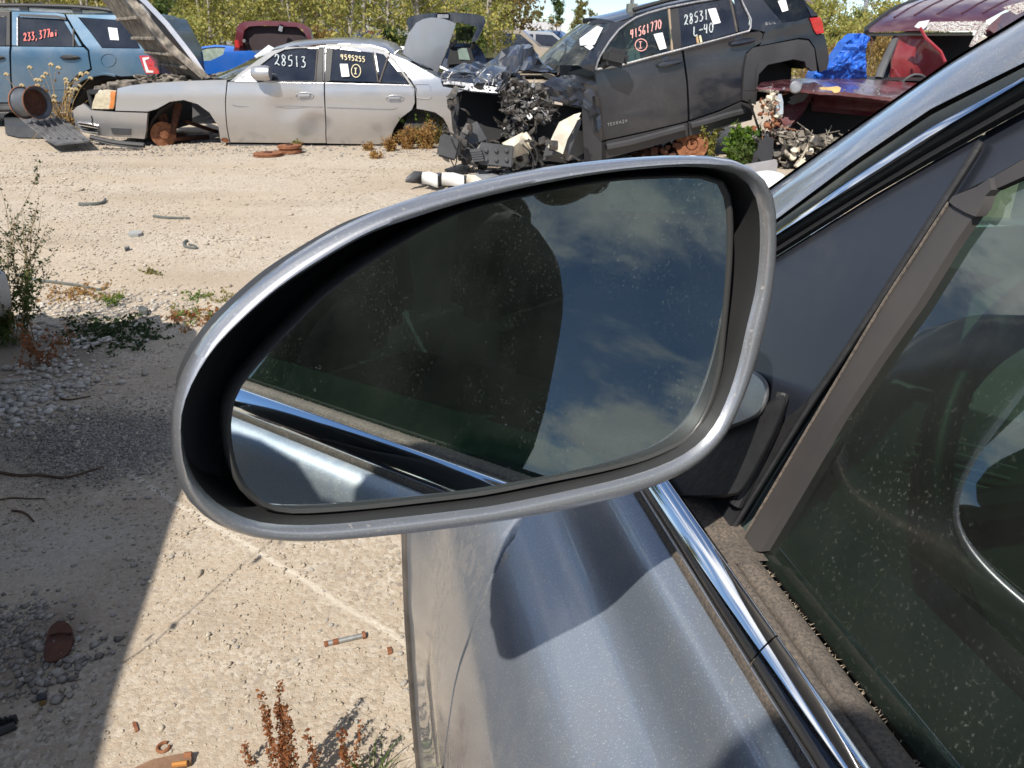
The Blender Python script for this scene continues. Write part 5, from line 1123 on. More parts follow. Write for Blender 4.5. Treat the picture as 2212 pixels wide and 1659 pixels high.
def make_far(cn_, loc, rz, label, tilt=0.0):
    t = thing('wrecked_car', label, 'car', loc, 'rows of wrecked cars far behind'); t.rotation_euler = (tilt, 0, rz)
    if cn_ not in protos:
        mb, wins = build_far(cn_, len(protos) + 3)
        def mk(nm, mb_, mat):
            me = bpy.data.meshes.new(nm); me.from_pydata([v for v in mb_.V], [], mb_.F); me.materials.append(mat); me.update(); return me
        parts = [('body', mk('body', mb, fm[cn_]))]
        for w_ in wins:
            for s in (-1, 1):
                g = MB().add([Vector((x, s * (.86 - (z - .93) * .5), z)) for x, z in w_], [(0, 1, 2, 3) if s < 0 else (3, 2, 1, 0)]); parts.append(('window', mk('window', g, M['darkglass'])))
        g = MB().add([Vector(p) for p in ((-1.0, -.7, .93), (-1.0, .7, .93), (-.5, .55, 1.32), (-.5, -.55, 1.32))], [(0, 1, 2, 3)]); parts.append(('windshield', mk('windshield', g, M['darkglass'])))
        for x in (-1.35, 1.35):
            for s in (-1, 1):
                g = MB().lathe((x, s * .80, .30), (0, s, 0), [(0, 0), (.2, .01), (.30, 0), (.30, .06), (0, .07)], 14); parts.append(('wheel', mk('wheel', g, M['black'])))
        protos[cn_] = parts
    for nm, me in protos[cn_]:
        o = bpy.data.objects.new(nm, me); COL.objects.link(o); o.parent = t
        if nm == 'body': me.shade_smooth(); me.set_sharp_from_angle(angle=R(30))
r6 = random.Random(21)
farspec = [(690, 96, 24, 'blue', 'blue wrecked car behind the red minivan tailgate'), (712, 84, 30, 'dark', 'dark wrecked car behind the red tailgate, second row'), (728, 78, 36, 'white', 'white car shell perched above the blue wreck behind the red tailgate'),
 (745, 92, 26, 'silver', 'silver wrecked car left of the young birch'), (800, 88, 28, 'red', 'red wrecked car half hidden by the young birch'), (835, 90, 30, 'white', 'white wrecked car between birch and raised tailgate'), (862, 96, 26, 'silver', 'silver wrecked car just left of the open trunk lid'),
 (820, 80, 44, 'silver', 'pale wrecked car in the far row left of the raised tailgate'), (1075, 84, 32, 'white', 'white wrecked car right of the raised tailgate'), (1100, 92, 26, 'tan', 'tan wrecked car above the crushed hood'), (1125, 86, 30, 'dark', 'dark wrecked car in front of the container'),
 (1160, 88, 27, 'silver', 'silver wrecked car in front of the container, nearest the windshield'), (1190, 84, 34, 'blue', 'blue wrecked car under the right end of the container'), (560, 84, 40, 'silver', 'silver wrecked car hidden behind the dark red tailgate'), (385, 108, 24, 'silver', 'silver wrecked car in the bushes behind the open hood'),
 (1060, 80, 40, 'dark', 'dark wrecked car in the far row beside the yellow bushes'), (1140, 78, 44, 'white', 'white wrecked car in the farthest row below the container')]
for (x, y, Y, c_, lab) in farspec:
    p = gnd(x, 300); d = ray(x, 75); P = CAM + d * (Y / d.y); hgt = 1.3 if c_ != 'white' or Y != 36 else 1.9
    make_far(c_, (P.x, Y, 0 if Y != 36 else .55), r6.uniform(-.5, .5) + (math.pi if r6.random() < .5 else 0), lab, r6.uniform(-.06, .06))
# container
cont = thing('shipping_container', 'long white corrugated shipping container on the horizon', 'container', (5.2, 84, 0))
cw = M['white']; x0_, x1_ = atY(1110, 60, 84).x, atY(1214, 60, 84).x; zt_ = atY(1110, 48, 84).z
for k in range(26):
    xx = x0_ + (x1_ - x0_) * (k + .5) / 26; MB().box((xx, 84 + (.05 if k % 2 else 0), zt_ / 2 + .05), ((x1_ - x0_) / 26 * 1.02, .06, zt_ - .1)).build('corrugation', simple('container_white', (.62, .63, .66), .6) if k == 0 else bpy.data.materials['container_white'], cont, smooth=False)
MB().box(((x0_ + x1_) / 2, 85.3, zt_ - .04), (x1_ - x0_ + .2, 2.5, .12)).box((x0_, 85.3, zt_ / 2), (.12, 2.5, zt_)).box(((x0_ + x1_) / 2, 85.3, .1), (x1_ - x0_ + .2, 2.5, .2)).build('frame', bpy.data.materials['container_white'], cont, smooth=False)
# utility pole and wires
pole = thing('utility_pole', 'tall grey power pole rising beyond the right-hand bushes', 'pole', atY(1858, 100, 90))
pb = atY(1856, 76, 90); pb.z = 0; MB().tube([pb, pb + Vector((.75, 0, 16))], [.28, .18], 8).build('mast', simple('pole_grey', (.22, .24, .27), .8), pole)
for z in (9.5, 11): MB().box(pb + Vector((.5, 0, z)), (1.8, .12, .12)).build('crossarm', bpy.data.materials['pole_grey'], pole)
MB().tube([pb + Vector((.5, 0, 9.6)), pb + Vector((-14, 2, 6.2)), pb + Vector((-40, 4, 8))], .035, 4).build('wire', bpy.data.materials['pole_grey'], pole)

# ------------------------------------------------ parked car to the left that throws the shadow
NA = R(-15.5)
nf = Vector((-math.sin(R(16)), math.cos(R(16)), 0)); nl = Vector((-nf.y, nf.x, 0))
N0 = Vector((-1.95, 3.0, 0))
lc = thing('grey_car', 'dark grey car at the left edge of the picture, only its white-trimmed nose showing', 'car', N0 + nl * .9 - nf * 2)
M['nwhite'] = paint('dark_grey_car_paint', (.05, .055, .06), metal=.2, rough=.35, dust=.3)
prof = [(0.0, .30), (.03, .50), (-.02, .72), (-.10, .90), (-.45, 1.0), (-1.35, 1.06), (-1.95, 1.36), (-2.4, 1.60), (-3.4, 1.62), (-4.2, 1.2), (-4.4, 1.02), (-4.5, .5), (-4.4, .28)]
ins = {0: .10, 1: .06, 2: .03, 3: .0, 4: .0, 5: .0, 6: .12, 7: .28, 8: .36, 9: .2, 10: .12, 11: .12, 12: .12}
rows = []
for s in (0, .05, .3, .5, .7, .95, 1):
    W_ = 1.75; rr2 = []
    for i, (x, z) in enumerate(prof):
        e = ins[i]; v = e + (W_ - 2 * e) * s; bow = -.18 * (2 * s - 1) ** 2 if i < 4 else 0
        rr2.append(N0 + nf * (x + bow) + nl * v + Vector((0, 0, z + (.02 if 0 < s < 1 and 2 < i < 10 else 0))))
    rows.append(rr2)
MB().grid(rows).build('body_top', M['nwhite'], lc, sharp=40)
side = [(0.0, .30), (.03, .50), (-.02, .72), (-.10, .90), (-.45, 1.0), (-1.35, 1.06), (-4.4, 1.02), (-4.5, .5), (-4.4, .28), (-3.9, .28), (-3.75, .55), (-3.5, .64), (-3.2, .6), (-3.05, .28), (-1.3, .28), (-1.15, .55), (-.9, .64), (-.62, .55), (-.5, .28)]
NS = Side(N0, -nf, lambda x, z: -(.05 if z > .8 else .0) - .12 * max(0, .35 - x) ** 2 * 5)
NS.b = -nl
for off in (0, 1.75):
    panel('side_panel', [(-x, z) for x, z in side], (lambda x, z, o=0, off=off: N0 - nf * x + nl * ((.03 if off == 0 else -.06) + off + (0 if off == 0 else 0)) + Vector((0, 0, z)) + nl * ((.10 if -x < .3 and off == 0 else 0) + (.05 * min(1, max(0, (-x - 1.3) / 1.4)) if off == 0 else 0))), M['nwhite'], lc, step=.12, gap=0, flange=0)
    gp_ = [(1.4, 1.07), (1.98, 1.36), (2.42, 1.56), (3.4, 1.58), (4.1, 1.2), (4.15, 1.06)]
    slab('side_glass', [N0 - nf * x + nl * (off + (.12 + (z - 1.06) * .38) * (1 if off == 0 else -1)) + Vector((0, 0, z)) for x, z in gp_], nl * .01, M['darkglass'], lc, smooth=False)
hb = MB(); hc = N0 + nl * .12 + nf * .0 + Vector((0, 0, .0))
HL = [(1, 585), (9, 590), (16, 610), (21, 640), (22, 672), (16, 686), (8, 680), (2, 660), (-30, 640), (-30, 590)]
blk = on_plane(0, 640, N0 + nf * .02, nl); 
slab('headlight', [on_plane(x, y, N0 - nf * .05 - nl * .0, (nf * .5 - nl * .86)) for x, y in [(-25, 575), (2, 582), (12, 592), (21, 622), (25, 655), (22, 680), (12, 690), (-20, 700)]], nl * .12 - nf * .06, M['white'], lc)
slab('lamp_trim', [on_plane(x, y, N0 - nf * .03 - nl * .012, (nf * .5 - nl * .86)) for x, y in [(-25, 600), (4, 606), (10, 640), (8, 700), (14, 735), (8, 770), (-25, 790)]], nl * .05, M['black'], lc)
MB().box(N0 - nf * 2.2 + nl * .88 + Vector((0, 0, .42)), (1.5, 4.1, .25), Matrix.Rotation(R(16), 3, 'Z')).build('underbody', M['dark'], lc)
for x in (.9, 3.45):
    for v in (.12, 1.6): MB().lathe(N0 - nf * x + nl * v + Vector((0, 0, .31)), nl, [(0, -.05), (.2, -.06), (.31, -.05), (.31, .1), (0, .1)], 24).build('wheel', M['black'], lc)
# ============================================================ ground
def gxy(px, py): p = gnd(px, py); return p.x, p.y
m, t, b = newmat('yard_ground'); GM = m
tcn = t.nodes.new('ShaderNodeTexCoord'); OB = tcn.outputs['Object']
def vmap(sx, sy):
    n = t.nodes.new('ShaderNodeMapping'); n.inputs['Scale'].default_value = (sx, sy, 1); t.links.new(OB, n.inputs[0]); return n.outputs[0]
def vor(scale, feat='F1', vec=None, out_='Distance'):
    n = t.nodes.new('ShaderNodeTexVoronoi'); n.feature = feat; n.inputs['Scale'].default_value = scale; t.links.new(vec or OB, n.inputs['Vector']); return n.outputs[out_]
big = nz(t, .8, 6, .6, vec=vmap(.45, 1.0)); mid_ = nz(t, 6, 5, .6, vec=OB); fine = nz(t, 70, 4, .7, vec=OB); fine2 = nz(t, 260, 2, .6, vec=OB)
peb = vor(95); pebc = vor(95, out_='Color'); crack = vor(30, 'DISTANCE_TO_EDGE')
c = mixc(t, mr(t, big, .35, .65), (.40, .32, .235), (.48, .40, .305))
c = mixc(t, mr(t, mid_, .45, .7, 0, .5), c, (.35, .285, .215))
rgbm = t.nodes.new('ShaderNodeSeparateColor'); t.links.new(pebc, rgbm.inputs[0])
gmask = mr(t, nz(t, 1.1, 5, .65, vec=vmap(.5, 1.0)), .42, .58)
c = mixc(t, mth(t, 'MULTIPLY', mr(t, rgbm.outputs[0], .2, .9, 0, .75), mr(t, gmask, 0, 1, .25, 1)), c, (.60, .55, .47))
c = mixc(t, mth(t, 'MULTIPLY', mr(t, rgbm.outputs[1], .72, .95, 0, .75), gmask), c, (.20, .17, .14))
c = mixc(t, mr(t, fine, .52, .72, 0, .45), c, (.22, .18, .14)); c = mixc(t, mr(t, fine2, .55, .7, 0, .35), c, (.60, .54, .45))
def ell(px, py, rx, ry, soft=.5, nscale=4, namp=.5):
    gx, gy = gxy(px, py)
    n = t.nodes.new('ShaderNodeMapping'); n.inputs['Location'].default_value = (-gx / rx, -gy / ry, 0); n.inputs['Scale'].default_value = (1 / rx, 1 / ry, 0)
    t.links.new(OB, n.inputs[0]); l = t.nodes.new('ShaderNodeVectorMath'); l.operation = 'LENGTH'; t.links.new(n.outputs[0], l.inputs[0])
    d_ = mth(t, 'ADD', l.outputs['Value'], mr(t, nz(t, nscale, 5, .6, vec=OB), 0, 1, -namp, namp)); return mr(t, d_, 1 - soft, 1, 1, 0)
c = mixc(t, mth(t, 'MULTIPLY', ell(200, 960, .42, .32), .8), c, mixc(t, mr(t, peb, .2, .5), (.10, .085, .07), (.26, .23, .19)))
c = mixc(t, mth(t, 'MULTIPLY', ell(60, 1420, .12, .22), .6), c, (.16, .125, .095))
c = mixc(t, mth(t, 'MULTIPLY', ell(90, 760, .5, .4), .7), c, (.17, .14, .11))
c = mixc(t, mth(t, 'MULTIPLY', ell(60, 1180, .35, .2), .35), c, (.5, .46, .41))
for (ex, ey, rx, ry_, k_) in ((330, 420, .9, .35, .30), (120, 520, .7, .25, .30), (600, 440, .8, .2, .25), (420, 600, .5, .25, .22), (200, 360, 1.4, .3, .25), (560, 1500, .18, .12, .2), (760, 1230, .12, .08, .2)):
    c = mixc(t, mth(t, 'MULTIPLY', ell(ex, ey, rx, ry_, .7, 3, .6), k_), c, (.27, .215, .155))
# chalky ridge line across the concrete
(ax_, ay_), (bx_, by_) = gxy(430, 1115), gxy(890, 1400)
dx_, dy_ = bx_ - ax_, by_ - ay_; L_ = math.hypot(dx_, dy_); nx_, ny_ = -dy_ / L_, dx_ / L_
sx_ = t.nodes.new('ShaderNodeSeparateXYZ'); t.links.new(OB, sx_.inputs[0])
ln = mth(t, 'ADD', mth(t, 'MULTIPLY', sx_.outputs[0], nx_), mth(t, 'ADD', mth(t, 'MULTIPLY', sx_.outputs[1], ny_), -(ax_ * nx_ + ay_ * ny_)))
ln = mth(t, 'ABSOLUTE', mth(t, 'ADD', ln, mr(t, nz(t, 9, 4, .6, vec=OB), 0, 1, -.012, .012)))
c = mixc(t, mth(t, 'MULTIPLY', mr(t, ln, .004, .012, 1, 0), .6), c, (.66, .60, .50))
t.links.new(c, b.inputs['Base Color']); b.inputs['Roughness'].default_value = .95; b.inputs['Specular IOR Level'].default_value = .15
hgt = mth(t, 'ADD', mth(t, 'MULTIPLY', mth(t, 'SUBTRACT', 1.0, peb), .35), mth(t, 'ADD', mth(t, 'MULTIPLY', fine, 1.1), mth(t, 'MULTIPLY', fine2, .5))); hgt = mth(t, 'ADD', hgt, mth(t, 'MULTIPLY', mid_, 1.2))
bump(t, b, hgt, .7, .0045)
# sheet, finer near the camera and gently uneven
xs = [-400, -120, -50, -25] + [-14 + k * .25 for k in range(96)] + [12, 20, 50, 120, 400]; ys = [-400, -100, -30, -12, -4, -1] + [0 + k * .2 for k in range(72)] + [15, 17, 20, 25, 35, 60, 120, 250, 600]
V = []
for y in ys:
    for x in xs:
        n_ = noise.noise(Vector((x * .8, y * .8, 0))) * .012 + noise.noise(Vector((x * 3, y * 3, 5))) * .004
        V.append((x, y, n_ if (abs(x) < 14 and -1 < y < 15) else 0))
nX = len(xs); F = [(j * nX + i, j * nX + i + 1, (j + 1) * nX + i + 1, (j + 1) * nX + i) for j in range(len(ys) - 1) for i in range(nX - 1)]
obj('ground', V, F, GM, None, sharp=0, kind='structure')
def gz(x, y): return noise.noise(Vector((x * .8, y * .8, 0))) * .012 + noise.noise(Vector((x * 3, y * 3, 5))) * .004 if -1 < y < 15 else 0

# ------------------------------------------------------------ gravel
rng = np.random.default_rng(4)
def stonemat(name, a, b2):
    m, t, b = newmat(name); g = t.nodes.new('ShaderNodeNewGeometry')
    c = mixc(t, g.outputs['Random Per Island'], a, b2); c = mixc(t, mr(t, nz(t, 120, 4, .7), .45, .7, 0, .5), c, tuple(v * .55 for v in a))
    t.links.new(c, b.inputs['Base Color']); b.inputs['Roughness'].default_value = .9; bump(t, b, nz(t, 200, 3, .7), .3, .002); return m
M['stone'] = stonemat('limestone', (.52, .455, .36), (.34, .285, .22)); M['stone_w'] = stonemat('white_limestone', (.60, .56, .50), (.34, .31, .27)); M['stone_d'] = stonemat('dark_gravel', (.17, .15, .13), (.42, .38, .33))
OCT = np.array([(1, 0, 0), (-1, 0, 0), (0, 1, 0), (0, -1, 0), (0, 0, 1), (0, 0, -1)], float)
OF = np.array([(0, 2, 4), (2, 1, 4), (1, 3, 4), (3, 0, 4), (2, 0, 5), (1, 2, 5), (3, 1, 5), (0, 3, 5)])
CUB = np.array([(x, y, z) for x in (-1, 1) for y in (-1, 1) for z in (-1, 1)], float) * .62
CV = np.vstack([OCT, CUB]); CFc = []
for f in OF:
    s = OCT[f].sum(0); k = 6 + [tuple(np.sign(q)) for q in CUB].index(tuple(np.sign(s))); CFc += [(f[0], f[1], k), (f[1], f[2], k), (f[2], f[0], k)]
CFc = np.array(CFc)
def scatter(name, P, S, mat, base=OCT, faces=OF, flat=.6, label=None):
    n = len(P); B = base[None] * (1 + rng.uniform(-.42, .42, (n, len(base), 3)))
    a = rng.uniform(0, 6.28, n); ca, sa = np.cos(a), np.sin(a); ax = rng.uniform(.7, 1.3, (n, 1))
    X = B[:, :, 0] * ax; Y = B[:, :, 1]; Z = B[:, :, 2] * flat
    V = np.stack([X * ca[:, None] - Y * sa[:, None], X * sa[:, None] + Y * ca[:, None], Z], 2) * S[:, None, None] + P[:, None, :]
    Fc = faces[None] + (np.arange(n) * len(base))[:, None, None]
    return npobj(name, V.reshape(-1, 3), Fc.reshape(-1, 3), mat, kind='stuff', label=label)
def gpts(n, x0, x1, y0, y1, dens=None):
    P = np.column_stack([rng.uniform(x0, x1, n), rng.uniform(y0, y1, n), np.zeros(n)])
    if dens is not None: P = P[rng.random(len(P)) < np.array([dens(p[0], p[1]) for p in P])]
    P[:, 2] = [gz(p[0], p[1]) for p in P]; return P
def nd(x, y): return .12 + .88 * max(0, min(1, (noise.noise(Vector((x * .55, y * 1.1, 3))) + .15) * 3))
P = gpts(60000, -1.9, .45, .85, 3.6, lambda x, y: .25 + .5 * nd(x, y)); S = rng.gamma(1.6, .0011, len(P)) + .001; P[:, 2] += S * .2
scatter('gravel', P, S, M['stone'], label='fine limestone chips strewn over the near ground')
P = gpts(46000, -6.5, 2.6, 3.4, 10.5, nd); S = rng.gamma(2.2, .0021, len(P)) + .0025; P[:, 2] += S * .2
scatter('gravel', P, S, M['stone'], label='pale gravel spread over the open yard in front of the wrecks')
def cluster(pts, n, sd, size, mat, name='gravel', label=None):
    L = []
    for (px, py) in pts:
        gx, gy = gxy(px, py); L.append(np.column_stack([rng.normal(gx, sd, n), rng.normal(gy, sd * .8, n), np.zeros(n)]))
    P = np.vstack(L); P[:, 2] = [gz(p[0], p[1]) for p in P]; S = size[0] + (size[1] - size[0]) * rng.random(len(P)) ** 2.6; P[:, 2] += S * .25
    scatter(name, P, S, mat, CV, CFc, .5, label)
cluster([(60, 850), (20, 880), (120, 840), (40, 900), (150, 815), (60, 720), (210, 740), (100, 800)], 95, .10, (.005, .021), M['stone_w'], label='white broken limestone heaped beside the weeds in the shade')
cluster([(150, 680), (250, 672), (330, 668), (420, 678), (90, 668), (20, 655), (200, 660), (300, 650)], 75, .14, (.004, .016), M['stone_w'], label='white crushed stone along the sunny edge of the shade')
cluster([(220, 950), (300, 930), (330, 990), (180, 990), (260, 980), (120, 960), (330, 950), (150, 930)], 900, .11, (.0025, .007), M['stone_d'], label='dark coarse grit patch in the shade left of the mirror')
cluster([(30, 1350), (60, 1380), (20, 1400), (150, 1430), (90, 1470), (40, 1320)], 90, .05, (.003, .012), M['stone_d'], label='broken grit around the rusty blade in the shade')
# single stones
r7 = random.Random(77); smeshes = []
for k in range(6):
    bm = bmesh.new(); bmesh.ops.create_icosphere(bm, subdivisions=2, radius=1)
    for v in bm.verts: v.co = Vector((v.co.x * 1.15, v.co.y * .85, v.co.z * .6)) * (1 + .28 * noise.noise(v.co * 1.7 + Vector((k * 9, 0, 0))) + .1 * noise.noise(v.co * 4 + Vector((0, k * 5, 0))))
    me = bpy.data.meshes.new('stone'); bm.to_mesh(me); bm.free(); me.materials.append(M['stone_w']); smeshes.append(me)
def stone(px, py, r, label, group):
    o = bpy.data.objects.new('stone', r7.choice(smeshes)); COL.objects.link(o); p = gnd(px, py); o.location = (p.x, p.y, gz(p.x, p.y) + r * .35)
    o.scale = (r,) * 3; o.rotation_euler = (r7.uniform(-.2, .2), r7.uniform(-.2, .2), r7.uniform(0, 6.28)); tag(o, label, 'stone', group)
for x, y, r in [(226, 1041, 11), (280, 1076, 14), (310, 1040, 9), (217, 1090, 16), (255, 1120, 14), (262, 1130, 12), (228, 1139, 13), (185, 1092, 8), (320, 1075, 16), (282, 1068, 9), (95, 1190, 11), (160, 1220, 13), (55, 1188, 12), (290, 1222, 16), (318, 1250, 12), (325, 1258, 12), (310, 1262, 11), (245, 1330, 13), (260, 1310, 10), (140, 1297, 15), (76, 1275, 11), (176, 1362, 13), (197, 1358, 9), (115, 1380, 13), (125, 1458, 20), (155, 1450, 11), (95, 1482, 12), (167, 1418, 9), (88, 898, 20), (25, 915, 22), (60, 868, 24), (145, 1006, 14), (20, 935, 12), (150, 1325, 8), (70, 1262, 9), (370, 1205, 13)]:
    stone(x, y, r / 1671 * 1.75 * .55, 'pale limestone pebble lying in the shade at the lower left', 'pebbles in the shade')
for x, y, r in [(865, 1414, 12), (848, 1425, 9), (872, 1478, 14), (880, 1495, 11), (865, 1400, 7), (873, 1462, 7), (1136, 1427, 0), (705, 1342, 10), (690, 1365, 9), (715, 1352, 12), (725, 1355, 9), (655, 1303, 8), (700, 1280, 7), (845, 1307, 11), (840, 1287, 7), (660, 1240, 9), (673, 1234, 11), (560, 1205, 9), (512, 1400, 9), (640, 1428, 7), (868, 1378, 9), (505, 1390, 7), (497, 1575, 9), (600, 1440, 6), (770, 1560, 9), (820, 1400, 7)]:
    if r: stone(x, y, r / 1671 * 1.6 * .6, 'cream limestone pebble on the sunlit ground between the mirror and the bolt', 'pebbles in the sun')

# ------------------------------------------------------------ small debris
def gtube(px, r, mat, name, label, cat, h=.006, n=6, flat=1.0, k=4):
    P = catmull([gnd(x, y) + Vector((0, 0, h + gz(*gxy(x, y)))) for x, y in px], k)
    rs_ = [r * (1 - .4 * i / len(P)) for i in range(len(P))]
    return MB().tube(P, rs_, n, flat=flat).build(name, mat, None, label=label, cat=cat)
bolt = thing('rusty_bolt', 'long galvanised bolt with rust bands lying on the sunlit ground', 'bolt', gnd(745, 1388))
bz0 = Vector((0, 0, .006)); A0, A1 = gnd(702, 1396) + bz0, gnd(790, 1376) + bz0; dA = (A1 - A0)
MB().tube([A0, A0 + dA * .92], .0058, 12).build('shank', simple('galvanised', (.36, .37, .36), .5, metal=.6, scale=90), bolt)
MB().lathe(A0 + dA * .92, dA, [(0, 0), (.0095, 0), (.0095, .007), (0, .0075)], 6).build('head', M['rust'], bolt)
MB().lathe(A0 + dA * .26, dA, [(.0062, -.006), (.0067, -.005), (.0067, .006), (.0062, .007)], 14).lathe(A0 + dA * .02, dA, [(.0060, -.003), (.0066, 0), (.006, .006)], 14).build('rust_band', M['rust'], bolt)
ringp = [gnd(354, 1617) + Vector((math.cos(R(a)) * .011, math.sin(R(a)) * .011, .004)) for a in range(75, 395, 16)]
MB().tube(ringp, .0032, 8).build('rusty_hook', M['rust'], None, label='open rusty C-shaped ring on the sunlit ground by the lower blade', cat='ring')
slab('brake_pad', [gnd(p.x, p.y, .010) for p in chaikin([(104, 1358, 0), (118, 1345, 0), (134, 1339, 0), (148, 1346, 0), (156, 1358, 0), (158, 1382, 0), (152, 1402, 0), (140, 1418, 0), (116, 1430, 0), (92, 1427, 0), (97, 1395, 0)], 1)], (0, 0, -.008), M['rust_dark'], None, label='dark rusty rounded brake pad lying in the shade among grit', cat='brake pad')
MB().tube([gnd(x, y, .013) for x, y in [(106, 1372), (130, 1366), (154, 1368)]], .003, 6).build('pad_ridge', M['rust_dark'], bpy.data.objects['brake_pad'])
b2_ = thing('rusty_lever', 'rusty curved steel lever with orange scale at the bottom edge of the picture', 'lever', gnd(350, 1650))
slab('arm', [gnd(x, y, .012) for x, y in [(255, 1690), (289, 1659), (330, 1640), (385, 1628), (408, 1626), (414, 1633), (412, 1644), (380, 1660), (330, 1690)]], (0, 0, -.010), simple('rusty_brown', (.26, .15, .09), .8, scale=40, bmp=.6, dist=.003), b2_)
MB().tube([gnd(372, 1652, .014), gnd(404, 1648, .014)], .005, 6).build('scale', simple('orange_rust', (.5, .22, .05), .8), b2_)
MB().tube([gnd(398, 1632, .012), gnd(414, 1630, .012)], .006, 8).build('pin', M['rust'], b2_)
slab('rust_flake', [gnd(x, y, .005) for x, y in [(285, 1560), (293, 1558), (299, 1576), (292, 1580)]], (0, 0, -.004), M['rust'], None, smooth=False, label='small rectangular rust flake on the sunlit ground above the C-shaped ring', cat='flake')
slab('rust_flake', [gnd(x, y, .006) for x, y in [(836, 1398), (843, 1396), (848, 1408), (838, 1412)]], (0, 0, -.005), M['rust'], None, smooth=False, label='small brown rust chip between the bolt and the fender edge', cat='flake')
clip_ = thing('plastic_clip', 'small black and brass trim clip in the shade near the lower left corner', 'clip', gnd(90, 1510))
MB().lathe(gnd(90, 1505, .012), (.2, 0, 1), [(0, .004), (.010, .002), (.010, -.002), (.004, -.004), (.004, -.012), (0, -.012)], 14).build('head', M['black'], clip_)
MB().box(gnd(92, 1518, .006), (.012, .010, .008), None, .002).build('foot', simple('brass', (.30, .18, .06), .5), clip_)
cb_ = thing('plastic_comb', 'broken black toothed plastic strip at the lower left edge', 'plastic strip', gnd(15, 1565))
MB().tube(catmull([gnd(x, y, .010) for x, y in [(-20, 1586), (5, 1578), (33, 1566)]], 4), .009, 8).build('strip', M['black'], cb_)
for x in (0, 12, 24, 32): MB().box(gnd(x, 1560 - x * .2, .014), (.006, .008, .018)).build('tooth', M['black'], cb_)
for (P, r, mt_, lab) in [([(0, 1021), (40, 1027), (90, 1026), (134, 1032), (170, 1025), (223, 1009)], .006, 'twig', 'long dead twig lying in the shade below the dark grit patch'),
 ([(126, 863), (150, 866), (175, 862), (196, 858)], .004, 'twig', 'short thin twig on the shaded ground above the dark grit'),
 ([(25, 1103), (45, 1105), (60, 1113), (73, 1127)], .004, 'twig', 'curved brown twig in the shade at the left'), ([(0, 1078), (30, 1074), (60, 1076), (97, 1076)], .003, 'twig', 'reddish straight twig in the shade above the curved twig'),
 ([(0, 885), (20, 880), (40, 876)], .003, 'twig', 'tiny twig by the left edge over the white stones'),
 ([(42, 597), (70, 606), (130, 614), (180, 622), (215, 630), (232, 623)], .010, 'rubber_s', 'long thin dark rubber strip on the gravel behind the weed bush'),
 ([(172, 444), (190, 444), (215, 442), (225, 438), (228, 432)], .016, 'rubber_s', 'grey bent hose piece on the sunny gravel, farthest of the strips'),
 ([(333, 470), (350, 473), (380, 475), (410, 475)], .012, 'rubber_s', 'flat wavy grey strip half sunk in the sunny gravel'),
 ([(405, 522), (398, 526), (400, 534), (412, 537), (424, 538), (420, 532), (408, 530)], .010, 'rubber_s', 'curled C-shaped rubber scrap in the middle of the sunny gravel')]:
    if 'rubber_s' not in M: M['rubber_s'] = simple('weathered_rubber', (.12, .13, .12), .7, scale=30)
    gtube(P, r, M[mt_], 'twig' if mt_ == 'twig' else 'rubber_strip', lab, 'twig' if mt_ == 'twig' else 'rubber strip', h=r * .8)
slab('plastic_scrap', [gnd(x, y, .02) for x, y in [(276, 503), (282, 498), (304, 497), (306, 503), (298, 506), (280, 507)]], (0, 0, -.02), simple('pale_scrap', (.38, .38, .36), .6), None, smooth=False, label='pale flat plastic scrap on the sunny gravel left of the C-shaped one', cat='scrap')
slab('plastic_scrap', [gnd(x, y, .02) for x, y in [(268, 534), (279, 531), (280, 534), (270, 537)]], (0, 0, -.02), M['rubber_s'], None, smooth=False, label='small dark scrap on the sunny gravel just below the pale flat one', cat='scrap')
slab('plastic_scrap', [gnd(x, y, .03) for x, y in [(298, 664), (308, 661), (319, 664), (316, 672), (303, 673)]], (0, 0, -.03), M['rubber_s'], None, smooth=False, label='dark lump of rubber among the white stones at the shade edge', cat='scrap')
# steel rim drum, black trays
rimo = thing('steel_rim', 'rusty-edged grey steel wheel rim standing beside the blue SUV', 'wheel rim', gnd(70, 255))
rc = atY(50, 222, 9.9); rax = Vector((1, -.42, .04)).normalized()
mb = MB().lathe(rc, rax, [(.17, -.02), (.185, 0), (.165, .012), (.158, .04), (.155, .06), (.148, .12), (.150, .18), (.165, .22), (.185, .235), (.190, .25), (.183, .252), (.150, .22), (.145, .1), (.03, .08), (0, .08)], 32)
for v in mb.V: v.z -= 0
mb.build('barrel', simple('rim_grey', (.11, .12, .14), .5, metal=.3, scale=12), rimo)
MB().lathe(rc, rax, [(.186, .238), (.192, .25), (.184, .255)], 32).lathe(rc, rax, [(.183, -.01), (.188, 0), (.183, .01)], 32).build('rusty_lip', M['rust'], rimo)
MB().lathe(rc, rax, [(.147, .20), (.13, .15), (.05, .13), (0, .13)], 24).build('disc', M['rust_dark'], rimo)
tr_ = MB(); P0 = [gnd(x, y, .02) for x, y in [(12, 290), (10, 268), (24, 258), (60, 256), (95, 270), (112, 292), (90, 298), (40, 297)]]
tr_.grid([[p for p in P0] + [P0[0]], [p + Vector((0, .04, .12)) for p in P0] + [P0[0] + Vector((0, .04, .12))]]); tr_.add([p + Vector((0, .04, .12)) for p in P0], [tuple(range(8))])
tr_.build('black_tray', simple('tray_black', (.05, .052, .055), .6, scale=9, bmp=.2), None, label='black moulded plastic tray under the steel rim at the left', cat='tray', sharp=40)
tp_ = [atY(x, y, Y) for x, y, Y in [(42, 253, 10.1), (129, 250, 10.4), (150, 262, 10.3), (193, 303, 9.45), (120, 311, 9.3), (100, 300, 9.4)]]
o_ = slab('splash_shield', tp_, (0, 0, -.02), simple('shield_black', (.07, .07, .075), .5, scale=7, bmp=.3, col2=(.16, .16, .16)), None, smooth=False, label='dark ribbed underbody panel leaning on the tray before the silver sedan bumper', cat='panel')
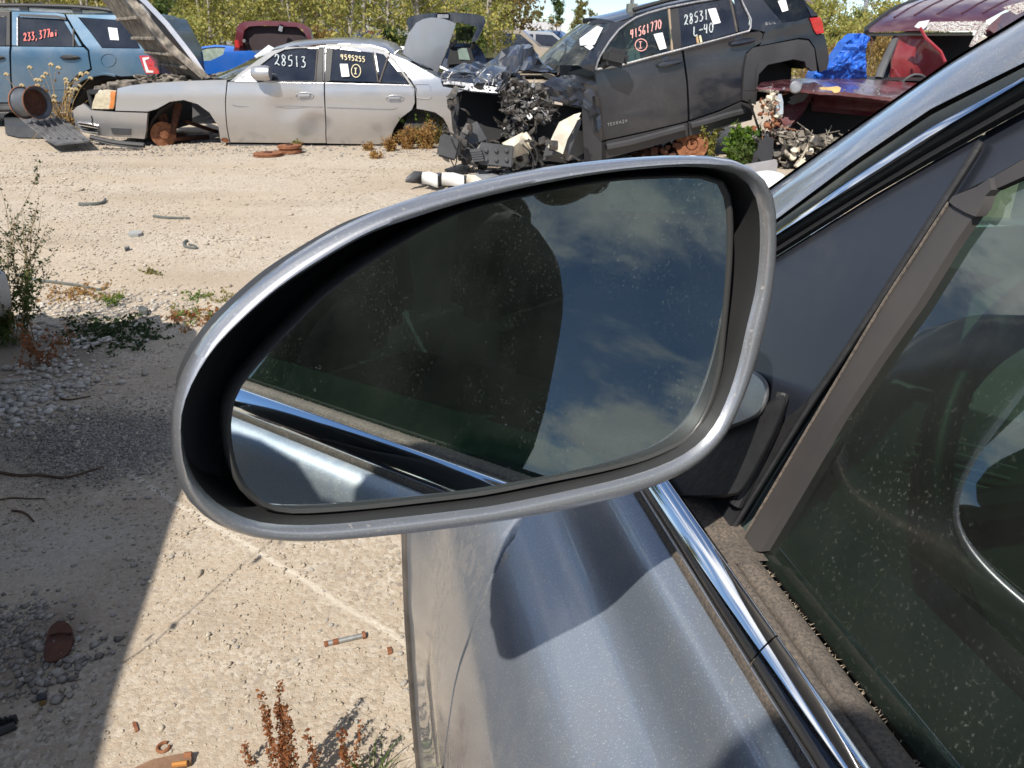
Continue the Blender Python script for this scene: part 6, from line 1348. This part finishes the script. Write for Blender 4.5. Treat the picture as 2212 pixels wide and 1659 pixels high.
for k in range(5):
    a_ = tp_[0].lerp(tp_[1], .15 + k * .18); b_ = tp_[5].lerp(tp_[3], .1 + k * .19); MB().tube([a_ + Vector((0, 0, .01)), b_ + Vector((0, 0, .01))], .012, 5).build('rib', bpy.data.materials['shield_black'], o_)
MB().tube(catmull([atY(x, y, 9.5) for x, y in [(205, 303), (240, 312), (280, 318), (308, 322)]], 4), .022, 8, flat=.5).tube(catmull([atY(x, y, 9.6) for x, y in [(196, 296), (250, 308), (312, 314)]], 4), .03, 8).build('valance', M['black'], sedan)
for (x, y, r, h_, lab) in ((573, 340, .165, .035, 'flat rusty brake rotor lying before the silver sedan doors, the left one'), (621, 333, .14, .085, 'thick rusty hub drum lying before the silver sedan doors, the right one')):
    tt = thing('rusty_rotor', lab, 'brake rotor', gnd(x, y), 'rusty rotors before the sedan')
    MB().lathe(gnd(x, y) + Vector((0, .12, 0)), (0, 0, 1), [(0, .01), (r, .005), (r, h_ * .4), (r * .82, h_ * .45), (r * .80, h_ * .6), (r * .98, h_ * .65), (r * .98, h_), (r * .5, h_ + .004), (0, h_)], 28).build('disc', M['rust'], tt)
    MB().lathe(gnd(x, y) + Vector((0, .12, h_)), (0, 0, 1), [(r * .3, 0), (r * .3, .012), (r * .15, .014), (r * .12, 0)], 16).build('hub', M['rust_dark'], tt)
# white bumper beam on the ground
bb = thing('bumper_beam', 'broken white bumper beam with dark round caps lying on the gravel', 'bumper beam', gnd(960, 385))
def seg(px0, px1, w0, w1, mat, nm, z=.09):
    a_ = gnd(*px0, z); b_ = gnd(*px1, z); rows = []
    for s, dz, dy in ((0, -.05, -.06), (.3, .02, -.05), (.6, .05, .02), (1, .03, .10)):
        rows.append([a_ + Vector((0, dy * w0, dz * w0)), a_.lerp(b_, .5) + Vector((0, dy * (w0 + w1) / 2, dz + .012)), b_ + Vector((0, dy * w1, dz * w1))])
    o = MB().grid(rows).build(nm, mat, bb, sharp=50); mo = o.modifiers.new('t', 'SOLIDIFY'); mo.thickness = .012
seg((912, 384), (945, 390), .9, 1, M['white'], 'shell'); seg((955, 386), (1002, 392), 1, 1, M['white'], 'shell'); seg((1008, 390), (1046, 400), 1, .6, M['cream'], 'shell')
seg((878, 388), (912, 382), .4, .9, M['grey_plastic'], 'end_bracket')
for x, y in ((949, 388), (1003, 394)): MB().lathe(gnd(x, y, .075), (1, -.6, .1), [(0, .03), (.055, .03), (.062, 0), (.05, -.04)], 18).build('cap', simple('cap_dark', (.06, .07, .08), .4), bb)
MB().tube(catmull([gnd(x, y, .02) for x, y in [(885, 386), (920, 396), (960, 398), (1000, 404), (1045, 404)]], 4), .014, 6).build('backing_rail', M['black'], bb)
slab('plastic_shard', [gnd(x, y, .03) for x, y in [(1015, 378), (1050, 368), (1100, 366), (1105, 372), (1060, 384), (1030, 386)]], (0, 0, -.02), simple('shard_grey', (.30, .31, .32), .5), None, smooth=False, label='flat grey plastic shard between the white beam and the crushed SUV', cat='shard')
slab('plastic_shard', [gnd(x, y, .03) for x, y in [(960, 365), (1000, 352), (1015, 358), (1010, 370), (985, 372)]], (0, 0, -.02), M['black'], None, smooth=False, label='black plastic shard behind the white beam', cat='shard')
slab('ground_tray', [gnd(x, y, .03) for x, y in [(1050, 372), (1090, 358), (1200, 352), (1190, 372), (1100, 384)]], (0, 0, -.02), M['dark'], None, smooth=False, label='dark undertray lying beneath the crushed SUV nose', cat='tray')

# ------------------------------------------------------------ plants
LM = {'yellow': leafmat('birch_leaf', (.46, .40, .11), (.24, .27, .075), .4), 'green': leafmat('green_leaf', (.12, .17, .045), (.05, .085, .022), .4), 'olive': leafmat('olive_leaf', (.30, .27, .09), (.17, .17, .055), .45),
      'dry': leafmat('dry_grass', (.40, .24, .08), (.26, .13, .04)), 'bright': leafmat('bright_leaf', (.16, .26, .03), (.06, .13, .02)), 'rust': leafmat('rust_weed', (.34, .13, .05), (.18, .07, .03)),
      'brown': leafmat('brown_leaf', (.38, .26, .09), (.22, .15, .055), .4), 'shade': leafmat('shrub_leaf', (.05, .085, .03), (.03, .05, .018))}
M['paletrunk'] = simple('pale_bark', (.42, .38, .32), .85, scale=10, col2=(.22, .19, .15), bmp=.4)
def leaves(C, size, g, up=.3):
    n = len(C); a = g.normal(0, 1, (n, 3)); a /= np.linalg.norm(a, axis=1)[:, None] + 1e-9; b_ = g.normal(0, 1, (n, 3)); b_ -= a * (a * b_).sum(1)[:, None]; b_ /= np.linalg.norm(b_, axis=1)[:, None] + 1e-9
    s = size * g.uniform(.6, 1.3, (n, 1)); V = np.stack([C - a * s, C + b_ * s * .55, C + a * s, C - b_ * s * .55], 1).reshape(-1, 3)
    return V, np.arange(4 * n).reshape(-1, 4)
def tree_meshes(seed, h, spread, nl, lsize, lmat, bark, crown0=.1, trunks=1, limbs=16, thick=.05):
    r_ = random.Random(seed); g = np.random.default_rng(seed); mb = MB(); C = []
    for tk in range(trunks):
        bx, by = (r_.uniform(-.4, .4), r_.uniform(-.3, .3)) if trunks > 1 else (0, 0)
        lean = (r_.uniform(-.12, .12), r_.uniform(-.1, .1)); P = []
        for k in range(9):
            t_ = k / 8; P.append(Vector((bx + lean[0] * h * t_ + .04 * h * math.sin(3 * t_ + seed) * t_, by + lean[1] * h * t_, h * .93 * t_)))
        mb.tube(P, [thick * (1 - .85 * k / 8) for k in range(9)], 7)
        for q in range(limbs):
            t_ = r_.uniform(crown0, .97); p = P[int(t_ * 8)].lerp(P[min(8, int(t_ * 8) + 1)], t_ * 8 % 1)
            a = r_.uniform(0, 6.28); L = spread * (1 - t_ * .65) * r_.uniform(.5, 1.15); up_ = r_.uniform(.25, .9)
            d_ = Vector((math.cos(a), math.sin(a), up_)).normalized(); Q = [p, p + d_ * L * .5 + Vector((0, 0, .02 * L)), p + d_ * L + Vector((0, 0, .10 * L * r_.uniform(-1, 1)))]
            mb.tube(Q, [thick * .35 * (1 - t_ * .5), thick * .2, thick * .06], 5)
            m_ = max(4, nl // (limbs * trunks)); tt_ = g.uniform(.25, 1.08, m_)[:, None]
            base = np.array(Q[0])[None] * (1 - tt_) + np.array(Q[2])[None] * tt_
            nc = max(2, m_ // 22); cc = base[g.integers(0, m_, nc)] + g.normal(0, .14 * L + .04, (nc, 3))
            pick = g.integers(0, nc, m_); C.append(np.where(g.random((m_, 1)) < .7, cc[pick] + g.normal(0, .07 * L + .03, (m_, 3)), base + g.normal(0, .09 * L + .02, (m_, 3))))
    V, F = leaves(np.vstack(C), lsize, g); V[:, 2] = np.maximum(V[:, 2], .01)
    me = bpy.data.meshes.new('crown'); o = npobj('crown', V, F, LM[lmat]); me = o.data; bpy.data.objects.remove(o)
    mt = bpy.data.meshes.new('trunk'); mt.from_pydata([tuple(v) for v in mb.V], [], mb.F); mt.materials.append(bark); mt.shade_smooth(); return mt, me
TK = {'birch': [tree_meshes(s, 5.5, 1.4, 3600, .05, 'yellow', M['paletrunk'], .08, 2, 15, .055) for s in (1, 2, 3)],
      'scrub': [tree_meshes(s, 3.4, 1.6, 4200, .05, ('olive', 'green', 'brown')[s % 3], M['bark'], .04, 3, 9, .035) for s in (4, 5, 15)],
      'wood': [tree_meshes(s, 11, 3.4, 6500, .13, ('olive', 'green')[s % 2], M['bark'], .10, 1, 24, .16) for s in (6, 7, 8)],
      'bush': [tree_meshes(s, 1.9, 1.3, 3800, .045, ('brown', 'yellow', 'green')[s % 3], M['bark'], .02, 4, 7, .02) for s in (9, 10, 11)]}
r8 = random.Random(12)
def tree(kind, x, y, label, group, s=1.0, k=None, cat='tree'):
    me = TK[kind][r8.randrange(len(TK[kind])) if k is None else k]
    o = thing({'birch': 'birch_tree', 'scrub': 'scrub_tree', 'wood': 'woodland_tree', 'bush': 'bush'}[kind], label, cat, (x, y, 0), group)
    o.rotation_euler = (0, 0, r8.uniform(0, 6.28)); o.scale = (s, s, s * r8.uniform(.9, 1.15))
    for nm, m_ in zip(('trunk', 'crown'), me):
        c_ = bpy.data.objects.new(nm, m_); COL.objects.link(c_); c_.parent = o
    return o
def xat(px, Y): return (px - 1106) / 1833 * Y
for i, px in enumerate([-60, 40, 130, 215, 300, 360, 430, 500, 560, 640, 700, 770, 796, 860, 900, 960, 1010, 1050, 250, 385, 460, 590]):
    Y = 19 + (i * 37 % 11) * .9; tree('birch', xat(px, Y), Y, 'yellow-leaved birch sapling with pale stems behind the wrecks', 'yellow birch saplings behind the wrecks', r8.uniform(.8, 1.15))
for i, px in enumerate([-100, 0, 90, 180, 270, 350, 440, 520, 610, 690, 780, 850, 930, 1000, 1070, 1110]):
    Y = 29 + (i * 29 % 13) * .8; tree('scrub', xat(px, Y), Y, 'olive scrub tree between the wrecks and the woods', 'olive scrub before the woods', r8.uniform(1.0, 1.5))
for i in range(34):
    px = -160 + i * 43; Y = 44 + (i * 31 % 17) * 1.2
    if 1085 < px < 1225: continue
    if px > 1120: s_ = .30
    else: s_ = r8.uniform(.75, 1.1)
    tree('wood', xat(px, Y), Y, 'tall thin woodland tree in the far treeline', 'far treeline', s_)
for i, (px, Y, s_) in enumerate([(1200, 80, .45), (1240, 84, .40), (1275, 80, .33), (1140, 88, .45), (1090, 90, .6), (1310, 86, .22), (1170, 95, .42)]):
    tree('wood', xat(px, Y), Y, 'distant tree behind the container', 'trees behind the container', s_)
for i, (px, Y, s_, k) in enumerate([(1742, 24, .95, 1), (1760, 27, 1.15, 1), (1785, 30, .85, 2), (1800, 28, .80, 2), (1770, 20, .55, 0), (1815, 22, .60, 0), (1840, 26, .80, 1), (1868, 24, .95, 1), (1890, 19, .62, 0), (1905, 16.5, .6, 0), (1915, 21, .95, 1), (1935, 24, .9, 1), (1820, 38, 1.1, 2), (1850, 40, 1.1, 2), (1730, 34, 1.1, 2), (2000, 26, 1.0, 1), (1780, 16, .38, 0)]):
    tree('bush', xat(px, Y), Y, 'autumn bush in the scrub right of the charcoal SUV', 'bushes right of the charcoal SUV', s_, k, 'bush')
tree('birch', xat(1900, 22), 22, 'young yellow birch rising above the burgundy van roof edge', None, .48, 0)
for i, (px, Y, s_) in enumerate([(1050, 22, .7), (1085, 21, .40), (1065, 26, .6), (1010, 20, .75), (690, 21, .7), (740, 22, .7), (380, 18, .8), (420, 20, .85), (350, 19, .9), (845, 20, .75)]):
    tree('bush', xat(px, Y), Y, 'low autumn bush among the far wrecked cars', 'low bushes among the far wrecks', s_, None, 'bush')
for i in range(34):
    a_ = R(-46 - i * 7.2); D_ = 26 + (i * 7 % 5) * 2.2
    tree('wood', math.sin(a_) * D_, math.cos(a_) * D_, 'woodland tree outside the view, seen only in reflections', 'trees around the yard', r8.uniform(.55, .72) if i < 12 else r8.uniform(.42, .6))

def weed(name, root, n, h, spread, stem, lmat, label, cat='weed', seed=1, leafn=8, lsize=.008, stemr=.002, curve=.3, heads=None, branch=0, group=None, low=False, wob=.12, squash=1.0):
    r_ = random.Random(seed); g = np.random.default_rng(seed); t_ = thing(name, label, cat, root, group); mb = MB(); C = []; H = []
    def stemline(p, d, L, r, lvl):
        P = [p]; dd = d.copy()
        for k in range(5):
            dd = (dd + Vector((r_.gauss(0, wob), r_.gauss(0, wob), -curve * .1 * k))).normalized(); P.append(P[-1] + dd * L / 5)
        mb.tube(P, [r * (1 - .14 * k) for k in range(6)], 5)
        for q in range(leafn):
            k = r_.uniform(.1 if low else .25, 5) ; i_ = min(4, int(k)); C.append(tuple(P[i_].lerp(P[i_ + 1], k - i_) + Vector((r_.gauss(0, lsize * .9),) * 1 + (r_.gauss(0, lsize * .9), r_.gauss(0, lsize * .9)))))
        H.append(P[-1])
        if lvl:
            for q in range(lvl):
                i_ = r_.randint(1, 4); stemline(P[i_], (dd + Vector((r_.gauss(0, .6), r_.gauss(0, .6), r_.uniform(0, .4)))).normalized(), L * r_.uniform(.35, .6), r * .6, 0 if lvl < 3 else lvl - 2)
    for k in range(n):
        a = r_.uniform(0, 6.28); d = Vector((math.cos(a) * spread * r_.random(), math.sin(a) * spread * r_.random(), 1)).normalized()
        stemline(Vector(root) + Vector((r_.gauss(0, .02 + spread * h * .05), r_.gauss(0, .02 + spread * h * .05), 0)), d, h * r_.uniform(.6, 1.1), stemr, branch)
    z0 = root[2] if not hasattr(root, 'z') else root.z
    for v in mb.V: v.z = z0 + (v.z - z0) * squash
    C = [(a, b_, z0 + (c_ - z0) * squash) for a, b_, c_ in C]
    mb.build('stem', stem, t_, smooth=False)
    if C:
        V, F = leaves(np.array(C), lsize, g); npobj('foliage', V, F, LM[lmat], t_)
    if heads:
        hb_ = MB()
        for p in H: hb_.tube(catmull([p, p + Vector((.03, 0, .02)), p + Vector((.055, 0, -.01))], 3), [heads * .5] + [heads] * 5 + [heads * .4], 7)
        hb_.build('seed_head', simple('foxtail', (.46, .36, .2), .9), t_)
    return t_
wst = simple('weed_stem', (.24, .17, .08), .8); wst2 = simple('green_stem', (.16, .18, .06), .8); wdry = simple('straw', (.42, .28, .11), .85)
weed('weed_bush', gnd(62, 738), 12, .62, .55, wst, 'shade', 'tall sparse weed bush with thin twigs at the left edge, rooted in the shade', seed=3, leafn=16, lsize=.007, stemr=.0026, branch=4, curve=-.2)
weed('weed_bush', gnd(20, 745), 12, .34, .8, wst2, 'green', 'low dense green weed beside the grey car nose', seed=8, leafn=40, lsize=.012, stemr=.002, branch=2, low=True)
weed('weed_bush', gnd(95, 790), 10, .22, 1.2, wst, 'rust', 'brownish low weed in front of the tall weed bush', seed=9, leafn=26, lsize=.008, stemr=.0015, branch=1, low=True)
weed('creeping_weed', gnd(262, 724), 46, .24, 6, wst2, 'shade', 'flat creeping green weed patch at the edge of the shade', cat='ground cover', seed=4, leafn=26, lsize=.011, stemr=.0014, curve=.5, low=True, squash=.30)
weed('creeping_weed', gnd(215, 716), 26, .15, 6, wst2, 'shade', 'small flat weed joined to the left end of the creeping patch', cat='ground cover', seed=5, leafn=22, lsize=.010, stemr=.0014, curve=.5, low=True, squash=.25)
for i, (x, y, c_, s_) in enumerate([(165, 640, 'dry', 9), (200, 645, 'dry', 9), (145, 632, 'dry', 8), (240, 652, 'olive', 6), (250, 655, 'bright', 6), (425, 645, 'bright', 4), (485, 650, 'olive', 5), (415, 688, 'bright', 6), (385, 682, 'olive', 6), (440, 697, 'dry', 8), (460, 693, 'rust', 6), (485, 690, 'bright', 6), (395, 692, 'rust', 5), (330, 592, 'olive', 3)]):
    lab = {'dry': 'dry orange ground weed on the gravel by the edge of the shade', 'olive': 'dull green sprig growing through the white gravel', 'bright': 'fresh green sprig growing through the white gravel', 'rust': 'rust-red sprig growing through the white gravel'}[c_]
    weed('ground_sprig', gnd(x, y), 10, .03 + s_ * .008, 3.5, wst, c_, lab, cat='sprig', seed=30 + i, leafn=14, lsize=.009, stemr=.001, curve=.5, group=lab.split(' on ')[0].split(' growing')[0] + 's', low=True)
for i, (x, y, h_) in enumerate([(612, 1725, .19), (640, 1722, .24), (652, 1730, .23), (676, 1722, .25), (700, 1724, .235), (716, 1726, .20), (664, 1735, .21), (690, 1738, .19), (630, 1735, .18), (706, 1740, .17)]):
    weed('rusty_weed_spike', gnd(x, y), 1, h_ / .85, .03, wst, 'rust', 'upright rust-brown seed spike in the clump at the bottom of the picture', cat='weed', seed=50 + i, leafn=230, lsize=.0042, stemr=.0011, group='rust-brown seed spikes', wob=.035, curve=.02)
weed('red_weed_spike', gnd(545, 1668), 1, .05, .05, wst, 'rust', 'small lone reddish seed spike left of the clump', seed=61, leafn=80, lsize=.004, stemr=.001, low=True)
weed('red_weed_spike', gnd(830, 1668), 1, .055, .1, wst, 'rust', 'small rust-brown spike between the clump and the grass tuft', seed=62, leafn=70, lsize=.004, stemr=.001, low=True) if False else weed('red_weed_spike', gnd(762, 1690), 1, .09, .1, wst, 'rust', 'small rust-brown spike between the clump and the grass tuft', seed=62, leafn=90, lsize=.004, stemr=.001, low=True)
gt = thing('grass_tuft', 'small green grass tuft by the fender at the bottom edge', 'grass', gnd(805, 1690)); mb = MB(); r9 = random.Random(2)
for k in range(34):
    p = gnd(805, 1692) + Vector((r9.gauss(0, .014), r9.gauss(0, .012), 0)); d = Vector((r9.gauss(0, .6), r9.gauss(0, .4), 1)).normalized(); L = r9.uniform(.04, .10)
    mb.tube([p, p + d * L * .6, p + d * L + Vector((d.x * .02, d.y * .02, -.008))], [.0013, .001, .0002], 4, flat=.3)
mb.build('blades', LM['bright'], gt, smooth=False)
weed('tall_weed', (-1.12, .80, 0), 3, .95, .15, wst2, 'shade', 'leafy weed stalk left of the frame beside the grey car, throwing a thin shadow', seed=71, leafn=16, lsize=.02, stemr=.003, curve=.1)
weed('dry_grass_clump', (-5.72, 10.35, 0), 30, .86, .42, wdry, 'dry', 'tall dry straw grass with foxtail heads at the silver sedan nose', cat='grass', seed=80, leafn=5, lsize=.02, stemr=.006, heads=.016, curve=.6)
weed('dry_grass_clump', (-5.62, 10.25, 0), 44, .50, .9, wdry, 'dry', 'short tangled straw grass beneath the foxtails at the sedan nose', cat='grass', seed=81, leafn=6, lsize=.02, stemr=.005, curve=2.0)
for i, (x, y, n, h_, c_, lab) in enumerate([(880, 322, 30, .30, 'dry', 'orange dry weed clump in the rear wheel arch of the silver sedan, its left half'), (925, 322, 34, .34, 'dry', 'orange dry weed clump in the rear wheel arch of the silver sedan, its right half'), (915, 316, 6, .42, 'bright', 'single green weed stalk standing in the sedan rear wheel arch'), (950, 312, 24, .42, 'olive', 'olive weed at the rear edge of the sedan wheel arch'),
    (845, 326, 24, .16, 'dry', 'low dry weeds before the rear end of the sedan sill'), (800, 324, 10, .10, 'dry', 'sparse dry wisps under the sedan rear door'), (640, 322, 14, .10, 'olive', 'small olive weeds behind the rusty rotors'), (810, 342, 10, .08, 'dry', 'thin dry wisps on the gravel before the sedan rear door')]):
    weed('dry_weed', gnd(x, y), n, h_, .7, wdry if c_ != 'bright' else wst2, c_, lab, seed=90 + i, leafn=26, lsize=.016, stemr=.003, curve=.5, low=True)
weed('leafy_weed', gnd(1600, 352) + Vector((0, .2, 0)), 22, .42, .75, wst2, 'bright', 'bright green leafy weed between the charcoal SUV and the burgundy van', seed=110, leafn=40, lsize=.032, stemr=.004, low=True, curve=.5)
weed('leafy_weed', gnd(1618, 356), 14, .26, .9, wst2, 'green', 'darker green weed at the foot of the burgundy van headlamp', seed=111, leafn=34, lsize=.026, stemr=.004, low=True, curve=.5)
weed('yellow_weed', gnd(1545, 348) + Vector((0, .3, 0)), 20, .40, .4, wst2, 'yellow', 'yellow-green upright weed beside the rusty brake drum', seed=112, leafn=40, lsize=.02, stemr=.003, low=True)
ORD = ['leftmost'] + ['%s from the left' % w for w in 'second third fourth fifth sixth seventh eighth ninth tenth eleventh twelfth thirteenth fourteenth fifteenth sixteenth seventeenth eighteenth nineteenth twentieth twenty-first twenty-second twenty-third'.split()]
for grp, lab in (('yellow birch saplings behind the wrecks', 'yellow birch sapling behind the wrecks'), ('bushes right of the charcoal SUV', 'autumn bush right of the charcoal SUV'), ('olive scrub before the woods', 'olive scrub tree before the far treeline'), ('low bushes among the far wrecks', 'low autumn bush among the far wrecks'), ('rust-brown seed spikes', 'rust-brown seed spike at the bottom edge')):
    L_g = sorted([o for o in bpy.data.objects if o.get('group') == grp], key=lambda o: (o.location - CAM).x / (o.location - CAM).y)
    for i, o in enumerate(L_g): o['label'] = lab + ', ' + (ORD[i] if i < len(L_g) - 1 else 'rightmost')
# dark ground litter under the wrecks
P = gpts(2600, -5.4, 2.2, 9.0, 11.4); S = rng.uniform(.008, .03, len(P)); scatter('litter', P, S, M['stone_d'], label='dark litter and grit under the parked wrecks')

# ------------------------------------------------------------ photographer (seen only in reflections)
per = thing('person', 'person in a dark shirt standing beside the car door, seen only in reflections', 'person', (-.14, -.52, 0))
shirt = simple('dark_shirt', (.012, .013, .016), .9, scale=30); skin = simple('skin', (.45, .28, .20), .5, scale=40); jeans = simple('jeans', (.03, .04, .07), .85, scale=60); hair = simple('hair', (.03, .02, .014), .7)
def skinned(name, V, E, rad, mat, parent, root=0, lev=2):
    me = bpy.data.meshes.new(name); base = wloc(parent); me.from_pydata([Vector(v) - base for v in V], E, []); me.materials.append(mat)
    o = bpy.data.objects.new(name, me); COL.objects.link(o); o.parent = parent
    md = o.modifiers.new('s', 'SKIN'); sv = me.skin_vertices[0].data
    for i, r_ in enumerate(rad): sv[i].radius = r_ if isinstance(r_, tuple) else (r_, r_); sv[i].use_root = (i == root)
    o.modifiers.new('d', 'SUBSURF').render_levels = lev; o.modifiers['d'].levels = 1; md.use_smooth_shade = True; return o
BV = [(-.10, -.62, .92), (-.09, -.60, 1.06), (-.08, -.58, 1.24), (-.10, -.58, 1.39), (-.12, -.52, 1.47), (-.13, -.47, 1.54), (-.10, -.34, 1.34), (-.10, -.245, 1.12), (.03, -.30, .95), (-.09, -.84, 1.36), (-.08, -.92, 1.10), (-.02, -.92, .86),
      (-.12, -.49, .86), (-.13, -.47, .48), (-.17, -.42, .09), (-.12, -.72, .86), (-.13, -.69, .48), (-.17, -.64, .09), (-.04, -.41, .045), (-.04, -.66, .045), (-.13, -.25, .96)]
BE = [(0, 1), (1, 2), (2, 3), (3, 4), (4, 5), (3, 6), (6, 7), (7, 8), (3, 9), (9, 10), (10, 11), (0, 12), (12, 13), (13, 14), (14, 18), (0, 15), (15, 16), (16, 17), (17, 19), (7, 20)]
BR = [(.15, .22), (.15, .23), (.16, .25), (.12, .17), .055, .05, .095, .078, .036, .085, .06, .034, .085, .06, .045, .085, .06, .045, .045, .045, .085]
body = skinned('body', BV, BE, BR, shirt, per)
hd = MB(); hc_ = Vector((-.14, -.42, 1.655))
bm = bmesh.new(); bmesh.ops.create_icosphere(bm, subdivisions=4, radius=1)
for v in bm.verts:
    c0_ = v.co.copy(); x, y, z = c0_; sx = .074 * (1 - .18 * max(0, -z)); fy = .096 if y > 0 else .10
    yy = y * fy; 
    yy += .020 * math.exp(-((x / .22) ** 2 + ((z + .12) / .22) ** 2)) * (y > 0)
    yy -= .010 * (math.exp(-(((x - .38) / .2) ** 2 + ((z - .08) / .14) ** 2)) + math.exp(-(((x + .38) / .2) ** 2 + ((z - .08) / .14) ** 2))) * (y > 0)
    yy += .006 * math.exp(-((x / .35) ** 2 + ((z + .48) / .08) ** 2)) * (y > 0)
    v.co = Vector((x * sx, yy, z * .118))
bm.verts.index_update(); hd.add([v.co + hc_ for v in bm.verts], [[v.index for v in f.verts] for f in bm.faces]); bm.free()
for s in (-1, 1): hd.lathe(hc_ + Vector((s * .074, -.005, -.005)), (s, -.3, 0), [(.02, -.01), (.030, .006), (.026, .016), (.01, .008), (0, .006)], 12)
hd.build('head', skin, per)
for s in (-1, 1): MB().lathe(hc_ + Vector((s * .029, .078, .012)), (0, 1, 0), [(.012, -.004), (.009, .004), (.004, .008), (0, .009)], 12).build('eye', M['paper'], per)
hr = MB(); bm = bmesh.new(); bmesh.ops.create_icosphere(bm, subdivisions=3, radius=1)
for v in bm.verts: v.co = Vector((v.co.x * .082, v.co.y * .106 - .008, v.co.z * .112 + .012)) if (v.co.z > .25 or v.co.y < -.2) else Vector((v.co.x * .06, v.co.y * .07, v.co.z * .10))
bm.verts.index_update(); hr.add([v.co + hc_ for v in bm.verts], [[v.index for v in f.verts] for f in bm.faces]); bm.free(); hr.build('hair', hair, per)
for s, w_, dn in ((-1, Vector((.03, -.33, .95)), Vector((.75, .1, -.5))), (1, Vector((-.02, -.92, .86)), Vector((.15, 0, -1)))):
    dn = dn.normalized(); sd_ = dn.cross(Vector((0, s, 0))).normalized(); V = [w_, w_ + dn * .04, w_ + dn * .085]; E = [(0, 1), (1, 2)]; rad = [(.026, .02), (.034, .018), (.034, .014)]
    ac = dn.cross(sd_).normalized()
    for q in range(4):
        b0 = len(V); L_f = (.062, .075, .070, .055)[q]; o2 = ac * ((q - 1.5) * .019)
        V += [V[2] + o2 + dn * .012, V[2] + o2 * 1.1 + dn * (.012 + L_f * .5) + sd_ * .004, V[2] + o2 * 1.1 + dn * (.012 + L_f * .95) + sd_ * .016]
        E += [(2, b0), (b0, b0 + 1), (b0 + 1, b0 + 2)]; rad += [.0095, .0085, .0075]
    b0 = len(V); V += [V[1] + ac * .032 + dn * .01, V[1] + ac * .045 + dn * .045]; E += [(1, b0), (b0, b0 + 1)]; rad += [.011, .009]
    skinned('hand', V, E, rad, skin, per, lev=1)
lg = MB()
for a_, b_, c_ in (((-.15, -.43, .90), (-.13, -.42, .48), (-.17, -.42, .07)), ((-.15, -.62, .90), (-.13, -.63, .48), (-.17, -.64, .07))): lg.tube(catmull([a_, b_, c_], 4), [.105, .10, .09, .085, .08, .07, .065, .06, .06], 14)
lg.build('trousers', jeans, per)
MB().box((-.11, -.415, .04), (.27, .10, .08), None, .03).box((-.11, -.645, .04), (.27, .10, .08), None, .03).build('shoes', M['black'], per)
